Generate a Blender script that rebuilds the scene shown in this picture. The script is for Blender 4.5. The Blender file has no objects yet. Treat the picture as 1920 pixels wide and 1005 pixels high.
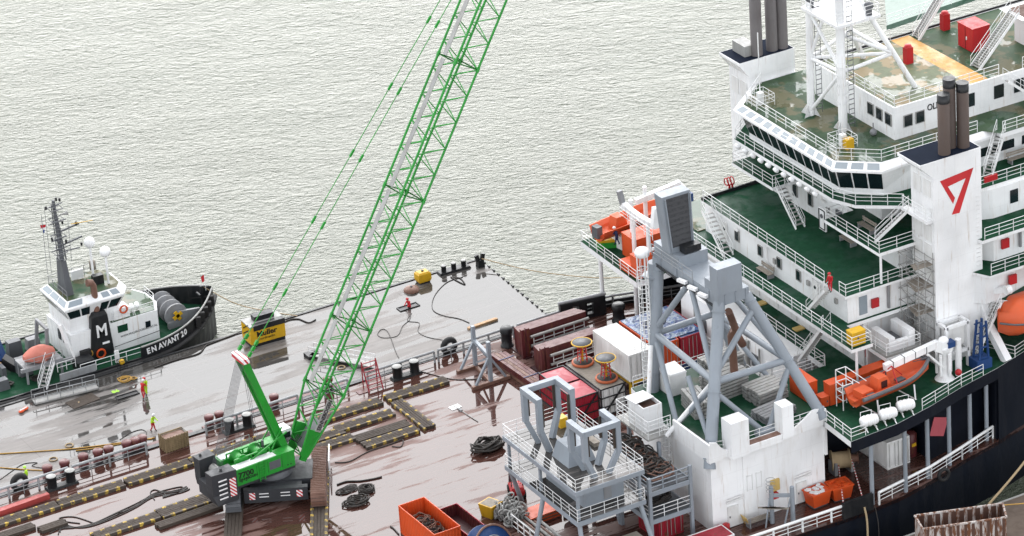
import bpy, math, random
import numpy as np
from mathutils import Vector, Matrix
random.seed(7)
sc = bpy.context.scene
COL = sc.collection
R = math.radians
# ------------------------------------------------------------------ camera
FPX = 7800.0
PITCH, ROLL, YAW = R(26.17), R(-4.06), R(28.0)
_cr = np.array([math.cos(YAW), -math.sin(YAW), 0.0])
_f0 = np.array([math.sin(YAW), math.cos(YAW), 0.0])
_z = np.array([0, 0, 1.0])
FW = _f0 * math.cos(PITCH) - _z * math.sin(PITCH)
_up = _f0 * math.sin(PITCH) + _z * math.cos(PITCH)
RT = _cr * math.cos(ROLL) + _up * math.sin(ROLL)
UP = -_cr * math.sin(ROLL) + _up * math.cos(ROLL)
CAM = np.array([-130.520, -283.013, 171.723])
cd = bpy.data.cameras.new('camera')
cam = bpy.data.objects.new('camera', cd)
COL.objects.link(cam)
cd.sensor_width = 36.0
cd.lens = FPX / 1920 * 36.0
cd.clip_start = 1.0
cd.clip_end = 6000.0
cam.matrix_world = Matrix(((RT[0], UP[0], -FW[0], CAM[0]), (RT[1], UP[1], -FW[1], CAM[1]), (RT[2], UP[2], -FW[2], CAM[2]), (0, 0, 0, 1)))
sc.camera = cam
# ------------------------------------------------------------------ sky, sun, exposure
SUN_AZ = R(24.0)      # from +Y towards +X
SUN_EL = R(46.0)
w = bpy.data.worlds.new('World'); sc.world = w; w.use_nodes = True
nt = w.node_tree
sky = nt.nodes.new('ShaderNodeTexSky'); sky.sky_type = 'NISHITA'; sky.sun_disc = False
sky.sun_elevation = SUN_EL; sky.sun_rotation = SUN_AZ
sky.air_density = 1.0; sky.dust_density = 1.0; sky.ozone_density = 3.0; sky.altitude = 0
bg = nt.nodes['Background']; bg.inputs[1].default_value = 0.13
hsv = nt.nodes.new('ShaderNodeHueSaturation'); hsv.inputs['Saturation'].default_value = 0.13    # overcast: the blue is mostly veiled
nt.links.new(sky.outputs[0], hsv.inputs['Color']); nt.links.new(hsv.outputs[0], bg.inputs[0])
sl = bpy.data.lights.new('sun', 'SUN'); sl.energy = 0.5; sl.angle = R(90); sl.color = (1.0, 0.965, 0.92)
so = bpy.data.objects.new('sun', sl); COL.objects.link(so)
sd = Vector((math.sin(SUN_AZ) * math.cos(SUN_EL), math.cos(SUN_AZ) * math.cos(SUN_EL), math.sin(SUN_EL)))
so.rotation_euler = sd.to_track_quat('Z', 'Y').to_euler(); so.location = (0, 0, 120)
sc.view_settings.view_transform = 'Standard'; sc.view_settings.look = 'None'
sc.view_settings.gamma = 1.0; sc.view_settings.use_curve_mapping = False
sc.view_settings.exposure = 1.97

# ------------------------------------------------------------------ measuring helper: where a sight line of the survey meets a level plane
def at(px, py, z=0.0):
    d = RT * (px - 960) / FPX - UP * (py - 502.5) / FPX + FW
    t = (z - CAM[2]) / d[2]
    p = CAM + d * t
    return Vector((p[0], p[1], p[2]))

# ------------------------------------------------------------------ mesh builder
class MB:
    def __init__(s): s.v = []; s.f = []; s.sm = []
    def add(s, vs, fs, smooth=False):
        o = len(s.v); s.v += [tuple(v) for v in vs]
        for f in fs: s.f.append(tuple(o + i for i in f)); s.sm.append(smooth)
        return s
    def box(s, x0, x1, y0, y1, z0, z1):
        return s.add([(x0,y0,z0),(x1,y0,z0),(x1,y1,z0),(x0,y1,z0),(x0,y0,z1),(x1,y0,z1),(x1,y1,z1),(x0,y1,z1)],
            [(3,2,1,0),(4,5,6,7),(0,1,5,4),(1,2,6,5),(2,3,7,6),(3,0,4,7)])
    def obox(s, c, sz, rz=0.0, M=None):
        m = Matrix.Translation(c) @ (M.to_4x4() if M is not None else Matrix.Rotation(rz, 4, 'Z'))
        a, b, d = sz[0]/2, sz[1]/2, sz[2]/2
        vs = [m @ Vector(q) for q in ((-a,-b,-d),(a,-b,-d),(a,b,-d),(-a,b,-d),(-a,-b,d),(a,-b,d),(a,b,d),(-a,b,d))]
        return s.add(vs, [(3,2,1,0),(4,5,6,7),(0,1,5,4),(1,2,6,5),(2,3,7,6),(3,0,4,7)])
    def frame(s, p, q, up=None):
        p = Vector(p); q = Vector(q); d = q - p; L = d.length; d = d / L if L > 1e-9 else Vector((0,0,1))
        u = Vector(up) if up is not None else Vector((0,0,1))
        if abs(d.dot(u)) > 0.98: u = Vector((1,0,0)) if abs(d.x) < 0.9 else Vector((0,1,0))
        a = d.cross(u).normalized(); b = a.cross(d).normalized()
        return p, q, a, b
    def beam(s, p, q, w, h=None, up=None):
        h = h or w; p, q, a, b = s.frame(p, q, up); a = a*w/2; b = b*h/2
        vs = [p-a-b, p+a-b, p+a+b, p-a+b, q-a-b, q+a-b, q+a+b, q-a+b]
        return s.add(vs, [(0,1,2,3),(7,6,5,4),(1,0,4,5),(2,1,5,6),(3,2,6,7),(0,3,7,4)])
    def tube(s, p, q, r, n=8, r2=None, caps=True):
        r2 = r if r2 is None else r2; p, q, a, b = s.frame(p, q)
        vs = []
        for c, rr in ((p, r), (q, r2)):
            for i in range(n):
                t = 2*math.pi*i/n; vs.append(c + a*rr*math.cos(t) + b*rr*math.sin(t))
        s.add(vs, [(i, (i+1) % n, n+(i+1) % n, n+i) for i in range(n)], n > 4)
        if caps: s.add(vs, [tuple(range(n-1, -1, -1)), tuple(range(n, 2*n))])
        return s
    def path(s, pts, r, n=6, closed=False):
        pts = [Vector(p) for p in pts]; m = len(pts); rings = []
        pa = None
        for i, p in enumerate(pts):
            a = pts[(i-1) % m] if (i > 0 or closed) else p
            b = pts[(i+1) % m] if (i < m-1 or closed) else p
            d = (b - a).normalized()
            if pa is None:
                u = Vector((0,0,1)) if abs(d.z) < 0.9 else Vector((1,0,0)); pa = d.cross(u).normalized()
            else:
                pa = (pa - d*pa.dot(d)).normalized()
            pb = d.cross(pa)
            rr = r[i] if isinstance(r, (list, tuple)) else r
            rings.append([p + pa*rr*math.cos(2*math.pi*k/n) + pb*rr*math.sin(2*math.pi*k/n) for k in range(n)])
        vs = [v for g in rings for v in g]; fs = []
        for i in range(m if closed else m-1):
            j = (i+1) % m
            for k in range(n): fs.append((i*n+k, i*n+(k+1) % n, j*n+(k+1) % n, j*n+k))
        s.add(vs, fs, n > 4)
        if not closed: s.add(rings[0], [tuple(range(n-1,-1,-1))]); s.add(rings[-1], [tuple(range(n))])
        return s
    def prism(s, poly, z0, z1):
        n = len(poly)
        ar = sum(poly[i][0]*poly[(i+1)%n][1]-poly[(i+1)%n][0]*poly[i][1] for i in range(n))
        if ar < 0: poly = poly[::-1]
        vs = [(x,y,z0) for x,y in poly] + [(x,y,z1) for x,y in poly]
        return s.add(vs, [tuple(range(n-1,-1,-1)), tuple(range(n,2*n))] + [(i,(i+1)%n,n+(i+1)%n,n+i) for i in range(n)])
    def loft(s, rings, smooth=False, caps=True, closed=True):
        n = len(rings[0]); vs = [v for r in rings for v in r]; fs = []
        for i in range(len(rings)-1):
            for k in range(n if closed else n-1): fs.append((i*n+k, i*n+(k+1)%n, (i+1)*n+(k+1)%n, (i+1)*n+k))
        s.add(vs, fs, smooth)
        if caps: s.add(rings[0], [tuple(range(n-1,-1,-1))]); s.add(rings[-1], [tuple(range(n))])
        return s
    def lathe(s, prof, c=(0,0,0), n=16, axis=None, smooth=True):
        c = Vector(c); q = Vector(axis).to_track_quat('Z','Y') if axis is not None else None
        rings = []
        for r, z in prof:
            g = []
            for k in range(n):
                t = 2*math.pi*k/n; v = Vector((r*math.cos(t), r*math.sin(t), z))
                g.append(c + (q @ v if q else v))
            rings.append(g)
        return s.loft(rings, smooth, True)
    def ball(s, c, r, sx=1, sy=1, sz=1, n=12, m=7):
        prof = [(max(1e-3, math.sin(math.pi*i/m)), -math.cos(math.pi*i/m)) for i in range(m+1)]
        rings = [[(c[0]+r*sx*q*math.cos(2*math.pi*k/n), c[1]+r*sy*q*math.sin(2*math.pi*k/n), c[2]+r*sz*zz) for k in range(n)] for q, zz in prof]
        return s.loft(rings, True, True)
    def xf(s, M):
        s.v = [tuple(M @ Vector(v)) for v in s.v]; return s
    def mesh(s, name):
        me = bpy.data.meshes.new(name); me.from_pydata(s.v, [], s.f)
        me.polygons.foreach_set('use_smooth', s.sm); me.update(); return me
    def build(s, name, mat, parent=None, **kw):
        return mk(name, s.mesh(name), mat, parent, **kw)
def mk(name, me, mat, parent=None, label=None, cat=None, group=None, kind=None):
    if mat is not None and not me.materials: me.materials.append(M[mat] if isinstance(mat, str) else mat)
    o = bpy.data.objects.new(name, me); COL.objects.link(o)
    if parent is not None: o.parent = parent
    tag(o, label, cat, group, kind); return o
def tag(o, label=None, cat=None, group=None, kind=None):
    if label: o['label'] = label
    if cat: o['category'] = cat
    if group: o['group'] = group
    if kind: o['kind'] = kind
    return o
def thing(name, label, cat, loc=(0,0,0), rz=0.0, group=None):
    o = bpy.data.objects.new(name, None); COL.objects.link(o); o.empty_display_size = 0.3
    o.location = loc; o.rotation_euler = (0, 0, rz)
    return tag(o, label, cat, group)
def copy_tree(o, parent=None):
    c = o.copy(); COL.objects.link(c)
    if parent is not None: c.parent = parent
    for ch in list(o.children): copy_tree(ch, c)
    return c
def inst(name, me, parent, loc=(0,0,0), rot=(0,0,0), mat=None, scale=None):
    if mat is not None and not me.materials: me.materials.append(M[mat])
    o = bpy.data.objects.new(name, me); COL.objects.link(o); o.parent = parent; o.location = loc; o.rotation_euler = rot
    if scale: o.scale = scale
    return o
# ------------------------------------------------------------------ materials
M = {}
def nodes(name):
    m = bpy.data.materials.new(name); m.use_nodes = True; t = m.node_tree
    return m, t, t.nodes['Principled BSDF']
def N(t, kind, **kw):
    n = t.nodes.new('ShaderNode' + kind)
    for k, v in kw.items():
        if k.startswith('i_'):
            key = k[2:]; n.inputs[int(key) if key.isdigit() else key].default_value = v
        else: setattr(n, k, v)
    return n
def ramp(t, stops, src):
    r = t.nodes.new('ShaderNodeValToRGB'); e = r.color_ramp.elements
    e[0].position, e[0].color = stops[0][0], stops[0][1]; e[1].position, e[1].color = stops[-1][0], stops[-1][1]
    for p, c in stops[1:-1]:
        x = e.new(p); x.color = c
    t.links.new(src, r.inputs[0]); return r
def g(v): return (v, v, v, 1)
def paint(name, col, rough=0.45, dirt=0.25, dcol=(0.16,0.12,0.09), scale=0.6, metal=0.0, rust=0.0, spec=0.35, streak=True, bump=0.0, dlo=0.45, plates=False):
    """painted steel: base tone, cloudy grime, runs down the sides, optional rust spots"""
    m, t, b = nodes(name); L = t.links.new
    tc = N(t, 'TexCoord'); geo = N(t, 'NewGeometry')
    mp = N(t, 'Mapping'); L(geo.outputs['Position'], mp.inputs[0]); mp.inputs['Scale'].default_value = (1, 1, 0.22 if streak else 1)
    n1 = N(t, 'TexNoise', i_Scale=scale*2.2, i_Detail=7.0, i_Roughness=0.62); L(mp.outputs[0], n1.inputs['Vector'])
    r1 = ramp(t, [(dlo, g(0)), (0.78, g(1))], n1.outputs[0])
    mul = N(t, 'Math', operation='MULTIPLY', i_1=dirt); L(r1.outputs[0], mul.inputs[0])
    mx = N(t, 'MixRGB'); mx.inputs[1].default_value = (*col, 1); mx.inputs[2].default_value = (*dcol, 1); L(mul.outputs[0], mx.inputs[0])
    n2 = N(t, 'TexNoise', i_Scale=scale*0.35, i_Detail=4.0); L(geo.outputs['Position'], n2.inputs['Vector'])
    r2 = ramp(t, [(0.3, g(0.84)), (0.7, g(1.06))], n2.outputs[0])
    m2 = N(t, 'MixRGB', blend_type='MULTIPLY'); m2.inputs[0].default_value = 1.0; L(mx.outputs[0], m2.inputs[1]); L(r2.outputs[0], m2.inputs[2])
    out = m2
    if rust > 0:
        n3 = N(t, 'TexNoise', i_Scale=scale*5.0, i_Detail=8.0, i_Roughness=0.7); L(mp.outputs[0], n3.inputs['Vector'])
        r3 = ramp(t, [(0.62 - 0.25*rust, g(0)), (0.70 - 0.2*rust, g(1))], n3.outputs[0])
        m3 = N(t, 'MixRGB'); m3.inputs[2].default_value = (0.13, 0.05, 0.022, 1); L(out.outputs[0], m3.inputs[1]); L(r3.outputs[0], m3.inputs[0]); out = m3
    if plates:      # weld seams between plates and thin rust runs
        sp = N(t, 'SeparateXYZ'); L(geo.outputs['Position'], sp.inputs[0])
        for ax, per, off in ((2, 1.93, 0.4), (0, 3.4, 0.7), (1, 3.7, 0.2)):
            d = N(t, 'Math', operation='MULTIPLY_ADD', i_1=1.0/per, i_2=off); L(sp.outputs[ax], d.inputs[0])
            f = N(t, 'Math', operation='FRACT'); L(d.outputs[0], f.inputs[0])
            c = N(t, 'Math', operation='LESS_THAN', i_1=0.05/per); L(f.outputs[0], c.inputs[0])
            c2 = N(t, 'Math', operation='MULTIPLY', i_1=0.11); L(c.outputs[0], c2.inputs[0])
            ms = N(t, 'MixRGB'); ms.inputs[2].default_value = (col[0]*.5, col[1]*.48, col[2]*.46, 1); L(out.outputs[0], ms.inputs[1]); L(c2.outputs[0], ms.inputs[0]); out = ms
        mr = N(t, 'Mapping'); L(geo.outputs['Position'], mr.inputs[0]); mr.inputs['Scale'].default_value = (2.2, 2.2, 0.16)
        n5 = N(t, 'TexNoise', i_Scale=1.6, i_Detail=5.0, i_Roughness=0.6); L(mr.outputs[0], n5.inputs['Vector'])
        r5 = ramp(t, [(0.60, g(0)), (0.74, g(0.55))], n5.outputs[0])
        m5 = N(t, 'MixRGB'); m5.inputs[2].default_value = (0.34, 0.21, 0.11, 1); L(out.outputs[0], m5.inputs[1]); L(r5.outputs[0], m5.inputs[0]); out = m5
    L(out.outputs[0], b.inputs['Base Color'])
    rr = ramp(t, [(0.3, g(max(0.05, rough-0.15))), (0.75, g(min(1, rough+0.2)))], n1.outputs[0]); L(rr.outputs[0], b.inputs['Roughness'])
    b.inputs['Metallic'].default_value = metal; b.inputs['Specular IOR Level'].default_value = spec
    if bump:
        bp = N(t, 'Bump', i_Strength=bump, i_Distance=0.03); L(n1.outputs[0], bp.inputs['Height']); L(bp.outputs[0], b.inputs['Normal'])
    M[name] = m; return m
paint('white_paint', (0.78, 0.785, 0.79), 0.38, 0.30, (0.42, 0.36, 0.28), 0.5, dlo=0.52, plates=True)
paint('white_gloss', (0.80, 0.805, 0.81), 0.25, 0.12, (0.45, 0.40, 0.33), 0.8, plates=True)
paint('rail_white', (0.76, 0.77, 0.77), 0.4, 0.25, (0.35, 0.22, 0.12), 1.4)
paint('grey_blue', (0.25, 0.28, 0.315), 0.42, 0.30, (0.20, 0.20, 0.20), 0.6)
paint('grey_dark', (0.10, 0.105, 0.115), 0.5, 0.3, (0.05, 0.045, 0.04), 0.8)
paint('grey_mid', (0.22, 0.225, 0.235), 0.5, 0.35, (0.10, 0.08, 0.06), 0.9)
paint('rail_grey', (0.30, 0.31, 0.32), 0.45, 0.35, (0.12, 0.08, 0.06), 1.2)
paint('navy_matt', (0.012, 0.017, 0.030), 0.95, 0.2, (0.03, 0.028, 0.026), 0.5, spec=0.05)
paint('navy', (0.005, 0.007, 0.013), 0.5, 0.2, (0.015, 0.014, 0.013), 0.5, spec=0.2)
paint('black_paint', (0.012, 0.013, 0.015), 0.4, 0.3, (0.06, 0.055, 0.05), 1.0)
paint('rubber', (0.014, 0.014, 0.015), 0.7, 0.4, (0.06, 0.055, 0.05), 1.6)
paint('crane_green', (0.018, 0.27, 0.030), 0.4, 0.40, (0.035, 0.10, 0.03), 1.1)
paint('orange', (0.58, 0.075, 0.015), 0.45, 0.30, (0.30, 0.10, 0.05), 0.7)
paint('orange_boat', (0.62, 0.10, 0.03), 0.5, 0.25, (0.42, 0.16, 0.09), 0.9)
paint('salmon', (0.48, 0.16, 0.12), 0.75, 0.35, (0.28, 0.10, 0.08), 1.2)
paint('red_paint', (0.42, 0.016, 0.020), 0.45, 0.3, (0.18, 0.02, 0.02), 0.9)
paint('red_container', (0.30, 0.012, 0.028), 0.45, 0.4, (0.10, 0.015, 0.015), 0.8, rust=0.3)
paint('red_tarp', (0.46, 0.10, 0.12), 0.5, 0.3, (0.34, 0.05, 0.06), 0.9)
paint('maroon', (0.10, 0.022, 0.024), 0.4, 0.45, (0.05, 0.02, 0.018), 0.8, rust=0.35)
paint('maroon_dark', (0.045, 0.012, 0.014), 0.5, 0.4, (0.02, 0.01, 0.01), 0.8)
paint('rust_pipe', (0.17, 0.09, 0.065), 0.55, 0.5, (0.07, 0.035, 0.025), 1.0)
paint('yellow', (0.62, 0.36, 0.015), 0.4, 0.3, (0.25, 0.14, 0.03), 0.9)
paint('yellow_pale', (0.60, 0.42, 0.14), 0.6, 0.4, (0.30, 0.2, 0.1), 0.9)
paint('blue_container', (0.02, 0.045, 0.13), 0.4, 0.4, (0.10, 0.12, 0.15), 0.7)
paint('blue_paint', (0.015, 0.05, 0.16), 0.45, 0.3, (0.02, 0.03, 0.05), 0.9)
paint('white_container', (0.72, 0.72, 0.71), 0.42, 0.35, (0.35, 0.31, 0.26), 0.8)
paint('glass_dark', (0.006, 0.012, 0.016), 0.06, 0.1, (0.02, 0.03, 0.03), 0.5, spec=0.8)
paint('glass_pale', (0.22, 0.26, 0.29), 0.12, 0.15, (0.12, 0.14, 0.15), 0.5, spec=0.7)
paint('exhaust', (0.085, 0.062, 0.053), 0.6, 0.5, (0.10, 0.07, 0.055), 0.6)
paint('exhaust_grey', (0.13, 0.12, 0.12), 0.6, 0.5, (0.07, 0.055, 0.05), 0.6)
paint('rim_orange', (0.42, 0.10, 0.035), 0.6, 0.5, (0.2, 0.06, 0.03), 1.5)
paint('rope_tan', (0.36, 0.27, 0.16), 0.85, 0.3, (0.2, 0.14, 0.08), 2.0)
paint('rope_dark', (0.030, 0.027, 0.025), 0.6, 0.4, (0.07, 0.045, 0.03), 2.0)
paint('hose_ochre', (0.42, 0.24, 0.045), 0.6, 0.3, (0.2, 0.11, 0.03), 2.0)
paint('galv', (0.30, 0.30, 0.29), 0.5, 0.45, (0.16, 0.13, 0.10), 1.2)
paint('plank_grey', (0.25, 0.22, 0.185), 0.75, 0.5, (0.11, 0.09, 0.07), 1.6)
paint('timber', (0.055, 0.042, 0.033), 0.85, 0.5, (0.035, 0.027, 0.021), 1.6, bump=0.3)
paint('timber_light', (0.40, 0.25, 0.13), 0.6, 0.4, (0.24, 0.14, 0.07), 1.6)
paint('wicker', (0.25, 0.18, 0.10), 0.8, 0.6, (0.10, 0.07, 0.04), 4.0)
paint('quay', (0.10, 0.075, 0.058), 0.75, 0.5, (0.05, 0.036, 0.028), 0.5, streak=False)
paint('rusty_skip', (0.50, 0.47, 0.45), 0.6, 0.6, (0.24, 0.11, 0.06), 0.7, rust=0.72)
paint('rust_inside', (0.10, 0.05, 0.035), 0.7, 0.6, (0.05, 0.025, 0.018), 0.8)
paint('hivis', (0.45, 0.75, 0.03), 0.6, 0.1, (0.3, 0.5, 0.03), 1.0)
paint('coverall_red', (0.50, 0.014, 0.022), 0.7, 0.2, (0.3, 0.01, 0.015), 1.5)
paint('coverall_navy', (0.02, 0.03, 0.09), 0.7, 0.2, (0.01, 0.015, 0.04), 1.5)
paint('skin', (0.45, 0.27, 0.2), 0.6, 0.05, (0.4, 0.22, 0.16), 1.0)
paint('letter_black', (0.01, 0.01, 0.011), 0.5, 0.0)
paint('letter_white', (0.80, 0.80, 0.80), 0.5, 0.1, (0.5, 0.5, 0.5), 2.0)
paint('emblem_red', (0.55, 0.035, 0.04), 0.45, 0.08, (0.5, 0.1, 0.1), 1.0)
paint('red_beam', (0.33, 0.05, 0.045), 0.5, 0.3, (0.18, 0.03, 0.03), 1.0)
paint('lime', (0.35, 0.65, 0.06), 0.6, 0.1)
paint('flag_red', (0.5, 0.02, 0.03), 0.7, 0.0); paint('flag_blue', (0.02, 0.06, 0.25), 0.7, 0.0)
paint('hazard_grey', (0.032, 0.034, 0.039), 0.55, 0.3, (0.04, 0.035, 0.03), 0.8)
paint('rock_white', (0.7, 0.7, 0.7), 0.7, 0.2)

def stripes(name, ca, cb, period, duty=0.5, axis=0, rough=0.5, skew=0.0, wear=0.5):
    """two paints in bands along an object axis, chipped"""
    m, t, b = nodes(name); L = t.links.new
    tc = N(t, 'TexCoord'); sp = N(t, 'SeparateXYZ'); L(tc.outputs['Object'], sp.inputs[0])
    src = sp.outputs[axis]
    if skew:
        k = N(t, 'Math', operation='MULTIPLY_ADD', i_1=skew); L(sp.outputs[2], k.inputs[0]); L(src, k.inputs[2]); src = k.outputs[0]
    d = N(t, 'Math', operation='DIVIDE', i_1=period); L(src, d.inputs[0])
    fr = N(t, 'Math', operation='FRACT'); L(d.outputs[0], fr.inputs[0])
    lt = N(t, 'Math', operation='LESS_THAN', i_1=duty); L(fr.outputs[0], lt.inputs[0])
    n = N(t, 'TexNoise', i_Scale=3.5, i_Detail=6.0, i_Roughness=0.7); geo = N(t, 'NewGeometry'); L(geo.outputs['Position'], n.inputs['Vector'])
    rw = ramp(t, [(0.62 - wear*0.25, g(1)), (0.74 - wear*0.2, g(0))], n.outputs[0])
    mu = N(t, 'Math', operation='MULTIPLY'); L(lt.outputs[0], mu.inputs[0]); L(rw.outputs[0], mu.inputs[1])
    mx = N(t, 'MixRGB'); mx.inputs[1].default_value = (*ca, 1); mx.inputs[2].default_value = (*cb, 1); L(mu.outputs[0], mx.inputs[0])
    L(mx.outputs[0], b.inputs['Base Color']); b.inputs['Roughness'].default_value = rough
    M[name] = m; return m
stripes('mat_edge', (0.055, 0.042, 0.033), (0.50, 0.34, 0.05), 1.05, 0.36, 0, 0.75, 0, 0.85)
stripes('hazard', (0.75, 0.75, 0.75), (0.50, 0.02, 0.03), 0.34, 0.5, 0, 0.4, 1.0, 0.15)
stripes('hazard_x', (0.78, 0.78, 0.78), (0.50, 0.02, 0.03), 0.42, 0.42, 0, 0.4, 0.6, 0.1)
stripes('rope_striped', (0.75, 0.72, 0.7), (0.45, 0.04, 0.05), 0.5, 0.5, 0, 0.7, 0, 0.2)
stripes('sheet', (0.055, 0.056, 0.060), (0.035, 0.036, 0.04), 0.5, 0.5, 2, 0.85, 0, 0.8)

def wet(name, dry, damp, film_lo, film_hi, rdry, rwet, stretch=(0.10, 0.55, 1), scale=1.0, ior=1.4, seams=None, patches=None, spec=0.5):
    """steel deck under an uneven film of water; grain runs along the ship"""
    m, t, b = nodes(name); L = t.links.new
    geo = N(t, 'NewGeometry'); mp = N(t, 'Mapping'); L(geo.outputs['Position'], mp.inputs[0]); mp.inputs['Scale'].default_value = stretch
    n1 = N(t, 'TexNoise', i_Scale=1.25*scale, i_Detail=6.0, i_Roughness=0.62, i_Distortion=0.25); L(mp.outputs[0], n1.inputs['Vector'])
    n2 = N(t, 'TexNoise', i_Scale=0.06*scale, i_Detail=3.0); L(geo.outputs['Position'], n2.inputs['Vector'])
    ad = N(t, 'Math', operation='MULTIPLY_ADD', i_1=0.75, i_2=-0.375); L(n2.outputs[0], ad.inputs[0])
    sm = N(t, 'Math', operation='ADD'); L(n1.outputs[0], sm.inputs[0]); L(ad.outputs[0], sm.inputs[1])
    r = ramp(t, [(film_lo, g(0)), (film_hi, g(1))], sm.outputs[0])     # 1 = standing water
    n3 = N(t, 'TexNoise', i_Scale=5.0*scale, i_Detail=8.0, i_Roughness=0.7); L(mp.outputs[0], n3.inputs['Vector'])
    dk = ramp(t, [(0.3, g(0.72)), (0.7, g(1.12))], n3.outputs[0])
    mx = N(t, 'MixRGB'); mx.inputs[1].default_value = (*dry, 1); mx.inputs[2].default_value = (*damp, 1); L(r.outputs[0], mx.inputs[0])
    m2 = N(t, 'MixRGB', blend_type='MULTIPLY'); m2.inputs[0].default_value = 1; L(mx.outputs[0], m2.inputs[1]); L(dk.outputs[0], m2.inputs[2])
    out = m2
    for (col, sc_, lo, hi, amt) in (patches or []):
        n4 = N(t, 'TexNoise', i_Scale=sc_, i_Detail=5.0, i_Roughness=0.55); L(geo.outputs['Position'], n4.inputs['Vector'])
        r4 = ramp(t, [(lo, g(0)), (hi, g(amt))], n4.outputs[0])
        m4 = N(t, 'MixRGB'); m4.inputs[2].default_value = (*col, 1); L(out.outputs[0], m4.inputs[1]); L(r4.outputs[0], m4.inputs[0]); out = m4
    if seams:
        sp = N(t, 'SeparateXYZ'); L(geo.outputs['Position'], sp.inputs[0])
        for ax, per in seams:
            d = N(t, 'Math', operation='DIVIDE', i_1=per); L(sp.outputs[ax], d.inputs[0])
            f = N(t, 'Math', operation='FRACT'); L(d.outputs[0], f.inputs[0])
            c = N(t, 'Math', operation='LESS_THAN', i_1=0.07/per); L(f.outputs[0], c.inputs[0])
            c2 = N(t, 'Math', operation='MULTIPLY', i_1=0.45); L(c.outputs[0], c2.inputs[0])
            ms = N(t, 'MixRGB'); ms.inputs[2].default_value = (dry[0]*0.5, dry[1]*0.45, dry[2]*0.45, 1); L(out.outputs[0], ms.inputs[1]); L(c2.outputs[0], ms.inputs[0]); out = ms
    L(out.outputs[0], b.inputs['Base Color'])
    rr = N(t, 'MapRange'); L(r.outputs[0], rr.inputs[0]); rr.inputs[3].default_value = rdry; rr.inputs[4].default_value = rwet
    L(rr.outputs[0], b.inputs['Roughness'])
    b.inputs['IOR'].default_value = ior; 
    rs = N(t, 'MapRange'); L(r.outputs[0], rs.inputs[0]); rs.inputs[3].default_value = spec*0.3; rs.inputs[4].default_value = spec; L(rs.outputs[0], b.inputs['Specular IOR Level'])
    inv = N(t, 'Math', operation='SUBTRACT', i_0=1.0); L(r.outputs[0], inv.inputs[1])
    hh = N(t, 'Math', operation='MULTIPLY'); L(inv.outputs[0], hh.inputs[0]); L(n3.outputs[0], hh.inputs[1])
    bp = N(t, 'Bump', i_Strength=0.06, i_Distance=0.01); L(hh.outputs[0], bp.inputs['Height']); L(bp.outputs[0], b.inputs['Normal'])
    M[name] = m; return m
wet('deck_red', (0.16, 0.095, 0.082), (0.062, 0.028, 0.022), 0.405, 0.475, 0.5, 0.03, (0.085, 0.75, 1), 1.25, 1.5)
wet('deck_pontoon', (0.19, 0.175, 0.165), (0.048, 0.045, 0.042), 0.41, 0.50, 0.45, 0.025, (0.075, 0.6, 1), 1.0, 1.5, seams=[(0, 8.2), (1, 6.1)])
wet('deck_green', (0.014, 0.058, 0.030), (0.010, 0.050, 0.027), 0.46, 0.62, 0.75, 0.35, (0.5, 0.5, 1), 0.7, 1.35, patches=[((0.10, 0.035, 0.015), 0.35, 0.66, 0.76, 0.5)], spec=0.18)
wet('deck_green_worn', (0.045, 0.078, 0.042), (0.045, 0.08, 0.048), 0.52, 0.55, 0.55, 0.04, (0.35, 0.35, 1), 0.7, 1.4, patches=[((0.125, 0.11, 0.065), 0.30, 0.51, 0.56, 0.75), ((0.008, 0.05, 0.02), 0.5, 0.60, 0.63, 0.8)], spec=0.4)
wet('deck_roof', (0.13, 0.15, 0.09), (0.16, 0.18, 0.13), 0.44, 0.48, 0.5, 0.06, (0.35, 0.35, 1), 0.8, 1.4, patches=[((0.25, 0.19, 0.11), 0.45, 0.52, 0.54, 0.85)], spec=0.4)
wet('deck_yellow', (0.50, 0.27, 0.075), (0.52, 0.31, 0.11), 0.4, 0.6, 0.4, 0.15, (0.5, 0.5, 1), 0.8, 1.4, patches=[((0.3, 0.17, 0.06), 0.9, 0.60, 0.64, 0.8)])
wet('deck_helipad', (0.03, 0.11, 0.065), (0.10, 0.17, 0.13), 0.35, 0.55, 0.3, 0.05, (0.5, 0.5, 1), 0.6, 1.4)

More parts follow.
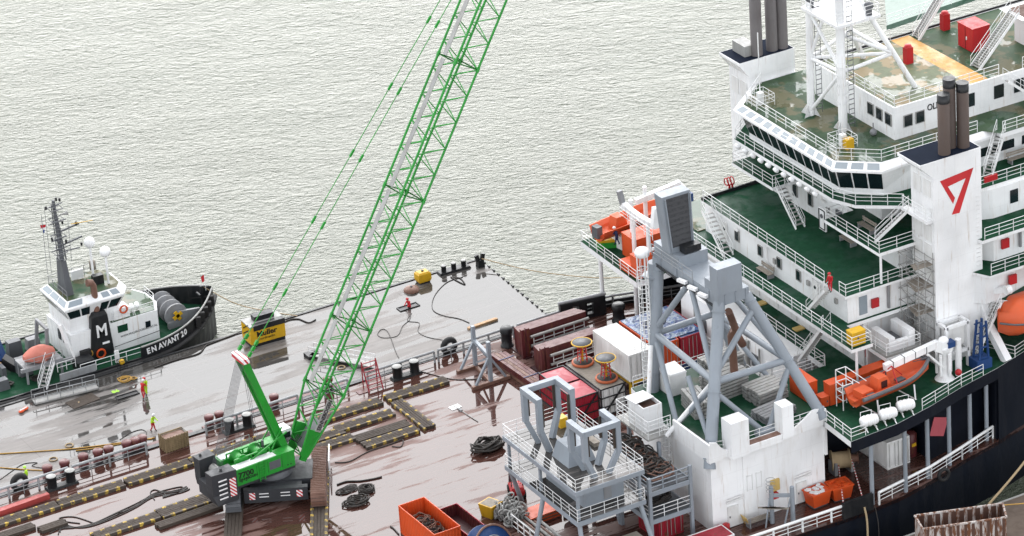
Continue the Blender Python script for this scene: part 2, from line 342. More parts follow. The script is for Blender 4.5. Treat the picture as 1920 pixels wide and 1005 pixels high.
def water_mat():
    m, t, b = nodes('sea'); L = t.links.new
    geo = N(t, 'NewGeometry')
    def layer(rot, sx, scale, detail, rough, dist=0.0):
        mp = N(t, 'Mapping', vector_type='TEXTURE'); L(geo.outputs['Position'], mp.inputs[0]); mp.inputs['Rotation'].default_value = (0, 0, -YAW + R(rot)); mp.inputs['Scale'].default_value = (sx, 1.0, 1.0)
        n = N(t, 'TexNoise', i_Scale=scale, i_Detail=detail, i_Roughness=rough, i_Distortion=dist); L(mp.outputs[0], n.inputs['Vector']); return n.outputs[0]
    big = layer(8, 1.8, 0.15, 2.0, 0.5); mid = layer(-4, 1.9, 1.05, 4.0, 0.58, 0.8); small = layer(12, 1.9, 2.6, 4.0, 0.6, 0.6); gust = layer(20, 1.5, 0.018, 3.0, 0.5)
    # gusts: patches where the ripples stand up more
    gr = N(t, 'MapRange'); L(gust, gr.inputs[0]); gr.inputs[1].default_value = 0.35; gr.inputs[2].default_value = 0.65; gr.inputs[3].default_value = 0.6; gr.inputs[4].default_value = 1.4
    pw = N(t, 'Math', operation='POWER', i_1=1.6); L(small, pw.inputs[0])
    sg = N(t, 'Math', operation='MULTIPLY'); L(pw.outputs[0], sg.inputs[0]); L(gr.outputs[0], sg.inputs[1])
    a = N(t, 'Math', operation='MULTIPLY_ADD', i_1=1.3); L(big, a.inputs[0]); L(mid, a.inputs[2])
    a2 = N(t, 'Math', operation='MULTIPLY_ADD', i_1=0.75); L(sg.outputs[0], a2.inputs[0]); L(a.outputs[0], a2.inputs[2])
    bp = N(t, 'Bump', i_Strength=1.0, i_Distance=0.38); L(a2.outputs[0], bp.inputs['Height']); L(bp.outputs[0], b.inputs['Normal'])
    b.inputs['Base Color'].default_value = (0.066, 0.078, 0.054, 1); b.inputs['Roughness'].default_value = 0.08; b.inputs['IOR'].default_value = 1.325
    M['sea'] = m
water_mat()

# ------------------------------------------------------------------ water and quay
WZ = -5.0
b = MB(); b.add([(-900,-900,WZ),(1500,-900,WZ),(1500,2500,WZ),(-900,2500,WZ)], [(0,1,2,3)])
b.build('water', 'sea', kind='structure')
# ------------------------------------------------------------------ building blocks for ship work
def railing(parent, pts, h=1.05, rails=(1.0, 0.66, 0.33), step=1.5, r=0.032, mat='rail_white', name='railing', closed=False, top_r=None, kick=0.0):
    b = MB(); pts = [Vector(p) for p in pts]
    segs = list(zip(pts, pts[1:] + pts[:1] if closed else pts[1:]))
    for i, (p, q) in enumerate(segs):
        L = (q - p).length; n = max(1, round(L/step))
        for k in range(n + (1 if (i == len(segs)-1 and not closed) else 0)):
            c = p.lerp(q, k/n); b.tube(c, c + Vector((0,0,h)), r*1.05, 5)
        for f in rails:
            rr = (top_r or r) if f == 1.0 else r*0.8
            b.tube(p + Vector((0,0,h*f)), q + Vector((0,0,h*f)), rr, 5)
        if kick: b.beam(p + Vector((0,0,kick/2)), q + Vector((0,0,kick/2)), 0.02, kick)
    return b.build(name, mat, parent)
def deck(parent, poly, z, th=0.35, top='deck_green', edge='white_paint', inset=0.06, name='deck'):
    o = MB().prism(poly, z-th, z-0.004).build(name, edge, parent)
    c = np.mean(np.array(poly), axis=0)
    pl = [tuple(p) for p in poly]
    n = len(pl); ar = sum(pl[i][0]*pl[(i+1)%n][1]-pl[(i+1)%n][0]*pl[i][1] for i in range(n))
    if ar < 0: pl = pl[::-1]
    MB().add([(x, y, z) for x, y in pl], [tuple(range(n))]).build('deck_coating', top, o)
    return o
STEP = {}
def stair(parent, p, q, width=0.8, mat='rail_white', rail=True, n=None, name='stair', rail_h=0.95, tread='galv'):
    """ship's stair from foot p to head q; stringers and handrails one part, each tread a sub-part"""
    p = Vector(p); q = Vector(q); d = q - p; hd = Vector((d.x, d.y, 0)).normalized(); sd_ = Vector((-hd.y, hd.x, 0))
    b = MB()
    for s_ in (-1, 1):
        o = sd_*s_*width/2; b.beam(p+o, q+o, 0.06, 0.24)
        if rail:
            b.tube(p+o+Vector((0,0,rail_h)), q+o+Vector((0,0,rail_h)), 0.028, 5)
            b.tube(p+o+Vector((0,0,rail_h*.5)), q+o+Vector((0,0,rail_h*.5)), 0.022, 5)
            m_ = max(2, int(d.length/1.4))
            for k in range(m_+1):
                c = p.lerp(q, k/m_)+o; b.tube(c, c+Vector((0,0,rail_h)), 0.026, 5)
    st = b.build(name, mat, parent)
    n = n or max(4, int(abs(d.z)/0.24))
    key = ('tread', round(width, 2), tread)
    if key not in STEP: STEP[key] = MB().box(-0.13, 0.13, -width/2+0.03, width/2-0.03, -0.02, 0.02).mesh('step'); STEP[key].materials.append(M[tread])
    for k in range(1, n):
        inst('step', STEP[key], st, p.lerp(q, k/n), (0, 0, math.atan2(hd.y, hd.x)))
    return st
def window(parent, c, nrm, w_, h_, mat='glass_dark', up=(0,0,1), name='window', d=0.05, lean=None):
    nrm = Vector(nrm).normalized(); up = Vector(up).normalized(); sx = up.cross(nrm).normalized(); up = nrm.cross(sx)
    Mx = Matrix((sx, nrm, up)).transposed()
    return MB().obox(Vector(c), (w_, d*2, h_), M=Mx).build(name, mat, parent)
def text_obj(txt, name, mat, parent, org, xdir, up, size, depth=0.012, bold=0.0, sx=1.0, align='LEFT'):
    """lettering as thin raised plate, converted to mesh"""
    cu = bpy.data.curves.new('lettering', 'FONT'); cu.body = txt; cu.size = size; cu.extrude = depth; cu.offset = bold; cu.align_x = align; cu.resolution_u = 3
    tmp = bpy.data.objects.new('tmp', cu); COL.objects.link(tmp)
    dg = bpy.context.evaluated_depsgraph_get(); me = bpy.data.meshes.new_from_object(tmp.evaluated_get(dg)); bpy.data.objects.remove(tmp)
    xd = Vector(xdir).normalized(); u = Vector(up).normalized(); nn = xd.cross(u).normalized(); u = nn.cross(xd)
    Mx = Matrix(((xd.x*sx, u.x, nn.x, org[0]), (xd.y*sx, u.y, nn.y, org[1]), (xd.z*sx, u.z, nn.z, org[2]), (0,0,0,1)))
    me.transform(Mx); me.materials.clear(); me.name = name
    return mk(name, me, mat, parent)
# ================================================================== THE SHIP
ship = thing('ship', 'long white ship with green upper decks, two funnels and a wet red main deck', 'ship')
# hull and main deck
SIDE = [(-90,-31.6),(20,-31.6),(34,-31.9),(38,-31.6),(42,-30.7),(46,-29.5),(50.4,-28.5),(60,-25.5),(72,-21),(84,-15.5),(95,-8.5)]
FAR = [(95,-8.5),(84,0),(70,6),(58,9.8),(48,11.8),(40,12.9),(34,14.2),(-90,14.2)]
def hull_wall(b, line, z0, z1, off=0.0):
    for (xa,ya),(xb,yb) in zip(line, line[1:]):
        b.add([(xa,ya+off,z0),(xb,yb+off,z0),(xb,yb+off,z1),(xa,ya+off,z1)], [(0,1,2,3)])
b = MB(); hull_wall(b, SIDE[:7], -9, -0.05); hull_wall(b, SIDE[6:], -9, 6.95); hull_wall(b, [(40,12.9)] + [(34,14.2),(-90,14.2)], -9, -0.05)
hull_wall(b, FAR[:6], -9, 6.95)
b.build('hull', 'navy', ship)
mdk = SIDE[:8] + FAR[3:]
MB().prism(mdk, -0.4, 0.0).build('main_deck', 'deck_red', ship)
# dark bulkheads inboard of the side passage, under the boat deck
b = MB(); b.box(34.5, 54, -21.9, -21.6, 0.0, 6.0); b.box(50.3, 50.6, -28.2, -21.9, 0.0, 6.0); b.prism([(43.7,-21.9),(43.7,-27.9),(50.3,-26.3),(50.3,-21.9)],0,6.0); b.build('passage_bulkhead', 'navy', ship)
# L1 boat deck z=7
L1 = [(33.4,-27.75),(33.2,-31.9),(38,-31.6),(42,-30.7),(46,-29.5),(50.4,-28.5),(60,-25.5),(72,-21),(84,-15.5),(84,0),(70,6),(58,9.8),(48,12.2),(40,13.6),(34.6,14.0),(34.3,3.7),(39.3,3.7),(38.9,-19.5),(33.4,-19.5)]
deck(ship, L1, 7.0, 0.55, 'deck_green', 'white_paint', name='boat_deck')
b = MB()
for (xa,ya),(xb,yb) in zip(L1[1:6], L1[2:7]): b.add([(xa,ya-0.02,5.9),(xb,yb-0.02,5.9),(xb,yb-0.02,6.98),(xa,ya-0.02,6.98)], [(0,1,2,3)])
b.build('deck_edge_band', 'navy', ship)
# tiers
def wall(poly, z0, z1, name='deck_house', mat='white_paint'): return MB().prism(poly, z0, z1).build(name, mat, ship)
tA = wall([(41.4,-21.8),(80,-16),(80,-2),(60,3.4),(41.4,3.4)], 6.99, 11.46)
MB().box(36.9,41.3,-16.5,0.5,6.99,0.02).build('under_deck_house','white_paint',ship)
T2 = [(37.3,-26.2),(39.4,-26.2),(39.4,-22.3),(50,-22.3),(53,-26.8),(64,-23.5),(80,-17),(80,-2),(60,4),(37.6,3.5)]
d2 = deck(ship, T2, 11.8, 0.33)
tB = wall([(39.75,-22.0),(48,-22),(51,-26.0),(53,-25.9),(64,-22.8),(80,-16),(80,-2),(60,0.4),(39.75,0.4)], 11.79, 14.46)
T3 = [(39.2,-22.6),(49,-22.6),(51,-26.7),(64,-26.7),(80,-20),(80,0),(60,0.6),(39.6,0.6)]
d3 = deck(ship, T3, 14.7, 0.23)
tC = wall([(45.7,-20.9),(50,-20.9),(52.9,-24.6),(64,-24.6),(80,-18),(80,0),(60,0.3),(45.7,0.3)], 14.69, 17.3)
T4f = [(42.7,0.4),(42.7,-6.2),(45.8,-6.2),(45.8,0.4)]
deck(ship, T4f, 17.6, 0.3)
T4n = [(42.75,-22.45),(50,-22.45),(51,-25.7),(66,-25.7),(80,-19),(80,0),(45.75,0.3),(45.75,-14.2),(42.75,-14.2)]
deck(ship, T4n, 17.61, 0.3)
tD = wall([(46.6,-17.2),(50,-17.2),(50,-21),(54.2,-22.7),(70,-22.7),(80,-17),(80,0),(60,0.3),(46.6,0.3)], 17.6, 20.3)
T5 = [(42.1,-1.2),(42.15,-16.5),(43,-18.7),(46.2,-21.3),(47.2,-21.4),(47.2,-24.9),(51.3,-24.9),(52,-22.5),(80,-22.4),(80,2),(46,2)]
d5 = deck(ship, T5, 20.6, 0.3)
# ---- bridge: raked windows, sloping visor with skylights
BASE = [(46.6,0.9),(43.25,-1.9),(43.25,-16.0),(46.0,-18.6),(50,-18.9),(80,-18.9),(80,0.9)]
WTOP = [(46.3,1.5),(42.6,-1.6),(42.6,-16.4),(45.5,-19.15),(50,-19.0),(80,-19.0),(80,1.5)]
EAVE = [(46.0,2.0),(42.15,-1.2),(42.15,-16.6),(45.2,-19.5),(50,-19.3),(80,-19.3),(80,2.0)]
ROOF = [(46.3,1.4),(42.9,-1.6),(42.75,-16.1),(45.7,-18.75),(50,-18.9),(80,-19.0),(80,1.4)]
b = MB(); b.loft([[(x,y,20.6) for x,y in BASE], [(x,y,21.15) for x,y in BASE], [(x,y,23.1) for x,y in WTOP], [(x,y,23.14) for x,y in EAVE], [(x,y,23.35) for x,y in EAVE], [(x,y,23.8) for x,y in ROOF]])
bridge = b.build('bridge_house', 'white_gloss', ship)
def quad_pane(parent, a, b_, c, d, u0, u1, v0, v1, off=0.03, mat='glass_dark', name='window'):
    a, b_, c, d = map(Vector, (a, b_, c, d))       # a,b lower edge; d,c upper edge
    def P_(u, v): return a.lerp(b_, u).lerp(d.lerp(c, u), v)
    n_ = (b_-a).cross(d-a).normalized()
    q = [P_(u0,v0), P_(u1,v0), P_(u1,v1), P_(u0,v1)]
    f = [p + n_*off for p in q]; k = [p - n_*0.06 for p in q]
    return MB().add(k+f, [(4,5,6,7),(0,1,5,4),(1,2,6,5),(2,3,7,6),(3,0,4,7)]).build(name, mat, parent)
def face(i, j, lo, hi, zl, zh): return ((*lo[i], zl), (*lo[j], zl), (*hi[j], zh), (*hi[i], zh))
def rev(f): return (f[1], f[0], f[3], f[2])
fr = face(1, 2, BASE, WTOP, 21.15, 23.1)
for k in range(11): quad_pane(bridge, *fr, (k+0.08)/11, (k+0.92)/11, 0.03, 0.98)
fv = face(1, 2, EAVE, ROOF, 23.35, 23.8)
for k in range(11): quad_pane(bridge, *fv, (k+0.16)/11, (k+0.84)/11, 0.16, 0.86, 0.02, 'glass_pale', 'skylight')
fc = face(2, 3, BASE, WTOP, 21.15, 23.1); fcv = face(2, 3, EAVE, ROOF, 23.35, 23.8)
for k in range(3):
    quad_pane(bridge, *fc, (k+0.05)/3, (k+0.95)/3, 0.03, 0.98); quad_pane(bridge, *fcv, (k+0.12)/3, (k+0.88)/3, 0.16, 0.86, 0.02, 'glass_pale', 'skylight')
fd = face(0, 1, BASE, WTOP, 21.15, 23.1)
for k in range(3): quad_pane(bridge, *fd, (k+0.05)/3, (k+0.95)/3, 0.03, 0.98)
for x0, x1 in ((51.9,53.5),(54.6,59.2),(60,64)): MB().box(x0, x1, -18.96, -18.85, 21.5, 23.0).build('window', 'glass_dark', bridge)
# row of round floodlights slung under the bridge walkway
fl = MB().lathe([(0.05,-0.2),(0.24,-0.16),(0.30,0.0),(0.28,0.14),(0.12,0.2)], n=12, axis=(-0.7,0,-0.55)).mesh('floodlight'); fl.materials.append(M['white_gloss'])
for k in range(11): inst('floodlight', fl, bridge, (41.95, -2.0-1.22*k, 20.22))
# ---- compass deck
T6 = [(46.4,1.4),(42.95,-1.6),(42.8,-16.05),(45.75,-18.7),(56,-18.8),(57,-20.2),(80,-20.0),(80,1.4)]
MB().add([(x,y,23.815) for x,y in T6[::1]], [tuple(range(len(T6)))]).build('compass_deck', 'deck_green_worn', ship)
MB().box(57,80,-20.2,-18.9,23.4,23.8).build('deck_edge', 'white_paint', ship)
railing(ship, [(46.6,1.2,23.8),(43.2,-1.8,23.8),(43.05,-15.95,23.8),(45.85,-18.55,23.8),(55.6,-18.65,23.8)])
railing(ship, [(57.2,-20.1,23.8),(66,-20.1,23.8)])
# ---- top house with roof deck
house = MB().prism([(49.1,-15.8),(80,-15.8),(80,-3.6),(49.1,-3.6)], 23.8, 26.8).build('top_house', 'white_gloss', ship)
MB().add([(49.25,-15.65,26.81),(57.0,-15.65,26.81),(57.0,-3.75,26.81),(49.25,-3.75,26.81)], [(0,1,2,3)]).build('roof_deck', 'deck_roof', house)
MB().add([(57.0,-15.65,26.812),(58.9,-15.65,26.812),(58.9,-3.75,26.812),(57.0,-3.75,26.812)], [(0,1,2,3)]).build('yellow_walkway', 'deck_yellow', house)
MB().add([(58.9,-15.65,26.81),(80,-15.65,26.81),(80,-3.75,26.81),(58.9,-3.75,26.81)], [(0,1,2,3)]).build('roof_deck', 'deck_green_worn', house)
b = MB(); b.box(49.1,80,-3.62,-3.5,26.8,27.0); b.build('black_coaming', 'black_paint', house)
for y_ in (-14.95,-13.6,-12.3): MB().box(49.03,49.12, y_-0.42, y_+0.42, 25.0, 26.0).build('window', 'glass_dark', house)
for x_ in (50.45, 51.68): MB().box(x_-0.4, x_+0.4, -15.87, -15.78, 24.8, 25.8).build('window', 'glass_dark', house)
for x_ in (56.85, 59.9, 62.0, 66): MB().box(x_-0.5, x_+0.5, -15.87, -15.78, 24.8, 26.0).build('window', 'glass_dark', house)
text_obj('OLEG', 'ship_name', 'letter_black', house, (52.45, -15.83, 25.62), (1,0,0), (0,0,1), .82, bold=0.012, sx=0.85)
railing(ship, [(57.0,-3.7,26.8),(49.3,-3.7,26.8),(49.2,-15.7,26.8),(60,-15.7,26.8)])
railing(ship, [(62.5,-15.7,26.8),(72,-15.7,26.8)])
# ladder shades and fold-down stair along the top house
stair(ship, (63.4,-17.2,23.9), (59.8,-17.0,26.9), 0.9)
# ---- helideck forward
hp = [at(1662,48,23), at(1656,-60,23), at(1990,-160,23), at(2000,-60,23), at(1845,-14,23)]
MB().prism([(p.x,p.y) for p in hp], 22.5, 23.0).build('forward_deck', 'deck_helipad', ship)
railing(ship, [at(1663,48,23), at(1843,-12,23)], step=2.0)
# ---- funnels
def funnel(y0, y1, z0, x0, x1, tx, name, logo):
    f = MB().loft([[(x0,y0,z0),(x1,y0,z0),(x1,y1,z0),(x0,y1,z0)], [(x0,y0,24.5),(x1,y0,24.5),(x1,y1,24.5),(x0,y1,24.5)], [(tx,y0,25.75),(x1,y0,25.75),(x1,y1,25.75),(tx,y1,25.75)], [(tx,y0,26.0),(x1,y0,26.0),(x1,y1,26.0),(tx,y1,26.0)]]).build('funnel', 'white_gloss', ship, label=name)
    MB().add([(tx+.05,y0+.05,26.01),(x1-.05,y0+.05,26.01),(x1-.05,y1-.05,26.01),(tx+.05,y1-.05,26.01)], [(0,1,2,3)]).build('funnel_top', 'navy_matt', f)
    for zc in ([23.3, 19.2, 17.4, 15.4] if logo else [23.0]):
        for yc in (y0+0.95, y0+2.35): MB().box(x0-0.05, x0, yc-0.55, yc+0.55, zc-0.75, zc+0.75).build('louvre', 'white_container', f)
    return f
fn = funnel(-25.2, -21.9, 7.0, 46.5, 51.3, 45.2, 'near white funnel with the red emblem', True)
ff = funnel(1.7, 5.0, 14.7, 45.7, 50.5, 44.75, 'far white funnel with a dark top', False)
E_ = [(47.13,24.06),(50.53,24.30),(49.05,20.60),(48.24,20.69),(49.70,23.56),(47.92,23.34),(48.59,22.07),(48.43,21.70)]
def flat(parent, pts, y, mat, name):
    MB().add([(x,y,z) for x,z in pts], [tuple(range(len(pts)))]).build(name, mat, parent)
b = MB()
for q in ([(47.13,24.06),(50.53,24.35),(49.72,23.60),(47.92,23.34)], [(47.13,24.06),(47.92,23.34),(48.62,22.12),(48.42,21.60)], [(50.53,24.35),(49.05,20.60),(48.26,20.66),(49.72,23.60)]):
    b.add([(x,-25.215,z) for x,z in q], [(0,1,2,3)])
b.build('emblem', 'emblem_red', fn)
for cx_, cy_, zt, par in ((48.2,-24.4,31.4,fn),(49.35,-23.6,32.2,fn),(50.25,-24.2,31.8,fn),(47.1,2.5,34,ff),(48.75,2.6,34,ff),(49.75,2.5,34,ff)):
    MB().lathe([(0.53,25.4),(0.53,zt),(0.47,zt),(0.47,zt-0.8)], (cx_,cy_,0), 16).build('exhaust_pipe', 'exhaust' if par is fn else 'exhaust_grey', par)
    MB().lathe([(0.545,zt-0.75),(0.545,zt+0.01),(0.535,zt+0.01)], (cx_,cy_,0), 16).build('soot_band', 'black_paint', par)
MB().box(45.9,47.1,2.6,4.6,26.0,27.0).build('vent_box', 'galv', ff)
# ---- mast on the compass deck
mast = MB()
F1, F2, F3 = Vector((46.4,-7.0,23.8)), Vector((46.8,-11.4,23.8)), Vector((53.0,-13.3,26.8)); F4 = Vector((53.0,-5.4,26.8))
TOPZ = 33.6
P1, P2 = Vector((46.6,-7.2,40)), Vector((46.9,-11.2,40))
mast.tube(F1, P1, 0.34, 10); mast.tube(F2, P2, 0.40, 10)
for f_ in (F1, F2):
    for k in range(4): a_ = k*math.pi/2+0.4; mast.add([f_+Vector((0,0,1.5)), f_+Vector((1.0*math.cos(a_),1.0*math.sin(a_),0.02)), f_+Vector((0.3*math.cos(a_+.5),0.3*math.sin(a_+.5),0.02))], [(0,1,2),(2,1,0)])
mast.tube(F3, Vector((48.6,-11.0,36)), 0.24, 8); mast.tube(F4, Vector((48.6,-7.2,36)), 0.24, 8)
n1 = F1.lerp(P1,.33); n2 = F2.lerp(P2,.33); n3 = F3.lerp(Vector((48.6,-11,36)),.36); n4 = F4.lerp(Vector((48.6,-7.2,36)),.36)
for a_, c_ in ((n1,n2),(n2,n3),(n3,n4),(n4,n1),(n1,n3)): mast.tube(a_, c_, 0.17, 8)
mast.tube(F1+Vector((0,0,.4)), n2, 0.17, 8); mast.tube(n2, P1.lerp(F1,.4), 0.17, 8); mast.tube(n1, Vector((47,-9,34)), 0.15, 8); mast.tube(n3, P2.lerp(F2,.45), 0.16, 8)
mo = mast.build('mast', 'white_gloss', ship)
MB().prism([(46.0,-12.2),(50.4,-12.2),(50.4,-6.6),(46.0,-6.6)], TOPZ, TOPZ+0.25).build('mast_platform', 'white_paint', mo)
railing(mo, [(46.1,-6.7,TOPZ+.25),(46.1,-12.1,TOPZ+.25),(50.3,-12.1,TOPZ+.25),(50.3,-6.7,TOPZ+.25)], name='mast_railing', r=0.03)
b = MB()
for k in range(30): z_ = 24.4+0.45*k; b.box(46.75,47.3,-7.5,-7.44,z_,z_+.06)
for k in range(30): z_ = 24.4+0.45*k; b.box(47.2,47.75,-11.85,-11.78,z_,z_+.06)
b.tube((46.75,-7.47,24),(46.75,-7.47,38),.03,4); b.tube((47.3,-7.47,24),(47.3,-7.47,38),.03,4); b.tube((47.75,-11.8,24),(47.75,-11.8,38),.03,4); b.tube((47.2,-11.8,24),(47.2,-11.8,38),.03,4)
b.build('mast_ladder', 'grey_dark', mo)
b = MB()
for k in range(5): b.path([(46.8+.54*math.cos(2*math.pi*j/12),-11.5+.54*math.sin(2*math.pi*j/12),26.5+0.8*k) for j in range(12)],.03,5,True)
for k in range(6): a_ = k*math.pi/3; b.tube((46.8+.54*math.cos(a_),-11.5+.54*math.sin(a_),26.3),(46.8+.54*math.cos(a_),-11.5+.54*math.sin(a_),29.9),.025,4)
b.build('ladder_cage', 'rail_white', mo)
for c_ in ((49.6,-11.6),(46.6,-7.2)):
    MB().lathe([(.05,0),(.3,0),(.3,.5),(.42,.7),(.42,1.0),(.1,1.15)], (c_[0],c_[1],TOPZ+.25), 12).build('searchlight', 'grey_dark', mo)
# whip aerials with yellow base locker by the rail
for x_, y_ in ((44.2,-2.4),(45.0,-14.0)):
    b = MB(); b.tube((x_,y_,23.8),(x_,y_,30.5),.05,6); b.box(x_-.25,x_+.25,y_-.25,y_+.25,23.8,24.9); b.build('aerial', 'rail_white', ship)
    railing(ship, [(x_-.9,y_-.9,23.82),(x_+.9,y_-.9,23.82),(x_+.9,y_+.9,23.82),(x_-.9,y_+.9,23.82)], closed=True, step=1.0, r=.025)
MB().box(44.75,45.5,-15.0,-14.4,23.83,24.7).build('yellow_locker', 'yellow', ship)
# buoy like weight and drum on compass deck
b = MB(); b.ball((48.2,-13.9,24.15),.32); b.tube((48.2,-13.9,24.4),(48.2,-13.9,25.0),.05,6); b.build('bollard_ball','grey_mid',ship)
# ---- railings and stairs of the tiers
def r3(z, *p): return [(x, y, z) for x, y in p]
railing(ship, r3(7, (33.5,-27.9),(33.35,-31.75),(34.8,-31.7)))
railing(ship, r3(7, (41.0,-30.9),(46,-29.4),(48.6,-28.9)))
railing(ship, r3(7, (38.95,-19.4),(39.25,-4)))
railing(ship, r3(7, (33.6,-19.55),(38.9,-19.55)))
railing(ship, r3(7, (40,13.4),(34.7,13.9),(34.4,3.8),(38.5,3.8)))
railing(ship, r3(7, (51.3,-25.0),(52.6,-27.9),(54.6,-27.2)), mat='rail_white')
railing(ship, r3(11.8, (37.65,3.0),(37.4,-26.1),(39.3,-26.1),(39.35,-25.0)))
railing(ship, r3(14.7, (39.65,0.4),(39.28,-19.3))); railing(ship, r3(14.7, (39.25,-21.6),(39.28,-22.5),(46.4,-22.5)))
railing(ship, r3(14.7, (51.2,-26.6),(64,-26.6)))
railing(ship, r3(17.6, (45.7,.3),(42.8,0.3),(42.8,-6.1),(44.4,-6.1)))
railing(ship, r3(17.6, (44.6,-14.3),(42.85,-14.3),(42.85,-22.35),(46.4,-22.35)))
railing(ship, r3(17.6, (51.3,-25.6),(66,-25.6)))
railing(ship, r3(20.6, (45.8,1.8),(42.2,-1.3),(42.25,-16.45),(43.1,-18.6),(46.2,-21.2)))
railing(ship, r3(20.6, (46.0,-21.3),(46.0,-24.7),(46.4,-24.9))); railing(ship, r3(20.6, (51.6,-22.4),(66,-22.4)))
MB().box(45.9,46.5,-24.95,-21.2,20.3,20.6).build('funnel_platform','white_paint',ship)
stair(ship, at(1519,580,11.85), (38.75,-20.6,14.7), 0.8)
stair(ship, (38.55,-5.2,11.85), (38.95,-1.2,14.7), 0.95)
stair(ship, (43.4,-9.4,14.75), (43.5,-6.2,17.6), 0.9)
stair(ship, (43.9,-20.2,17.65), (46.2,-21.9,20.6), 0.8)
stair(ship, (55.0,-20.9,20.65), (57.4,-19.6,23.8), 0.8)
stair(ship, (37.9,-17.4,7.0), (38.3,-21.0,11.8), 0.8)
stair(ship, (49.3,-26.2,7.05), (52.2,-26.2,11.8), 0.8)
# posts under overhangs
b = MB(); b.tube((43.0,-22.3,14.7),(43.0,-22.3,17.3),.11,8); b.build('deck_post','white_paint',ship)
b = MB(); b.tube((38.0,-25.8,7),(38.0,-25.8,11.5),.12,8); b.build('deck_post','white_paint',ship)
# windows, doors and fittings in the tier walls
for y_ in (-4.9,-8.6,-11.6,-14.6): MB().box(39.68,39.76,y_-.3,y_+.3,12.9,13.8).build('window','glass_dark',tB)
for y_ in (-2.9,-17.2):
    d_ = MB().box(39.66,39.76,y_-.42,y_+.42,11.95,13.95).build('door','white_container',tB)
    MB().lathe([(.16,0),(.16,.03),(.02,.03)], (39.65,y_,13.3), 12, axis=(-1,0,0)).build('porthole','glass_dark',d_)
MB().box(40.9,41.7,-22.06,-21.98,12.2,13.9).build('door','glass_pale',tB)
for c_ in ((42.4,-22.1,12.9),): MB().box(c_[0]-.35,c_[0]+.35,c_[1]-.2,c_[1],c_[2]-.3,c_[2]+.5).build('hose_box','red_paint',tB)
b = MB(); b.tube((43.8,-22.15,12.1),(43.8,-22.15,14.3),.13,8); b.build('vent_pipe','grey_mid',tB)
for y_ in (-5.2,-7.6): MB().box(45.62,45.72,y_-.3,y_+.3,15.6,16.7).build('window','glass_dark',tC)
d_ = MB().box(44.55,44.68,-11.6,-10.55,14.85,16.95).build('door','white_gloss',tC); MB().box(45.6,45.72,-12.6,-11.6,14.8,16.8).build('doorway','grey_dark',tC)
b = MB()
for a_, c_ in (((44.52,-11.5,15.0),(44.52,-11.5,16.8)),((44.52,-10.65,15.0),(44.52,-10.65,16.8)),((44.52,-11.5,15.0),(44.52,-10.65,15.0)),((44.52,-11.5,16.8),(44.52,-10.65,16.8))): b.beam(a_,c_,.07)
b.build('door_seal','black_paint',tC); MB().lathe([(.2,0),(.2,.05),(.13,.05)], (44.53,-11.05,16.2), 12, axis=(-1,0,0)).build('porthole','grey_dark',tC)
MB().box(47.6,48.4,-17.26,-17.18,18.4,19.7).build('window','glass_dark',tD)
for x_ in (47.8,): MB().box(x_,x_+.6,-21.0,-20.85,15.4,16.1).build('hose_box','red_paint',tC)
for x_, z_, par, yy in ((53.4,12.9,tB,-25.95),(53.6,15.7,tC,-24.65)):
    MB().box(x_,x_+.75,yy-.22,yy,z_,z_+.85).build('hose_box','red_paint',par); b = MB(); b.tube((x_+1.9,yy-.15,z_-.3),(x_+1.9,yy-.15,z_+1.6),.14,8); b.build('vent_pipe','grey_mid',par)
    MB().box(x_+3.2,x_+3.9,yy-.06,yy+.02,z_+.2,z_+1.1).build('window','glass_dark',par)
MB().box(56,56.8,-22.78,-22.68,18.5,19.7).build('window','glass_dark',tD)
MB().box(53.6,54.9,-22.5,-22.3,21.0,21.5).build('life_buoy_box','red_paint',ship)
# doors and panels under T2, on the boat deck
for y_ in (-5,-8,-11,-14,-17): MB().box(41.32,41.42,y_-.5,y_+.5,7.2,9.1).build('door','white_container',tA)
for y_ in (-6.5,-12.5): MB().box(40.4,41.3,y_-.35,y_+.35,7.0,7.12).build('door_sill','yellow_pale',tA)
MB().box(41.5,41.7,-21.95,-21.8,8.0,9.3).build('hose_box','red_paint',tA); MB().box(42.6,43.3,-22.1,-21.8,8.0,8.9).build('hose_box','red_paint',tA)
MB().box(41.3,41.45,-20.8,-16.8,8.3,10.6).build('dark_screen','grey_dark',tA)
# black coaming at far side of T3
MB().box(39.6,46,0.55,0.72,14.7,15.0).build('black_coaming','black_paint',ship)
MB().box(39.0,46,0.55,6,11.5,11.9).build('far_walkway','deck_green_worn',ship)
# pillars carrying the boat deck
for x_, y_ in ((35.6,-31.2),(39.02,-31.1),(41.84,-30.3),(44.59,-29.5),(47.36,-28.6),(49.6,-27.85)):
    MB().tube((x_,y_,0),(x_,y_,6.4),.19,10).build('pillar','grey_blue',ship)
for x_, y_, z_ in ((35.84,12.7,6.5),(39.42,10.2,12.5),(37.0,8.6,12.5)):
    MB().tube((x_,y_,0),(x_,y_,z_),.2,10).build('pillar','white_paint',ship)
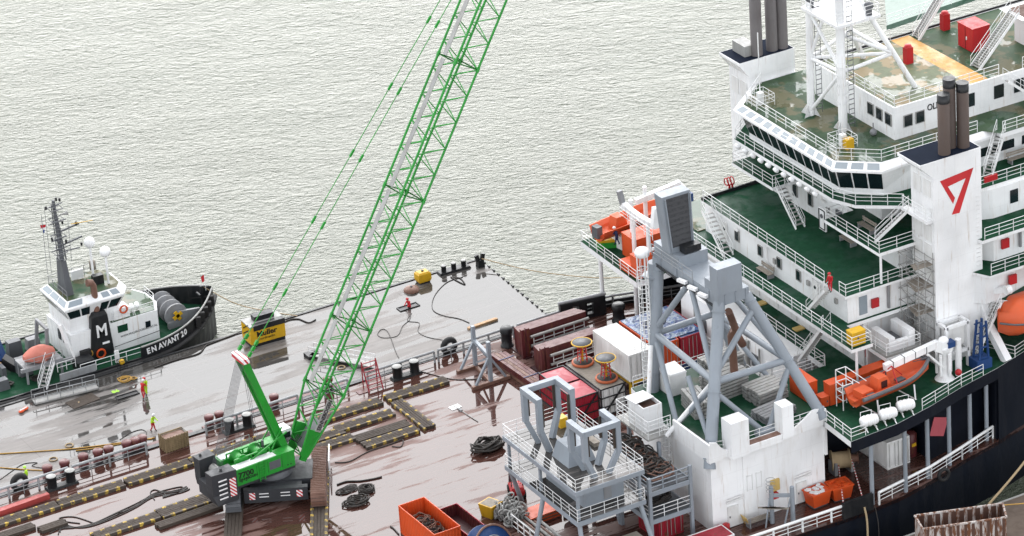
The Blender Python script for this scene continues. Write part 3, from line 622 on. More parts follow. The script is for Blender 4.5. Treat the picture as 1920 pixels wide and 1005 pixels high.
# main deck rails
NR = [(x,y+.15,0) for x,y in [(14,-31.6),(20,-31.6),(34,-31.9)]]
def ship_rail(pts, step=3.0, mat='rail_white', col=0.10):
    b = MB(); pts = [Vector(p) for p in pts]
    for p, q in zip(pts, pts[1:]):
        L = (q-p).length; n = max(1, round(L/step))
        b.tube(p+Vector((0,0,1.15)), q+Vector((0,0,1.15)), .13, 8)
        for h in (.38,.75): b.tube(p+Vector((0,0,h)), q+Vector((0,0,h)), .035, 5)
        for k in range(n+1):
            c = p.lerp(q, k/n); b.tube(c, c+Vector((0,0,1.15)), col, 6)
            if k < n: c = p.lerp(q, (k+.5)/n); b.tube(c, c+Vector((0,0,1.1)), .04, 5)
    return b.build('railing', mat, ship)
ship_rail(NR); ship_rail([(36,-31.6,0),(42,-30.5,0),(46,-29.3,0),(50.2,-27.9,0)])
MB().box(32.2,35.2,-32.0,-31.7,0,1.5).build('fairlead_plate','black_paint',ship)
ship_rail([(-60,13.05,0),(-26,13.05,0)], mat='rail_grey')
for x0, x1 in ((-26,-17.6),(-17.2,-10.2),(-4.4,4.6),(5.0,9.6),(11.6,18.4),(18.8,26.6),(27,33.5)): ship_rail([(x0,13.05,0),(x1,13.05,0)], mat='rail_grey')
ship_rail([(33.5,13.4,0),(37,12.9,0),(41,11.6,0),(46,10.0,0)], mat='rail_grey')
MB().box(-90,33.5,13.7,14.2,0.0,0.12).build('edge_bar','black_paint',ship)
b = MB()
for (xa,ya),(xb,yb) in zip([(33.5,13.6),(37,13.2),(41,12.0),(46,10.4)],[(37,13.2),(41,12.0),(46,10.4),(52,8.5)]): b.beam((xa,ya,.35),(xb,yb,.35),.2,.7)
b.build('bulwark','black_paint',ship)

# fittings on the deckhouse wall under the walkways
for y_,z_,h_ in ((-1.0,.2,2.1),(-5.5,3.6,1.9),(-9.5,3.6,1.9),(-13.8,3.6,1.9)): MB().box(36.82,36.9,y_-.45,y_+.45,z_,z_+h_).build('door','white_container',ship)
for y_ in (-3.2,-7.4,-11.6): MB().box(36.8,36.9,y_-.5,y_+.5,4.2,5.4).build('opening','grey_dark',ship)
for y_,r_ in ((-2.2,.16),(-6.4,.12),(-10.6,.2),(-12.6,.1)): MB().tube((36.7,y_,.1),(36.7,y_,6.4),r_,8).build('pipe','galv',ship)
MB().box(36.3,36.9,-16.4,.4,3.2,3.32).build('gallery','galv',ship); railing(ship,[(36.35,-16.3,3.3),(36.35,.3,3.3)],r=.028)
MB().tube((36.6,-16.3,2.6),(36.6,.4,2.6),.14,8).build('pipe','rust_pipe',ship)

# window surrounds
def surround(par, x0,x1,y0,y1,z0,z1, t=.06):
    b = MB()
    if y1-y0 > x1-x0: b.box(x0,x1,y0-t,y0,z0-t,z1+t); b.box(x0,x1,y1,y1+t,z0-t,z1+t); b.box(x0,x1,y0,y1,z1,z1+t); b.box(x0,x1,y0,y1,z0-t,z0)
    else: b.box(x0-t,x0,y0,y1,z0-t,z1+t); b.box(x1,x1+t,y0,y1,z0-t,z1+t); b.box(x0,x1,y0,y1,z1,z1+t); b.box(x0,x1,y0,y1,z0-t,z0)
    b.build('window_surround','galv',par)
for y_ in (-4.9,-8.6,-11.6,-14.6): surround(tB,39.64,39.75,y_-.3,y_+.3,12.9,13.8)
for y_ in (-14.95,-13.6,-12.3): surround(house,48.99,49.1,y_-.42,y_+.42,25.0,26.0,.05)
for x_ in (50.45,51.68): surround(house,x_-.4,x_+.4,-15.91,-15.8,24.8,25.8,.05)
for y_ in (-5.2,-7.6): surround(tC,45.58,45.7,y_-.3,y_+.3,15.6,16.7)
# ================================================================== generic kit
def root_at(root, loc):
    """move a root to the thing's base without moving its parts"""
    root.location = loc; inv = Matrix.Translation(Vector(loc)).inverted()
    for c in root.children: c.matrix_parent_inverse = inv
    return root
def corr(b, p0, p1, z0, z1, pitch=0.28, dep=0.045):
    p0 = Vector((*p0, 0)); p1 = Vector((*p1, 0)); d = p1-p0; L = d.length; d.normalize(); nn = Vector((d.y, -d.x, 0))
    n = max(2, int(L/pitch)); xs = []
    for k in range(n):
        for f, o in ((0,0),(.3,0),(.5,dep),(.8,dep)): xs.append((L*(k+f)/n, o))
    xs.append((L, 0))
    lo = [p0 + d*x + nn*(-o) for x, o in xs]
    vs = [v+Vector((0,0,z0)) for v in lo] + [v+Vector((0,0,z1)) for v in lo]; m = len(lo)
    b.add(vs, [(i, i+1, m+i+1, m+i) for i in range(m-1)])
def container(label, c, rz, L=6.06, W_=2.44, H=2.59, mat='white_container', frame=None, roof=None, open_top=False, group=None, cat='container', inner=None, corr_roof=False):
    """L along local Y, W along local X; c = centre of the base"""
    t = thing('shipping_container', label, cat, c, rz, group); x, y = W_/2, L/2
    b = MB(); fr = frame or mat
    corr(b, (-x+.06,-y+.05), (x-.06,-y+.05), .12, H-.1); corr(b, (x-.06,y-.05), (-x+.06,y-.05), .12, H-.1)
    corr(b, (x-.05,-y+.06), (x-.05,y-.06), .12, H-.1); corr(b, (-x+.05,y-.06), (-x+.05,-y+.06), .12, H-.1)
    b.build('side_panel', mat, t)
    b = MB()
    for sx in (-1,1):
        for sy in (-1,1): b.box(sx*x-.08*(sx>0)-0, sx*x+.08*(sx<0), sy*y-.1*(sy>0), sy*y+.1*(sy<0), 0, H)
        b.box(min(sx*x,sx*(x-.07)), max(sx*x,sx*(x-.07)), -y+.1, y-.1, H-.12, H-.002); b.box(min(sx*x,sx*(x-.07)), max(sx*x,sx*(x-.07)), -y+.1, y-.1, .002, .15)
    for sy in (-1,1):
        b.box(-x+.08, x-.08, min(sy*y,sy*(y-.07)), max(sy*y,sy*(y-.07)), H-.12, H-.004); b.box(-x+.08, x-.08, min(sy*y,sy*(y-.07)), max(sy*y,sy*(y-.07)), .004, .15)
    b.build('frame', fr, t)
    if open_top:
        MB().box(-x+.1,x-.1,-y+.1,y-.1,.1,.2).build('floor', inner or mat, t)
    else:
        b = MB()
        if corr_roof:
            n = int(L/.32)
            for k in range(n): b.box(-x+.1,x-.1,-y+.12+k*(L-.24)/n,-y+.12+(k+.6)*(L-.24)/n,H-.05,H-.015)
        b.box(-x+.05,x-.05,-y+.05,y-.05,H-.10,H-.05); b.build('roof', roof or mat, t)
        b = MB()
        for xx in (-.9,-.35,.35,.9): b.tube((xx*x*.9,-y-.02,.2),(xx*x*.9,-y-.02,H-.2),.025,5)
        b.box(-.02,.02,-y-.03,-y+.02,.15,H-.15); b.build('lock_rod', 'galv', t)
    return t
def hank(parent, c, rad, turns, r, mat, seed=0, sq=0.8, h=.3, name='rope'):
    rnd = random.Random(seed); pts = []
    for k in range(turns*14):
        a = k*2*math.pi/14; rr = rad*(0.72+.28*math.sin(k*.37+seed)+rnd.uniform(-.08,.08)); pts.append((c[0]+rr*math.cos(a), c[1]+sq*rr*math.sin(a), c[2]+r+h*(k/(turns*14))*rnd.uniform(.4,1)))
    return MB().path(pts, r, 5).build(name, mat, parent)
def cable(name, label, cat, pts, r, mat, group=None, sub=6):
    """a line laid along pts, smoothed"""
    P_ = [Vector(p) for p in pts]; out = []
    for i in range(len(P_)-1):
        p0 = P_[max(0,i-1)]; p1 = P_[i]; p2 = P_[i+1]; p3 = P_[min(len(P_)-1,i+2)]
        for k in range(sub):
            t = k/sub; out.append(.5*((2*p1)+(p2-p0)*t+(2*p0-5*p1+4*p2-p3)*t*t+(3*p1-p0-3*p2+p3)*t**3))
    out.append(P_[-1])
    return MB().path(out, r, 6).build(name, mat, None, label=label, cat=cat, group=group)
def boat_shell(b, L, B, keel, sheer, rise=.5, bow=.35, n=14, inner=True, thick=.12, flo=.45):
    """open boat, bow at +x; returns rings lofted into b"""
    rings = []; prof = (-1,-.98,-.75,-.35,0,.35,.75,.98,1)
    for i in range(n+1):
        t = i/n; x = -L/2+L*t
        hb = B/2*(1-max(0,(t-.55)/.45)**2.2)*(0.90+.10*min(1,t/.2)); hb = max(hb,.03)
        zk = keel+rise*max(0,(t-.6)/.4)**2; zs = sheer+bow*max(0,(t-.4)/.6)**2
        ring = []
        for q in prof:
            a = abs(q); z = zk+(zs-zk)*(a**2.6); ring.append((x, hb*q if a<.9 else hb*(1 if q>0 else -1)*(.94 if a<1 else 1), z))
        if inner:
            zf = zk+(zs-zk)*flo; hi = max(hb-thick,.02); ring += [(x,hi,zs),(x,hi*.85,zf),(x,-hi*.85,zf),(x,-hi,zs)]
        rings.append(ring)
    b.loft(rings, True, True); return b
def ring(b, c, r, t, n=12, axis='z'):
    f = {'z':lambda a:(c[0]+r*math.cos(a),c[1]+r*math.sin(a),c[2]),'x':lambda a:(c[0],c[1]+r*math.cos(a),c[2]+r*math.sin(a)),'y':lambda a:(c[0]+r*math.cos(a),c[1],c[2]+r*math.sin(a))}[axis]
    return b.path([f(2*math.pi*k/n) for k in range(n)], t, 5, True)
# ---- people: one skinned body, helmet a child
def person(label, loc, rz=0, jacket='hivis', trouser='coverall_red', helmet='white_gloss', pose='stand', group=None):
    t = thing('person', label, 'person', loc, rz, group)
    lean = {'stand':0.0,'bend':.55,'lean':.22,'hatch':.3}[pose]; hz = .92
    hip = Vector((0,0,hz)); ch = hip+Vector((math.sin(lean)*.42,0,math.cos(lean)*.42)); nk = hip+Vector((math.sin(lean)*.58,0,math.cos(lean)*.58)); hd = nk+Vector((.06+.1*lean,0,.12)); tp = hd+Vector((.02,0,.13))
    V_ = [hip, ch, nk, hd, tp]; Rr = [.15,.17,.065,.10,.075]; Ed = [(0,1),(1,2),(2,3),(3,4)]
    for s in (-1,1):
        k = len(V_); st = .16 if pose != 'stand' else .09
        V_ += [hip+Vector((0,s*.1,-.06)), Vector((.05+.04*s*st,s*.13,.50)), Vector((-.02+s*st,s*.14,.09)), Vector((.14+s*st,s*.15,.045))]; Rr += [.10,.075,.055,.05]
        Ed += [(0,k),(k,k+1),(k+1,k+2),(k+2,k+3)]
        k = len(V_); sh = ch+Vector((0,s*.19,.07))
        if pose == 'stand': el = sh+Vector((.03,s*.06,-.28)); ha = el+Vector((.18,-s*.02,-.16))
        else: el = sh+Vector((.14,s*.06,-.25)); ha = el+Vector((.22,-s*.05,-.08))
        V_ += [sh, el, ha, ha+Vector((.07,0,-.03))]; Rr += [.075,.055,.042,.04]; Ed += [(1,k),(k,k+1),(k+1,k+2),(k+2,k+3)]
    me = bpy.data.meshes.new('body'); me.from_pydata([tuple(v) for v in V_], Ed, []); o = bpy.data.objects.new('tmp', me); COL.objects.link(o)
    md = o.modifiers.new('s','SKIN')
    for i, q in enumerate(me.skin_vertices[0].data): q.radius = (Rr[i], Rr[i]); q.use_root = (i == 0)
    sb = o.modifiers.new('u','SUBSURF'); sb.levels = 1; sb.render_levels = 1
    dg = bpy.context.evaluated_depsgraph_get(); m2 = bpy.data.meshes.new_from_object(o.evaluated_get(dg)); bpy.data.objects.remove(o)
    m2.name = 'body'; m2.materials.clear()
    for q in (jacket, trouser, 'skin', 'rubber'): m2.materials.append(M[q])
    for p in m2.polygons:
        c = p.center; p.use_smooth = True
        p.material_index = 2 if (c-hd).length < .2 and c.z > nk.z-.02 else 3 if c.z < .14 else 1 if c.z < hz-.02 and abs(c.y) < .24 and not (c-hip).length > .99 and (c.x < .2) else 0
    ob = mk('body', m2, None, t)
    MB().lathe([(.155,-.02),(.15,.04),(.11,.11),(.03,.14)], tp+Vector((0,0,-.06)), 10).build('helmet', helmet, t)
    return t
# ================================================================== block house under the boom rest (part of the ship)
bh = MB().prism([(22.35,-27.5),(33.4,-27.5),(33.4,-13.0),(23.6,-13.0),(22.35,-20)], 0, 6.95).build('block_house','white_paint',ship)
MB().add([(22.5,-27.3,7.0),(33.4,-27.3,7.0),(33.4,-13.1,7.0),(23.6,-13.1,7.0),(22.5,-20,7.0)], [(0,1,2,3,4)]).build('top_deck','deck_green',bh)
def bulwark(xz, y0, y1):
    b = MB(); n = len(xz); vs = [(x,y0,z) for x,z in xz]+[(x,y1,z) for x,z in xz]
    b.add(vs, [tuple(range(n)), tuple(range(2*n-1,n-1,-1))]+[(i,n+i,n+(i+1)%n,(i+1)%n) for i in range(n)]); return b
def scal(x0, z0_, x1, z1_, n=7): return [(x0+(x1-x0)*k/n, z0_+(z1_-z0_)*(1-math.cos(k/n*math.pi/2))) for k in range(n+1)]
xz = [(22.35,6.6),(33.55,6.6),(33.55,7.9),(32.9,8.3)] + [(32.9-2.4*math.sin(k*math.pi/2/6), 9.1-1.9*math.sin(k*math.pi/2/6)**.6) for k in range(1,7)] + [(30.0,7.2),(25.7,7.2),(24.3,7.3)] + [(24.3-1.3*k/5, 7.3+1.0*(k/5)**2.2) for k in range(1,6)] + [(22.35,8.5)]
bulwark(xz, -27.62, -27.42).build('bulwark','white_paint',bh)
MB().box(22.2,22.4,-27.6,-22.0,6.6,8.3).build('bulwark','white_paint',bh)
MB().box(24.0,25.7,-28.3,-26.8,6.7,10.0).build('pier','white_paint',bh); MB().box(29.0,30.1,-28.2,-27.0,6.9,9.9).build('pier','white_paint',bh)
MB().box(25.7,29.0,-28.1,-27.2,6.7,7.35).build('ledge','white_paint',bh); MB().box(25.7,29.0,-28.0,-27.3,7.35,7.36).build('rusty_ledge_top','rust_pipe',bh)
MB().box(33.4,33.62,-27.7,-26.6,3.8,8.1).build('corner_column','white_paint',bh); MB().box(25.4,27.4,-27.62,-27.5,0,6.7).build('raised_panel','white_paint',bh)
for x_ in (23.75,30.5):
    d_ = MB().box(x_,x_+1.0,-27.66,-27.5,.12,2.0).build('door','white_container',bh); MB().box(x_+.1,x_+.18,-27.72,-27.65,1.0,1.15).build('handle','grey_dark',d_)
    b = MB(); b.tube((x_-.2,-27.8,2.5),(x_+1.4,-27.8,2.55),.05,6); b.tube((x_-.2,-27.8,2.75),(x_+1.4,-27.8,2.8),.05,6); b.build('pipe','white_container',bh)
MB().box(28.0,28.8,-27.75,-27.5,2.1,3.1).build('cable_box','yellow_pale',bh); MB().box(28.0,28.5,-28.0,-27.6,1.5,2.0).build('horn','red_paint',bh)
b = MB()
for x_ in (25.7,26.2,26.6,27.1): b.beam((x_,-27.66,2.9),(x_,-27.66,4.4),.04)
for z_ in (3.0,4.3): b.beam((25.7,-27.66,z_),(26.2,-27.66,z_),.04); b.beam((26.6,-27.66,z_),(27.1,-27.66,z_),.04)
b.build('bracket','white_container',bh)
MB().beam((25.0,-28.0,.9),(25.3,-28.0,.02),.9,.06).build('leaning_board','yellow_pale',ship)
railing(ship, [(25.75,-27.2,7.0),(29.0,-27.2,7.0)], r=.03); railing(ship, [(30.1,-27.2,7.0),(32.6,-27.2,7.0)], r=.03); railing(ship, [(22.6,-22,7.0),(22.6,-26.6,7.0),(23.9,-27.2,7.0)], r=.03); railing(ship, [(23.7,-13.2,7.0),(33.4,-13.2,7.0)], r=.03)
# caged ladder on the side
b = MB()
for k in range(22): b.beam((22.2,-21.6,.6+.3*k),(22.2,-21.15,.6+.3*k),.04)
for y_ in (-21.6,-21.15): b.tube((22.2,y_,.3),(22.2,y_,8.0),.035,5)
for k in range(7): ring(b,(21.9,-21.4,2.6+.8*k),.41,.025,10)
for k in range(5): a_ = math.pi*.5+k*math.pi/4; b.tube((21.9+.4*math.cos(a_),-21.4+.4*math.sin(a_),2.4),(21.9+.4*math.cos(a_),-21.4+.4*math.sin(a_),8.0),.022,4)
b.build('caged_ladder','rail_white',bh)
# ================================================================== boom rest gantry
gt = thing('boom_rest_gantry','tall grey tubular gantry with boom rest standing on the white block house','gantry')
LF = {'fl':(Vector((22.45,-27.2,5.9)),Vector((26.7,-22.9,18.2))),'fr':(Vector((33.4,-27.55,7.3)),Vector((29.2,-23.0,18.2))),'bl':(Vector((23.8,-15.2,.1)),Vector((26.6,-13.6,18.6))),'br':(Vector((33.3,-15.2,7.0)),Vector((29.2,-14.2,18.2)))}
for k, r_ in (('fl',.52),('fr',.46),('bl',.50),('br',.42)): MB().tube(*LF[k], r_, 16).build('leg','grey_blue',gt)
for k, r_ in (('fl',.52),('fr',.46),('bl',.50),('br',.42)):
    for f_ in (.06,.46,.94): a_,c_ = LF[k]; d_ = (c_-a_).normalized(); m_ = a_.lerp(c_,f_); MB().tube(m_-d_*.05,m_+d_*.05,r_+.09,16).build('flange','grey_blue',gt)
def on(k, z): p, q = LF[k]; return p.lerp(q, (z-p.z)/(q.z-p.z))
br = [(on('fl',12.3),on('fr',12.4),.30),(on('fl',12.3),on('bl',12.0),.30),(on('fr',12.4),on('br',12.4),.28),(on('bl',12.0),on('br',12.4),.28),
      (on('fl',11.6),Vector((28.2,-26.6,7.2)),.24),(on('fr',12.0),Vector((28.6,-26.6,7.2)),.24),(on('fl',12.8),on('fr',17.0),.26),(on('fl',12.3),Vector((26.6,-18.5,18.3)),.24),(on('bl',12.4),Vector((26.7,-18.5,18.3)),.26),
      (on('fl',12.0),Vector((23.2,-21.0,7.1)),.22),(on('bl',11.6),Vector((23.2,-21.0,7.1)),.24),(on('fl',7.6),Vector((23.6,-22.5,12.1)),.22),(on('fr',12.0),Vector((33.3,-21.0,7.1)),.22),(on('br',12),Vector((33.3,-21,7.1)),.22),(on('br',12.4),Vector((29.2,-18.5,18)),.24),(on('fr',12.6),Vector((29.2,-18.5,18)),.24)]
for p, q, r_ in br: MB().tube(p, q, r_, 12).build('brace','grey_blue',gt)
MB().tube(Vector((27.4,-26.6,7.25)),Vector((29.3,-26.65,7.25)),.32,12).build('node_pipe','grey_blue',gt)
b = MB(); b.box(26.3,29.3,-23.4,-13.2,18.0,19.0); gd = b.build('girder','grey_blue',gt)
MB().box(26.3,28.65,-23.45,-22.25,19.0,21.4).build('front_block','grey_blue',gt); MB().box(26.35,28.4,-22.25,-21.3,19.0,19.9).build('front_step','grey_blue',gt)
MB().box(26.35,29.2,-17.3,-13.4,19.0,20.1).build('tower_base','grey_blue',gt)
# raked tower with recessed dark boards
def raked(x0,x1,y0,y1,z0,z1,dx,dy,name,mat,par):
    return MB().loft([[(x0,y0,z0),(x1,y0,z0),(x1,y1,z0),(x0,y1,z0)],[(x0+dx,y0+dy,z1),(x1+dx*.5,y0+dy,z1),(x1+dx*.5,y1+dy,z1),(x0+dx,y1+dy,z1)]]).build(name,mat,par)
tw = raked(26.15,28.5,-16.3,-15.1,20.1,25.6,-.75,-.4,'tower','grey_blue',gt)
for k in range(9):
    z0_ = 20.6+.53*k; o_ = -.75*(z0_-20.2)/5.4; oy = -.4*(z0_-20.2)/5.4
    MB().box(26.45+o_,28.25+o_*.5,-16.36+oy,-16.28+oy,z0_,z0_+.5).build('board','sheet',tw)
b = MB(); b.beam((26.35,-16.42,20.3),(25.65,-16.82,25.4),.1); b.beam((28.4,-16.42,20.3),(28.05,-16.82,25.4),.1); b.build('board_rail','grey_blue',tw)
MB().box(27.0,28.6,-17.3,-16.5,20.2,20.8).build('dark_box','black_paint',gt)
railing(gt, [(26.0,-13.6,19.0),(26.0,-20.0,19.0)], mat='rail_grey', r=.028)
for y_ in (-18.4,-20.0,-21.6):
    MB().obox((25.95,y_,18.5),(.35,.95,.25),.25).build('floodlight','white_gloss',gt)
b = MB(); b.lathe([(.8,16.9),(.8,17.0),(.3,17.0)],(26.1,-13.2,0),14); b.tube((26.1,-13.2,0.2),(26.3,-13.4,18.2),.55,16)
b.build('ladder_column','grey_blue',gt)
b = MB()
for k in range(46): b.beam((25.35,-13.9,1+.36*k),(25.35,-13.4,1+.36*k),.05)
for y_ in (-13.9,-13.4): b.tube((25.35,y_,.5),(25.35,y_,19.5),.05,5)
for k in range(14): ring(b,(25.0,-13.65,7+.85*k),.48,.03,10)
for k in range(5): a_ = math.pi*.5+k*math.pi/4; b.tube((25+.48*math.cos(a_),-13.65+.48*math.sin(a_),7),(25+.48*math.cos(a_),-13.65+.48*math.sin(a_),19.2),.03,4)
b.build('caged_ladder','rail_white',gt)
MB().lathe([(.1,0),(.62,0),(.66,.35),(.5,.62),(.1,.7)],(25.4,-13.0,18.9),14).build('dome_cap','white_gloss',gt)
b = MB(); b.path([(28.4,-21.5,16.2),(28.9,-20.8,15.6),(30.2,-20.0,12.6),(30.8,-19.6,11.6)],.32,12); b.path([(29.5,-20.4,13.3),(29.9,-19.9,13.5),(29.9,-19.3,12.6),(30.1,-19.2,9.0),(30.2,-19.1,7.1)],.34,12); b.build('rusty_duct','rust_pipe',gt)
b = MB()
for k in range(3): b.path([(26.15,-13.6,18.3-.12*k),(26.15,-20,18.2-.12*k),(26.6,-22.6,17.6-.1*k),(25.2,-24.3,13.6),(23.0,-26.6,7.4)],.035,5)
b.build('cable_run','black_paint',gt)
for y_ in (-14.5,-17.0,-19.5,-22.0): MB().box(26.22,26.3,y_-.06,y_+.06,18.02,18.98).build('stiffener','grey_blue',gt)
for x_ in (27.0,28.0,29.0): MB().box(x_-.06,x_+.06,-23.47,-23.4,18.02,18.95).build('stiffener','grey_blue',gt)
root_at(gt,(27.9,-21.2,7.0))
# white skip crate on a railed side platform
pf = thing('side_platform','white railed side platform holding the open topped white crate','platform')
MB().box(19.9,22.25,-21.8,-16.6,6.85,7.0).build('floor','galv',pf); railing(pf,[(22.2,-21.7,7.0),(20.0,-21.7,7.0),(20.0,-16.7,7.0),(22.2,-16.7,7.0)],h=1.6,rails=(1,.75,.5,.25),step=1.0)
MB().tube((21.6,-21.9,6.9),(26.0,-23.0,11.4),.2,10).build('strut','white_paint',pf); MB().tube((22.2,-18.0,6.9),(24.6,-15.0,11.5),.2,10).build('strut','white_paint',pf); root_at(pf,(21,-19.2,6.85))
cr_ = thing('white_crate','open topped white steel crate on the railed side platform','crate',(21.2,-19.4,7.0))
b = MB(); b.box(-.9,.9,-1.2,-1.12,0,2.3); b.box(-.9,.9,1.12,1.2,0,2.3); b.box(-.9,-.82,-1.12,1.12,0,2.3); b.box(.82,.9,-1.12,1.12,0,2.3); b.box(-.82,.82,-1.12,1.12,0,.1); b.build('body','white_paint',cr_)
MB().obox((-.2,.55,2.42),(1.9,1.5,.06),.1).build('loose_lid','white_paint',cr_); MB().box(-.8,.8,-1.1,1.1,1.9,1.95).build('contents','rust_inside',cr_)
# ================================================================== things on the boat deck and tiers
def locker(label, x0,x1,y0,y1,z,h,mat='orange',group='orange deck lockers',name='deck_locker',cat='locker'):
    t = thing(name,label,cat,((x0+x1)/2,(y0+y1)/2,z),0,group); a,b_ = (x1-x0)/2,(y1-y0)/2
    MB().box(-a,a,-b_,b_,.06,h-.08).build('body',mat,t); MB().box(-a-.03,a+.03,-b_-.03,b_+.03,h-.08,h).build('lid',mat,t); MB().box(-a+.1,a-.1,-b_+.1,b_-.1,0,.06).build('plinth','grey_dark',t)
    b = MB()
    for k in range(max(1,int((x1-x0)/1.2))): b.box(-a+.5+1.2*k,-a+.62+1.2*k,-b_-.05,-b_,h*.45,h*.6)
    b.build('latch','grey_dark',t); return t
locker('long orange locker behind the orange rescue boat, left one of the pair', 35.25,39.2,-25.85,-24.9,7,2.0)
locker('orange locker behind the orange rescue boat, right one of the pair', 39.25,42.6,-25.75,-24.7,7,2.0)
locker('small low orange box at the left end of the long orange locker', 34.45,35.2,-25.75,-24.9,7,1.0)
locker('orange locker half hidden behind the sloping grey gantry leg', 34.0,35.0,-24.3,-21.6,7,1.9)
locker('tall orange locker at the railed corner of the far platform', 34.6,36.2,3.95,5.1,7,2.2)
locker('big orange locker in the middle of the far platform', 36.2,41.5,7.0,9.2,7,2.3)
locker('low orange box left of the tall orange locker on the far platform', 34.55,35.9,5.2,7.0,7,.9)
locker('yellow cabinet at the railed corner of the second deck', 37.6,38.9,-25.9,-25.0,11.8,1.3,'yellow','deck cabinets','cabinet','cabinet')
def bench(label, c, rz=0, L=1.8):
    t = thing('bench',label,'bench',c,rz,'slatted wooden benches')
    for k in range(3): MB().box(-L/2,L/2,-.28+.2*k,-.12+.2*k,.42,.47).build('seat_slat','plank_grey',t)
    for k in range(2): MB().box(-L/2,L/2,.3,.34,.6+.2*k,.75+.2*k).build('back_slat','plank_grey',t)
    for s in (-1,1): b = MB(); b.box(s*L*.42-.05,s*L*.42+.05,-.28,.34,0,.42); b.box(s*L*.42-.05,s*L*.42+.05,.34,.38,0,.98); b.build('leg','grey_mid',t)
bench('grey wooden bench against the windowed white wall of the second deck',(39.1,-10.2,11.8),math.pi/2*-1,2.0)
bench('grey wooden bench on the big green deck beside the open door',(45.0,-14.3,14.7),-math.pi/2,1.9)
bench('grey wooden bench under the bridge next to the steep stair',(44.4,-18.2,17.61),-math.pi/2,2.1)
bench('dark bench below the large bridge deck windows right of the funnel',(59.3,-20.0,20.6),0,3.0)
bench('long low bench against the front of the white block house',(26.2,-28.35,0),math.pi,2.4)
# life rafts in drums on cradles
def raft(label, c, rz):
    t = thing('life_raft_drum',label,'life raft',c,rz,'white life raft drums at the rail')
    MB().lathe([(.1,-.78),(.36,-.74),(.44,-.6),(.46,-.42),(.49,-.41),(.49,-.30),(.46,-.29),(.46,-.06),(.5,-.05),(.5,.05),(.46,.06),(.46,.29),(.49,.30),(.49,.41),(.46,.42),(.44,.6),(.36,.74),(.1,.78)],(0,0,.75),18,axis=(1,0,0)).build('drum','white_gloss',t)
    b = MB()
    for s in (-1,1): b.beam((s*.45,-.7,.02),(s*.45,.5,.5),.08); b.beam((s*.45,.45,0),(s*.45,.45,.5),.08); b.box(s*.45-.05,s*.45+.05,-.45,.45,.2,.3)
    b.build('cradle','rail_white',t)
    MB().path([(-.5,.55,.0),(-.5,.55,1.35),(.5,.55,1.35),(.5,.55,0)],.035,5).build('hoop','rail_white',t)
raft('white life raft drum at the deck edge, leftmost of the three below the rescue boat',(35.7,-30.9,7),-.12)
raft('white life raft drum in the middle of the three below the rescue boat',(37.6,-30.85,7),-.15)
raft('white life raft drum, rightmost of the three below the rescue boat',(39.6,-30.5,7),-.2)
# rescue boat on cradle, davit crane
rb = thing('rescue_boat','open orange rescue boat with console lying on its cradle by the long orange lockers','boat')
Mx = Matrix.Translation((39.9,-28.0,7.9)) @ Matrix.Rotation(R(6),4,'Z')
boat_shell(MB(),8.2,2.6,0.0,1.25,.6,.55).xf(Mx).build('hull','orange_boat',rb); b = MB()
for k in range(13): pass
bb = MB(); pts = []
for i in range(15):
    t_ = i/14; hb = 1.3*(1-max(0,(t_-.55)/.45)**2.2); pts.append((-4.1+8.2*t_,-hb-.05,1.12+.55*max(0,(t_-.4)/.6)**2))
bb.path(pts,.17,8); bb.path([(x,-y,z) for x,y,z in pts],.17,8); bb.xf(Mx).build('fender','grey_dark',rb)
MB().loft([[(-1.9,-.6,.6),(-.3,-.6,.6),(-.3,.6,.6),(-1.9,.6,.6)],[(-1.75,-.5,1.9),(-.8,-.5,1.9),(-.8,.5,1.9),(-1.75,.5,1.9)]]).xf(Mx).build('console','orange_boat',rb)
MB().box(-1.5,-.9,-.62,-.55,1.0,1.6).xf(Mx).build('window','glass_dark',rb)
MB().box(-3.6,-2.4,-.6,.6,.6,1.25).xf(Mx).build('engine_box','orange_boat',rb); MB().box(.4,1.2,-.5,.1,.8,.95).xf(Mx).build('hatch','grey_dark',rb); MB().box(-3.2,-2.5,-.9,-.5,1.0,1.06).xf(Mx).build('hatch','grey_dark',rb)
b = MB(); b.tube((-.2,-1.1,1.1),(.1,0,2.3),.05,6); b.tube((-.2,1.1,1.1),(.1,0,2.3),.05,6); b.tube((1.2,0,1.1),(.1,0,2.3),.05,6); b.xf(Mx).build('lifting_frame','red_paint',rb)
for x_ in (-2.4,1.6):
    b = MB()
    for s in (-1,1): b.beam((x_,s*1.2,-1.0),(x_+.3,s*.7,.2),.12)
    b.beam((x_,-1.3,-.95),(x_,1.3,-.95),.14); b.xf(Mx).build('cradle','white_paint',rb); root_at(rb,(39.9,-28.0,7))
def step_frame(c):
    t = thing('boarding_frame','white tubular boarding frame at the stern of the orange rescue boat','frame',c)
    b = MB()
    for x_ in (-.5,.5):
        for y_ in (-.5,.5): b.tube((x_,y_,0),(x_,y_,3.4 if y_>0 else 2.6),.05,5)
    for z_ in (.9,1.6,2.3): b.tube((-.5,-.5,z_),(.5,-.5,z_),.04,5); b.tube((-.5,.5,z_),(.5,.5,z_),.04,5); b.tube((-.5,-.5,z_),(-.5,.5,z_),.04,5); b.tube((.5,-.5,z_),(.5,.5,z_),.04,5)
    b.tube((-.5,.5,3.4),(.5,.5,3.4),.04,5); b.tube((-.5,.5,3.4),(.9,-.9,2.3),.04,5); b.tube((.5,.5,3.4),(1.6,-.9,2.3),.04,5); b.build('tube_frame','rail_white',t); MB().box(-.5,.5,-.5,.5,1.55,1.6).build('grating','galv',t)
step_frame((36.2,-26.6,7.0))
dv = thing('davit_crane','white hydraulic davit crane reaching over the orange rescue boat','crane')
B0 = Vector((45.7,-27.4,7.0))
MB().lathe([(.85,0),(.6,.35),(.42,.8),(.42,2.6),(.5,2.7),(.5,2.9)],B0,14).build('pedestal','white_paint',dv)
b = MB()
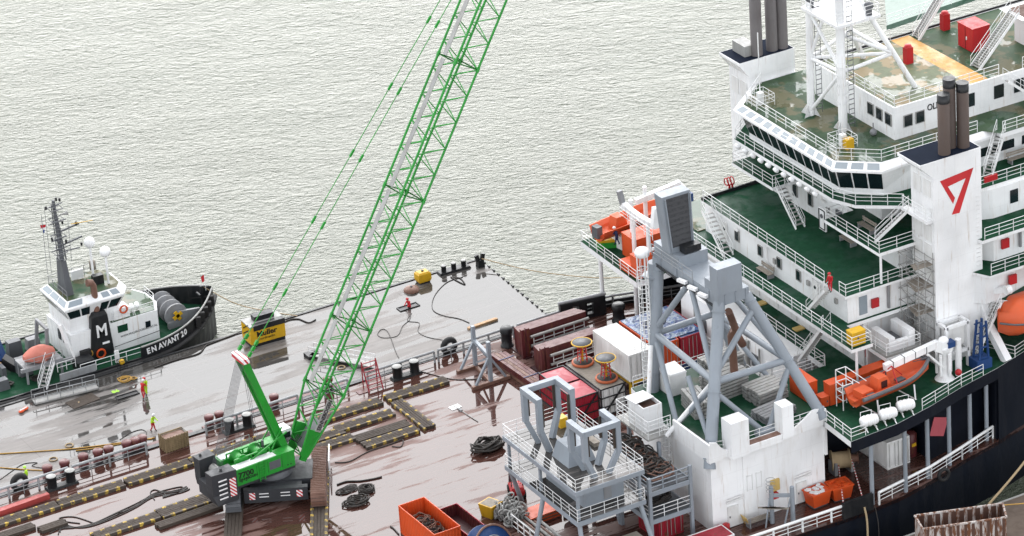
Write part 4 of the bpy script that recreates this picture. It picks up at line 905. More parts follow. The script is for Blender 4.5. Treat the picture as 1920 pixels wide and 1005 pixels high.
for a_ in (0,1.2,2.4,3.6,4.9): b.tube(B0+Vector((.62*math.cos(a_),.62*math.sin(a_),.5)),B0+Vector((.62*math.cos(a_),.62*math.sin(a_),2.5)),.15,8)
b.build('accumulator','white_gloss',dv)
K = B0+Vector((-.9,0,3.4))
MB().beam(B0+Vector((.6,0,2.5)),K,.6,.9).build('boom','white_gloss',dv); MB().beam(K+Vector((.2,0,.1)),Vector((39.7,-27.4,9.9)),.5,.6).build('boom','white_gloss',dv)
b = MB()
for k in range(4): c_ = K.lerp(Vector((39.7,-27.4,9.9)),.2+.22*k); b.obox(c_+Vector((0,0,.02)),(.06,.54,.66))
b.build('strap','black_paint',dv)
MB().tube(B0+Vector((-.3,-.3,1.2)),K+Vector((-1,-.1,-.4)),.13,8).build('ram','white_paint',dv); MB().ball(B0+Vector((.0,.1,3.5)),.42,1.2,1,1).build('motor_cover','white_gloss',dv); MB().box(B0.x+.2,B0.x+.9,B0.y-.4,B0.y+.3,9.9,10.4).build('blue_motor','blue_paint',dv)
MB().path([(40.0,-27.1,9.7),(40.0,-27.1,9.0),(40.1,-27.1,8.9)],.06,5).build('hook','grey_dark',dv); MB().ball(B0+Vector((.9,-.75,.6)),.3).build('buoy','red_paint',dv); root_at(dv,B0)
# white winch platform with U shaped frame
wp = thing('winch_platform','white railed platform with a U shaped frame above the orange lockers','platform')
MB().box(41.1,44.7,-25.6,-22.0,9.55,9.75).build('floor','galv',wp); MB().box(41.05,44.75,-25.65,-21.95,9.25,9.55).build('edge_beam','white_paint',wp)
railing(wp,[(41.2,-22.2,9.75),(41.2,-25.5,9.75),(44.6,-25.5,9.75),(44.6,-23.6,9.75)])
b = MB(); b.box(41.7,42.3,-25.2,-22.5,9.75,11.0); b.box(43.7,44.3,-25.2,-22.5,9.75,11.2); b.box(42.3,43.7,-25.2,-24.7,9.75,10.5); b.build('u_frame','white_paint',wp)
MB().box(42.4,43.6,-24.4,-22.7,9.75,10.2).build('winch','grey_dark',wp)
for x_,y_ in ((41.4,-22.4),(44.4,-22.4),(41.4,-25.2),(44.4,-25.2)): MB().beam((x_,y_,7.0),(x_,y_,9.25),.26).build('leg','white_paint',wp)
root_at(wp,(42.9,-23.8,7))
wc = thing('white_cage','white steel cage with an open bin beside the funnel foot','frame')
b = MB()
for x_ in (46.5,48.7):
    for y_ in (-26.6,-25.4): b.beam((x_,y_,7.0),(x_,y_,11.2),.28)
for z_ in (8.6,11.1): b.beam((46.5,-26.6,z_),(48.7,-26.6,z_),.28); b.beam((46.5,-25.4,z_),(48.7,-25.4,z_),.28); b.beam((46.5,-26.6,z_),(46.5,-25.4,z_),.28); b.beam((48.7,-26.6,z_),(48.7,-25.4,z_),.28)
b.build('frame','white_paint',wc); b = MB(); b.box(46.7,48.5,-26.4,-26.3,9.2,11.0); b.box(46.7,48.5,-25.7,-25.6,9.2,11.0); b.box(46.7,46.8,-26.3,-25.7,9.2,11.0); b.box(48.4,48.5,-26.3,-25.7,9.2,11); b.box(46.7,48.5,-26.4,-25.6,9.1,9.2); b.build('bin','white_container',wc); root_at(wc,(47.6,-26,7))
MB().tube((47.0,-27.6,7),(47.0,-27.6,10.4),.28,12).build('white_post','white_paint',None,label='thick white upright post between the davit crane and the blue frame',cat='post')
bf = thing('lattice_stand','tall narrow blue steel lattice stand at the foot of the funnel','stand')
b = MB()
for x_ in (48.9,49.9): b.beam((x_,-27.9,7),(49.4+(x_-49.4)*.5,-27.9,11.4),.16); b.beam((x_,-26.9,7),(49.4+(x_-49.4)*.5,-27.3,11.4),.16)
for z_ in (8,9,10,11): b.beam((48.95,-27.9,z_),(49.8,-27.9,z_),.12); b.beam((48.95,-27.2,z_),(49.8,-27.2,z_),.1)
b.box(48.6,50.1,-28.1,-26.8,7,7.9); b.build('lattice','blue_paint',bf); root_at(bf,(49.4,-27.5,7))
# scaffold tower at the funnel
sf = thing('scaffold_tower','grey tube scaffold tower with plank floors against the funnel side','scaffold')
b = MB(); X0,X1,Y0,Y1 = 44.9,46.4,-25.0,-22.3
for x_ in (X0,45.6,X1):
    for y_ in (Y0,Y1): b.tube((x_,y_,7.0),(x_,y_,17.6+random.uniform(-1.2,1.0)),.035,5)
for z_ in np.arange(8.2,17.2,1.1):
    for y_ in (Y0,Y1): b.tube((X0-.2,y_,z_),(X1+.2,y_,z_),.03,5)
    for x_ in (X0,45.6,X1): b.tube((x_,Y0-.2,z_),(x_,Y1+.2,z_),.03,5)
for k in range(4): b.tube((X0,Y0,7.2+2.2*k),(X1,Y0,9.4+2.2*k),.03,5); b.tube((X1,Y1,7.2+2.2*k),(X0,Y1,9.4+2.2*k),.03,5); b.tube((X0,Y0,9.4+2.2*k),(X0,Y1,7.2+2.2*k),.03,5)
b.build('tubes','galv',sf)
for z_, n_ in ((12.1,5),(14.4,6),(16.4,3)):
    for k in range(n_): MB().box(X0-.2+.1*k,X1+.3,Y0+.1+.36*k,Y0+.42+.36*k,z_,z_+.06).build('plank','plank_grey',sf)
root_at(sf,(45.6,-23.7,7))
# enclosed lifeboat in its davit, right edge
lb = thing('lifeboat','enclosed orange lifeboat hanging in white davits right of the funnel','boat')
rings = []
for i in range(13):
    t_ = i/12; x = 51.6+10*t_; e = min(1,(t_/.14)**.6)*min(1,((1-t_)/.14)**.6); e = max(e,.05); w_ = 1.65*e; y0 = -26.9; zk = 8.7+.7*(1-e)
    rings.append([(x,y0-w_*.3,zk),(x,y0-w_*.85,zk+.7),(x,y0-w_,10.2),(x,y0-w_*1.02,10.35),(x,y0-w_*.82,11.3),(x,y0-w_*.4,10.35+1.65*e),(x,y0+w_*.4,10.35+1.65*e),(x,y0+w_*.82,11.3),(x,y0+w_*1.02,10.35),(x,y0+w_,10.2),(x,y0+w_*.85,zk+.7),(x,y0+w_*.3,zk)])
MB().loft(rings,True,True).build('hull','orange_boat',lb)
b = MB(); pts = [(51.6+10*i/20, -26.9-1.68*min(1,max(.05,(i/20/.14))**.6)*min(1,max(.05,(1-i/20)/.14)**.6), 10.27) for i in range(21)]; b.path(pts,.09,6); b.build('fender','grey_dark',lb)
MB().box(54.0,55.0,-28.42,-28.28,10.5,11.5).build('hatch','orange_boat',lb)
for x_ in (54.2,55.2,56.2): MB().box(x_,x_+.5,-28.22,-28.0,11.35,11.65).build('window','glass_dark',lb)
root_at(lb,(56.6,-26.9,8.7))
da = thing('lifeboat_davit','thick white bent davit arm at the near end of the enclosed lifeboat','davit')
b = MB(); b.beam((51.7,-28.0,7.0),(51.3,-26.0,9.6),.7,.6); b.beam((51.3,-26.0,9.6),(51.4,-24.6,12.2),.6,.6); b.beam((51.4,-24.6,12.2),(52.6,-26.6,13.0),.5,.5); b.build('arm','white_gloss',da)
MB().tube((52.4,-26.9,13.0),(52.9,-26.9,13.0),.4,12).build('sheave','white_paint',da); root_at(da,(51.6,-27.5,7))
# far davit and boat on the far platform
fb = thing('far_rescue_boat','orange rescue boat lying on the far railed platform','boat')
Mx = Matrix.Translation((38.6,11.4,8.2)) @ Matrix.Rotation(R(8),4,'Z'); boat_shell(MB(),8.0,2.6,0,1.2,.6,.5).xf(Mx).build('hull','orange_boat',fb); MB().loft([[(-2.3,-.55,.5),(-.8,-.55,.5),(-.8,.55,.5),(-2.3,.55,.5)],[(-2.1,-.5,1.8),(-1.2,-.5,1.8),(-1.2,.5,1.8),(-2.1,.5,1.8)]]).xf(Mx).build('console','orange_boat',fb); MB().box(-4.3,-3.7,-.4,.4,.4,1.5).xf(Mx).build('outboard','grey_dark',fb)
for x_ in (-2,2): MB().box(x_-.15,x_+.15,-1.1,1.1,-1.2,.1).xf(Mx).build('cradle','white_paint',fb); root_at(fb,(38.6,11.4,7))
gn = thing('life_raft_cradle','low green and yellow cradle at the far corner of the far platform','cradle'); MB().prism([(34.9,11.6),(38.2,9.9),(38.6,10.5),(35.3,12.4)],7.0,7.5).build('base','crane_green',gn); MB().prism([(35.0,11.75),(38.2,10.1),(38.4,10.4),(35.2,12.1)],7.5,7.75).build('top','yellow',gn); root_at(gn,(36.8,11,7))
fd_ = thing('far_davit','white curved davit beam on two white posts above the far platform','davit')
b = MB(); pts = [Vector((36.2+.03*k, 8.6-.75*k, 12.25-.16*k+.02*k*k)) for k in range(8)]
for p,q in zip(pts,pts[1:]): b.beam(p,q+(q-p)*.1,.5,.55)
b.build('beam','white_paint',fd_); MB().beam((36.2,8.6,12.2),(36.0,8.8,13.6),.4,.45).build('horn','grey_mid',fd_); MB().beam((36.4,3.6,11.9),(36.6,3.5,13.8),.5,.6).build('horn','white_paint',fd_)
for y_ in (7.0,4.45): MB().tube((36.2,y_,7),(36.2,y_,11.9),.2,10).build('post','white_paint',fd_)
b = MB(); b.tube((36.2,4.45,9.2),(37.9,3.4,10.4),.15,8); b.tube((36.2,4.45,9.4),(38.2,3.6,9.6),.15,8); b.build('stay','white_paint',fd_); railing(fd_,[(35.7,8.4,11.2),(35.8,3.0,11.0)],r=.03); root_at(fd_,(36.2,5.8,7))
fc_ = thing('far_crane','white folded crane boom reaching over the far rescue boat','crane'); MB().beam((38.3,10.0,11.4),(42.9,9.8,12.0),.5,.5).build('boom','white_paint',fc_); MB().beam((42.7,9.8,12.0),(43.4,9.4,11.0),.5,.5).build('boom','white_paint',fc_); MB().tube((43.2,9.4,7),(43.2,9.4,11.4),.35,10).build('post','white_paint',fc_); MB().box(42.9,43.6,8.7,9.2,10.0,11.2).build('motor','blue_paint',fc_); root_at(fc_,(43.2,9.4,7))
for c_,lab,nv in (((42.6,4.2,11.9),'orange lifebuoy on the far walkway rail beside the grey tower',1),):
    MB().path([(c_[0],c_[1]+.38*math.cos(2*math.pi*k/12),c_[2]+.6+.38*math.sin(2*math.pi*k/12)) for k in range(12)],.09,6,True).build('lifebuoy','orange',None,label=lab,cat='lifebuoy')
rr_ = thing('red_valve_stand','red pipe and valve stand beyond the far edge of the big green deck','valve stand',at(1368,357,14.7)); b = MB()
for k in range(3): b.path([(-.3+.3*k,.35*math.cos(2*math.pi*j/10),.9+.35*math.sin(2*math.pi*j/10)) for j in range(10)],.06,5,True)
b.tube((0,0,0),(0,0,.6),.1,6); b.tube((.3,0,0),(.3,0,.6),.1,6); b.build('wheel','red_paint',rr_)
# red locker, hydrants and gangways on the roof
rl = thing('red_locker','large red two door locker on the green roof deck','locker',(61.9,-9.4,26.81)); MB().box(-.9,.9,-1.1,1.1,.05,2.2).build('body','red_paint',rl); MB().box(-.95,.95,-1.15,1.15,2.2,2.28).build('lid','red_paint',rl); MB().box(-.93,-.9,-.02,.02,.1,2.1).build('door_gap','maroon_dark',rl); MB().box(-.95,-.9,-.25,-.15,1.0,1.3).build('handle','rail_white',rl)
for c_,lab in ((at(1772,55,26.8),'upright red hose reel cabinet at the foot of the roof gangway'),(at(1703,118,26.8),'dark red covered equipment standing on the yellow roof walkway')):
    t = thing('red_cabinet',lab,'cabinet',c_); MB().box(-.35,.35,-.3,.3,0,1.5).build('body','red_paint',t); MB().lathe([(.36,1.5),(.3,1.7),(.05,1.75)],(0,0,0),10).build('cap','red_paint',t)
def gangway(label,p,q,wd=1.0):
    t = thing('gangway',label,'gangway'); stair(t,p,q,wd,'rail_white',True,26,'stringer'); return root_at(t,p)
gangway('steep aluminium gangway rising from the roof deck, left one',at(1717,72,26.8),at(1775,-25,31),1.1)
gangway('aluminium gangway rising to the upper right corner, beside the red locker',at(1828,128,26.8),at(1903,20,31),1.2)
ws = thing('white_shelter','white flared trunk with a dark opening at the upper right corner','shelter',(66.5,-11.6,26.81)); MB().loft([[(-1,-1.2,0),(1,-1.2,0),(1,1.2,0),(-1,1.2,0)],[(-1,-1.2,2.2),(1,-1.2,2.2),(1,1.2,2.2),(-1,1.2,2.2)],[(-2.2,-1.6,3.1),(2.4,-1.6,3.1),(2.4,1.8,3.1),(-2.2,1.8,3.1)]]).build('trunk','white_paint',ws); MB().box(-1.6,1.8,-1.1,1.3,3.09,3.13).build('opening','rust_inside',ws)
# person on the stair head
person('person in red coverall at the stair head of the big green deck',(38.75,-21.0,14.7),R(200),'coverall_red','coverall_red','red_paint','stand')
person('person in dark blue working beside the orange boat on the far platform',(36.1,9.9,7.75),R(120),'coverall_navy','coverall_navy','rock_white','lean')
# under the overhang at main deck level
container('white container under the overhanging boat deck beside the grey pillars',(41.0,-24.6,0),0,5.2,2.3,2.6,'white_container')
t = thing('red_tank','tall dark red tank with a yellow label standing behind the grey pillar','tank',(42.9,-26.2,0)); MB().lathe([(.5,0),(.55,.1),(.55,2.1),(.35,2.3),(.1,2.35)],n=14).build('body','maroon',t); MB().box(-.2,.2,-.58,-.5,1.1,1.4).build('label_plate','yellow',t)
wn = thing('mooring_winch','mooring winch with a drum of tan rope beside the white block house','winch',(36.6,-25.0,0)); MB().lathe([(.9,-.8),(.9,-.72),(.72,-.72),(.72,.72),(.9,.72),(.9,.8)],(0,0,1.1),18,axis=(.9,-.4,0)).build('drum','rope_tan',wn); MB().lathe([(.3,.8),(.42,.9),(.3,1.4),(.5,1.5)],(0,0,1.1),12,axis=(.9,-.4,0)).build('capstan','rust_pipe',wn)
MB().box(-.9,-.6,-.5,.5,0,1.2).build('stand','grey_mid',wn); MB().box(.6,.9,-.7,.3,0,1.2).build('stand','grey_mid',wn)
def skip(label,c,rz):
    t = thing('waste_bin',label,'bin',c,rz,'orange waste bins'); b = MB(); b.loft([[(-.75,-.6,.15),(.75,-.6,.15),(.75,.6,.15),(-.75,.6,.15)],[(-.95,-.75,1.35),(.95,-.75,1.35),(.95,.75,1.35),(-.95,.75,1.35)]]); b.build('body','orange',t)
    b = MB(); b.box(-1,1,-.8,-.72,1.3,1.42); b.box(-1,1,.72,.8,1.3,1.42); b.box(-1,-.92,-.72,.72,1.3,1.42); b.box(.92,1,-.72,.72,1.3,1.42); b.build('rim','orange',t); MB().box(-.7,.7,-.5,.5,0,.14).build('skid','grey_dark',t)
    b = MB(); rnd = random.Random(len(label))
    for k in range(14): b.obox((rnd.uniform(-.7,.7),rnd.uniform(-.55,.55),1.32+rnd.uniform(0,.12)),(rnd.uniform(.2,.5),rnd.uniform(.15,.4),.15),rnd.uniform(0,3))
    b.build('rubbish','rock_white' if 'left' in label else 'orange',t)
skip('open orange waste bin full of rubbish against the white block house, left one',(31.9,-28.55,0),R(3)); skip('orange waste bin with yellow sticker, right one of the pair',(34.0,-28.7,0),R(-6))
for x_,lab in ((22.55,'red steel drum at the corner of the white block house, left one'),(23.2,'red steel drum at the corner of the white block house, right one')):
    t = thing('steel_drum',lab,'drum',(x_,-28.15,0)); MB().lathe([(.29,0),(.3,.02),(.3,.3),(.31,.31),(.3,.33),(.3,.6),(.31,.61),(.3,.63),(.3,.88),(.28,.9),(.05,.9)],n=14).build('body','red_paint',t); MB().lathe([(.05,0),(.05,.03),(.01,.03)],(.15,0,.9),8).build('bung','grey_dark',t)
pt = thing('platform_stand','small grey work stand with plank floor in front of the white block house','work stand')
for p in ((27.2,-28.9),(28.6,-29.9)): MB().tube((*p,0),(*p,3.4),.2,10).build('post','grey_blue',pt)
b = MB(); b.beam((26.3,-29.3,0),(27.0,-28.9,2.4),.1); b.beam((27.5,-30.2,0),(28.4,-29.9,2.4),.1); b.beam((27.2,-28.9,2.6),(28.6,-29.9,2.6),.25); b.build('brace','grey_blue',pt)
for k in range(4): MB().obox((27.1+.0*k-.25*k+.3,-29.9+.25*k+.1,1.7),(1.5,.22,.05),R(-35)).build('plank','plank_grey',pt)
b = MB()
for k in range(4): b.path([(27.2+.4*math.cos(a_),-28.9+.4*math.sin(a_),3.0+.35*k) for a_ in np.linspace(0,4.2,8)],.03,4)
b.build('ladder_hoop','rail_grey',pt); root_at(pt,(27.9,-29.4,0))
rbp = thing('red_board','tilted red square board hung on the dark hull behind the pillars','board'); c_ = Vector((44.7,-27.85,2.9)); MB().obox(c_,(1.5,.06,1.7),M=Matrix.Rotation(R(18),3,'Y')).build('panel','red_tarp',rbp); root_at(rbp,c_)
MB().path([(49.0,-28.4,.55+.42*math.sin(2*math.pi*k/14)) if False else (42.9+.5*math.cos(2*math.pi*k/14),-31.05,.3+.5*math.sin(2*math.pi*k/14)) for k in range(14)],.16,8,True).build('tyre_fender','rubber',None,label='black tyre hung outside the curved near railing',cat='tyre')
# scaffold stock stored on the block house
def stack(label,c,rz,L,W_,H,layers,mat='galv',n=6):
    t = thing('scaffold_stack',label,'stack',c,rz,'scaffold parts stored inside the gantry'); 
    for k in range(layers):
        z = H*k/layers
        for j in range(n):
            y = -W_/2+W_*(j+.5)/n; MB().box(-L/2+random.uniform(-.1,.1),L/2+random.uniform(-.1,.1),y-W_/n*.42,y+W_/n*.42,z,z+H/layers*.7).build('plank',mat,t)
    return t
stack('high stack of grey scaffold boards in the middle of the gantry floor',(29.4,-18.6,7.0),R(4),3.6,2.2,2.2,7,'galv',4)
stack('low stack of dark scaffold frames near the gantry front',(30.6,-24.3,7.0),R(8),3.2,2.0,.8,3,'grey_mid',5)
stack('stack of scaffold boards by the gantry left side',(25.9,-19.8,7.0),R(80),3.2,1.6,1.6,5,'galv',4)
stack('wide stack of grey scaffold tubes by the right gantry legs',(31.8,-21.2,7.0),R(5),3.0,2.6,1.3,4,'galv',6)
stack('stack of scaffold tubes under the rear gantry brace',(31.0,-15.6,7.0),R(2),3.4,2.0,1.9,6,'galv',5)
wb = thing('white_cabinet','white closed cabinet on the green floor inside the gantry','cabinet',(26.2,-15.6,7.0)); MB().box(-.8,.8,-.9,.9,0,1.9).build('body','white_gloss',wb); MB().loft([[(-.85,-.95,1.9),(.85,-.95,1.9),(.85,.95,1.9),(-.85,.95,1.9)],[(-.8,-.9,2.05),(.8,-.9,2.05),(.8,.9,2.2),(-.8,.9,2.2)]]).build('lid','white_gloss',wb); MB().box(-.83,-.8,-.6,.6,.2,1.7).build('door','white_container',wb)
# ================================================================== timber mats on the main deck
MATB = {}
def beam_mesh(L, w_, h, mat):
    k = (L,w_,h,mat)
    if k not in MATB:
        b = MB(); c = .025; x,y = L/2,w_/2
        b.loft([[(-x,-y,0),(-x,y,0),(-x,y,h-c),(-x,y-c,h),(-x,-y+c,h),(-x,-y,h-c)],[(x,-y,0),(x,y,0),(x,y,h-c),(x,y-c,h),(x,-y+c,h),(x,-y,h-c)]]); me = b.mesh('timber_beam'); me.materials.append(M[mat]); MATB[k] = me
    return MATB[k]
def mat_(label, cx_, cy_, rz=0.0, L=6.1, n=5, w_=1.25, edges=True, z=0.0):
    t = thing('timber_mat',label,'timber mat',(cx_,cy_,z),rz,'timber crane mats laid on the deck'); rnd = random.Random(int(cx_*31+cy_*7))
    for k in range(n):
        e = edges and (k in (0,n-1)); bw = w_/n
        o = inst('timber_beam', beam_mesh(L,bw*.95,.28,'mat_edge' if e else 'timber'), t, (rnd.uniform(-.08,.08),-w_/2+bw*(k+.5),rnd.uniform(0,.015)))
    return t
L_ = 'yellow edged timber mat '
for x_, lab in ((-23.4,'cut by the left edge, in the far rail row'),(-17.2,'second from the left in the far rail row'),(-10.9,'in the far row, just left of the crane counterweight'),(-4.7,'in the far row, hidden behind the crane body'),(1.6,'in the far row, behind the crane boom foot'),(7.8,'in the far row, right of the crane boom'),(14.5,'at the right end of the far rail row')):
    mat_(L_+lab, x_, 9.3+.05*math.sin(x_), R(.4*math.sin(x_*3)))
mat_(L_+'lying crosswise, pointing at the camera',12.0,5.35,R(90.5),6.0)
mat_(L_+'short, alone between the far row and the paired mats',7.9,6.85,R(-1.2),5.6)
mat_('dark timber mat of the pair right of the crane track, farther one',8.3,4.25,R(-.5),5.2,edges=False); mat_(L_+'of the pair right of the crane track, nearer one',8.4,2.85,R(.3),5.3)
mat_(L_+'beside the far end of the right crane track, farther one',3.6,6.4,R(-1),4.0); mat_(L_+'beside the far end of the right crane track, nearer one',4.0,4.9,R(0),3.6)
mat_(L_+'in the front row, cut by the bottom edge at left',-17.1,2.45,R(.5)); mat_(L_+'in the front row, ending under the crane counterweight',-11.2,2.6,R(1.5),5.6,6,1.7)
mat_('plain weathered timber mat in front of the counterweight mat',-12.0,.9,R(2),6.0,4,1.0,False); mat_('plain pale timber mat at the bottom left corner',-25.2,7.2,R(1),3.4,4,1.0,False); mat_('short dark timber mat right of the pale one at bottom left',-22.2,6.2,R(1),2.4,4,1.0,False)
TD = R(61.9); td = Vector((math.cos(TD),math.sin(TD),0))
RC, LC = Vector((-.45,-.9,0)), Vector((-6.8,2.5,0))
mat_(L_+'under the right crane track',RC.x-.5*td.x,RC.y-.5*td.y,TD,6.1,5,1.5); mat_(L_+'in front of the right crane track, leaving the picture',RC.x-6.7*td.x,RC.y-6.7*td.y,TD,6.1,5,1.5)
mat_('dark timber mat under the left crane track',LC.x,LC.y,TD,6.1,5,1.5,False); mat_('dark timber mat in front of the left crane track, leaving the picture',LC.x-6.3*td.x,LC.y-6.3*td.y,TD,6.1,5,1.5,False)
# ================================================================== crawler crane
crane = thing('crawler_crane','green crawler crane with lattice boom on dark tracks, standing on timber mats','crane')
S = Vector((-3.9,.9,0)); AZ = R(4.5); MU = Matrix.Translation(S) @ Matrix.Rotation(AZ,4,'Z')
def up(b, name, mat, par=None): return b.xf(MU).build(name, mat, par or crane)
# tracks
tl, th_, tw_ = 8.9, 1.35, 1.3
shoe = MB().box(-.13,.13,-tw_/2,tw_/2,-.06,0).box(-.03,.03,-tw_/2,tw_/2,0,.05).mesh('track_shoe'); shoe.materials.append(M['rust_pipe']); shoe2 = shoe.copy(); shoe2.materials.clear(); shoe2.materials.append(M['grey_dark'])
for c_, sm in ((RC,shoe),(LC,shoe2)):
    MT = Matrix.Translation(c_+Vector((0,0,.28))) @ Matrix.Rotation(TD,4,'Z')
    fr_ = MB(); rr = th_/2-.12; n_ = 10; prof = [(tl/2-rr+rr*math.cos(a),th_/2+rr*math.sin(a)) for a in np.linspace(-math.pi/2,math.pi/2,n_)]+[(-tl/2+rr+rr*math.cos(a),th_/2+rr*math.sin(a)) for a in np.linspace(math.pi/2,3*math.pi/2,n_)]
    fr_.loft([[(x,-tw_*.42,z) for x,z in prof],[(x,tw_*.42,z) for x,z in prof]]); tk = fr_.xf(MT).build('track','black_paint',crane)
    R2 = th_/2; Ls = tl-2*R2; per = 2*Ls+2*math.pi*R2; ns = int(per/.30)
    for k in range(ns):
        s_ = per*k/ns
        if s_ < Ls: x,z,a = -Ls/2+s_, th_, 0
        elif s_ < Ls+math.pi*R2: q = (s_-Ls)/R2; x,z,a = Ls/2+R2*math.sin(q), R2+R2*math.cos(q), q
        elif s_ < 2*Ls+math.pi*R2: x,z,a = Ls/2-(s_-Ls-math.pi*R2), 0, math.pi
        else: q = (s_-2*Ls-math.pi*R2)/R2; x,z,a = -Ls/2-R2*math.sin(q), R2-R2*math.cos(q), math.pi+q
        o = inst('track_shoe', sm, tk); o.matrix_local = MT @ Matrix.Translation((x,0,z)) @ Matrix.Rotation(a,4,'Y')
    for k in range(7): MB().lathe([(.3,-.02),(.3,.02)],n=12,axis=(0,1,0)).xf(MT @ Matrix.Translation((-3.3+1.1*k,-tw_*.43,.45))).build('roller','grey_dark',tk)
MTc = Matrix.Translation((RC+LC)/2) @ Matrix.Rotation(TD,4,'Z')
b = MB(); b.box(-1.7,1.7,-3.1,3.1,.75,1.75); b.box(-2.6,-1.7,-2.2,2.2,.6,1.6); b.box(1.7,2.6,-2.2,2.2,.6,1.6); b.xf(MTc).build('carbody','hazard_grey',crane)
MB().box(-3.2,-2.62,-2.7,2.7,.55,1.75).xf(MTc).build('carbody_ballast','hazard_grey',crane)
for s_ in (-2.25,1.75): MB().box(-.25,.25,-.01,.01,-.32,.32).xf(MTc @ Matrix.Translation((-3.22,s_+.25,1.2)) @ Matrix.Rotation(R(90),4,'Z')).build('hazard_plate','hazard',crane)
b = MB()
for y_ in (-1.2,.6):
    for z_ in (1.05,1.35): MB().box(-3.23,-3.2,y_,y_+.8,z_,z_+.07).xf(MTc).build('marking','letter_white',crane)
MB().box(1.2,4.2,-.1,.0,.5,1.5).xf(Matrix.Translation(RC+Vector((.70,-.37,.2))) @ Matrix.Rotation(TD,4,'Z')).build('step_panel','white_gloss',crane)
up(MB().lathe([(1.7,1.75),(1.7,2.3),(1.5,2.35)],n=24),'slew_ring','grey_dark')
# upper works
up(MB().box(-4.6,1.3,-1.65,1.65,2.35,2.75),'turntable','hazard_grey')
side = up(MB().box(-4.6,1.3,-1.72,-.6,2.6,4.1),'engine_house','crane_green'); up(MB().box(-4.6,1.3,.6,1.72,2.6,4.1),'engine_house','crane_green')
up(MB().box(-4.6,-1.6,-.75,.75,2.75,3.6),'centre_deck','crane_green'); up(MB().box(-4.4,-.4,-1.6,-.75,4.1,4.14),'roof_panel','white_paint'); up(MB().box(-4.4,-2.6,.75,1.6,4.1,4.14),'roof_panel','white_paint')
up(MB().box(-1.2,-.1,-1.74,-1.71,3.0,3.75),'grille','grey_dark')
for x_ in (-2.45,-1.35,.05): up(MB().box(x_,x_+.025,-1.73,-1.715,2.8,3.9),'panel_gap','black_paint')
for x_ in (-4.0,-3.6,.5,.8): up(MB().box(x_,x_+.14,-1.74,-1.71,2.85,2.93),'latch','black_paint')
b = MB()
for k in range(4): b.path([(1.0,-.5+.2*k,3.9),(1.8,-.5+.2*k,4.6-.1*k),(2.4,-.45+.2*k,3.8),(2.9,-.4+.2*k,4.2)],.04,5)
up(b,'hydraulic_hose','black_paint')
up(MB().tube((-.6,.2,3.9),(-.6,.2,4.9),.12,10),'exhaust_stack','grey_dark')
b = MB()
for k in range(6): b.beam((-2.2,-1.78,2.5+.25*k),(-1.7,-1.78,2.5+.25*k),.04)
for x_ in (-2.2,-1.7): b.beam((x_,-1.78,2.3),(x_,-1.78,4.2),.05)
up(b,'ladder','crane_green')
xw = MU.to_3x3() @ Vector((1,0,0))
def lettering(txt,u_,v_,z_,size,mat,nm,sx=1.0,bold=0.0): return text_obj(txt,nm,mat,crane,MU @ Vector((u_,v_,z_)),xw,(0,0,1),size,bold=bold,sx=sx)
lettering('7700',-4.25,-1.735,3.28,.72,'letter_black','model_number',1.05,.02); lettering('SENNEBOGEN',-4.2,-1.735,2.98,.32,'letter_black','maker_name',.88,.008)
for y_, nm in ((-.2,'winch'),): 
    for x_ in (-3.1,-1.3): up(MB().lathe([(.62,-.62),(.62,-.55),(.42,-.55),(.42,.55),(.62,.55),(.62,.62)],(x_,0,4.1),16,axis=(0,1,0)),'winch','crane_green')
b = MB()
for x_ in (-3.9,-2.3,-.5): b.beam((x_,-.7,3.6),(x_,-.7,4.5),.12); b.beam((x_,.7,3.6),(x_,.7,4.5),.12)
b.beam((-3.9,-.7,4.5),(-.5,-.7,4.5),.12); b.beam((-3.9,.7,4.5),(-.5,.7,4.5),.12); up(b,'winch_frame','crane_green')
b = MB(); 
for x_ in (-4.2,-3.4,-2.6,-1.8,-1.0): b.tube((x_,1.7,3.95),(x_,1.7,4.95),.03,5)
for z_ in (4.45,4.95): b.tube((-4.2,1.7,z_),(-1.0,1.7,z_),.03,5)
up(b,'guard_rail','grey_mid')
# counterweight towers
for s_ in (-1,1):
    y0,y1 = (-2.3,-.95) if s_<0 else (1.15,2.4)
    r0 = -6.95 if s_<0 else -6.3
    cw = up(MB().loft([[(r0+.25,y0,1.75),(-4.7,y0,1.75),(-4.7,y1,1.75),(r0+.25,y1,1.75)],[(r0,y0+.3*(s_<0),2.6),(-4.7,y0,2.6),(-4.7,y1,2.6),(r0,y1-.3*(s_>0),2.6)],[(r0,y0+.3*(s_<0),4.6),(-4.7,y0,4.6),(-4.7,y1,4.6),(r0,y1-.3*(s_>0),4.6)]]),'counterweight','hazard_grey')
    b = MB()
    for k in range(4): b.box(r0-.015,r0+.3,y0+.32*(s_<0),y1-.32*(s_>0),2.7+.48*k,2.73+.48*k)
    up(b,'plate_gap','black_paint',cw)
    if s_ < 0:
        MB().box(-.3,.3,-.01,.01,-.85,.85).xf(MU @ Matrix.Translation((-5.15,-2.315,3.1))).build('hazard_plate','hazard',cw)
        b = MB()
        for k in range(5): up(MB().box(-6.5,-5.7,-2.33,-2.305,2.3+.42*k,2.42+.42*k),'marking','letter_white',cw)
    up(MB().lathe([(.12,4.6),(.12,4.75),(.02,4.8)],(-5.8,(y0+y1)/2,0),10),'lifting_pin','black_paint',cw)
up(MB().box(-6.6,-4.6,-1.05,1.05,1.75,3.0),'counterweight_base','hazard_grey'); up(MB().lathe([(.4,-.9),(.4,.9)],(-5.2,0,3.6),14,axis=(0,1,0)),'winch','galv'); up(MB().box(-5.6,-4.7,-1.0,1.0,3.0,3.3),'rear_frame','crane_green')
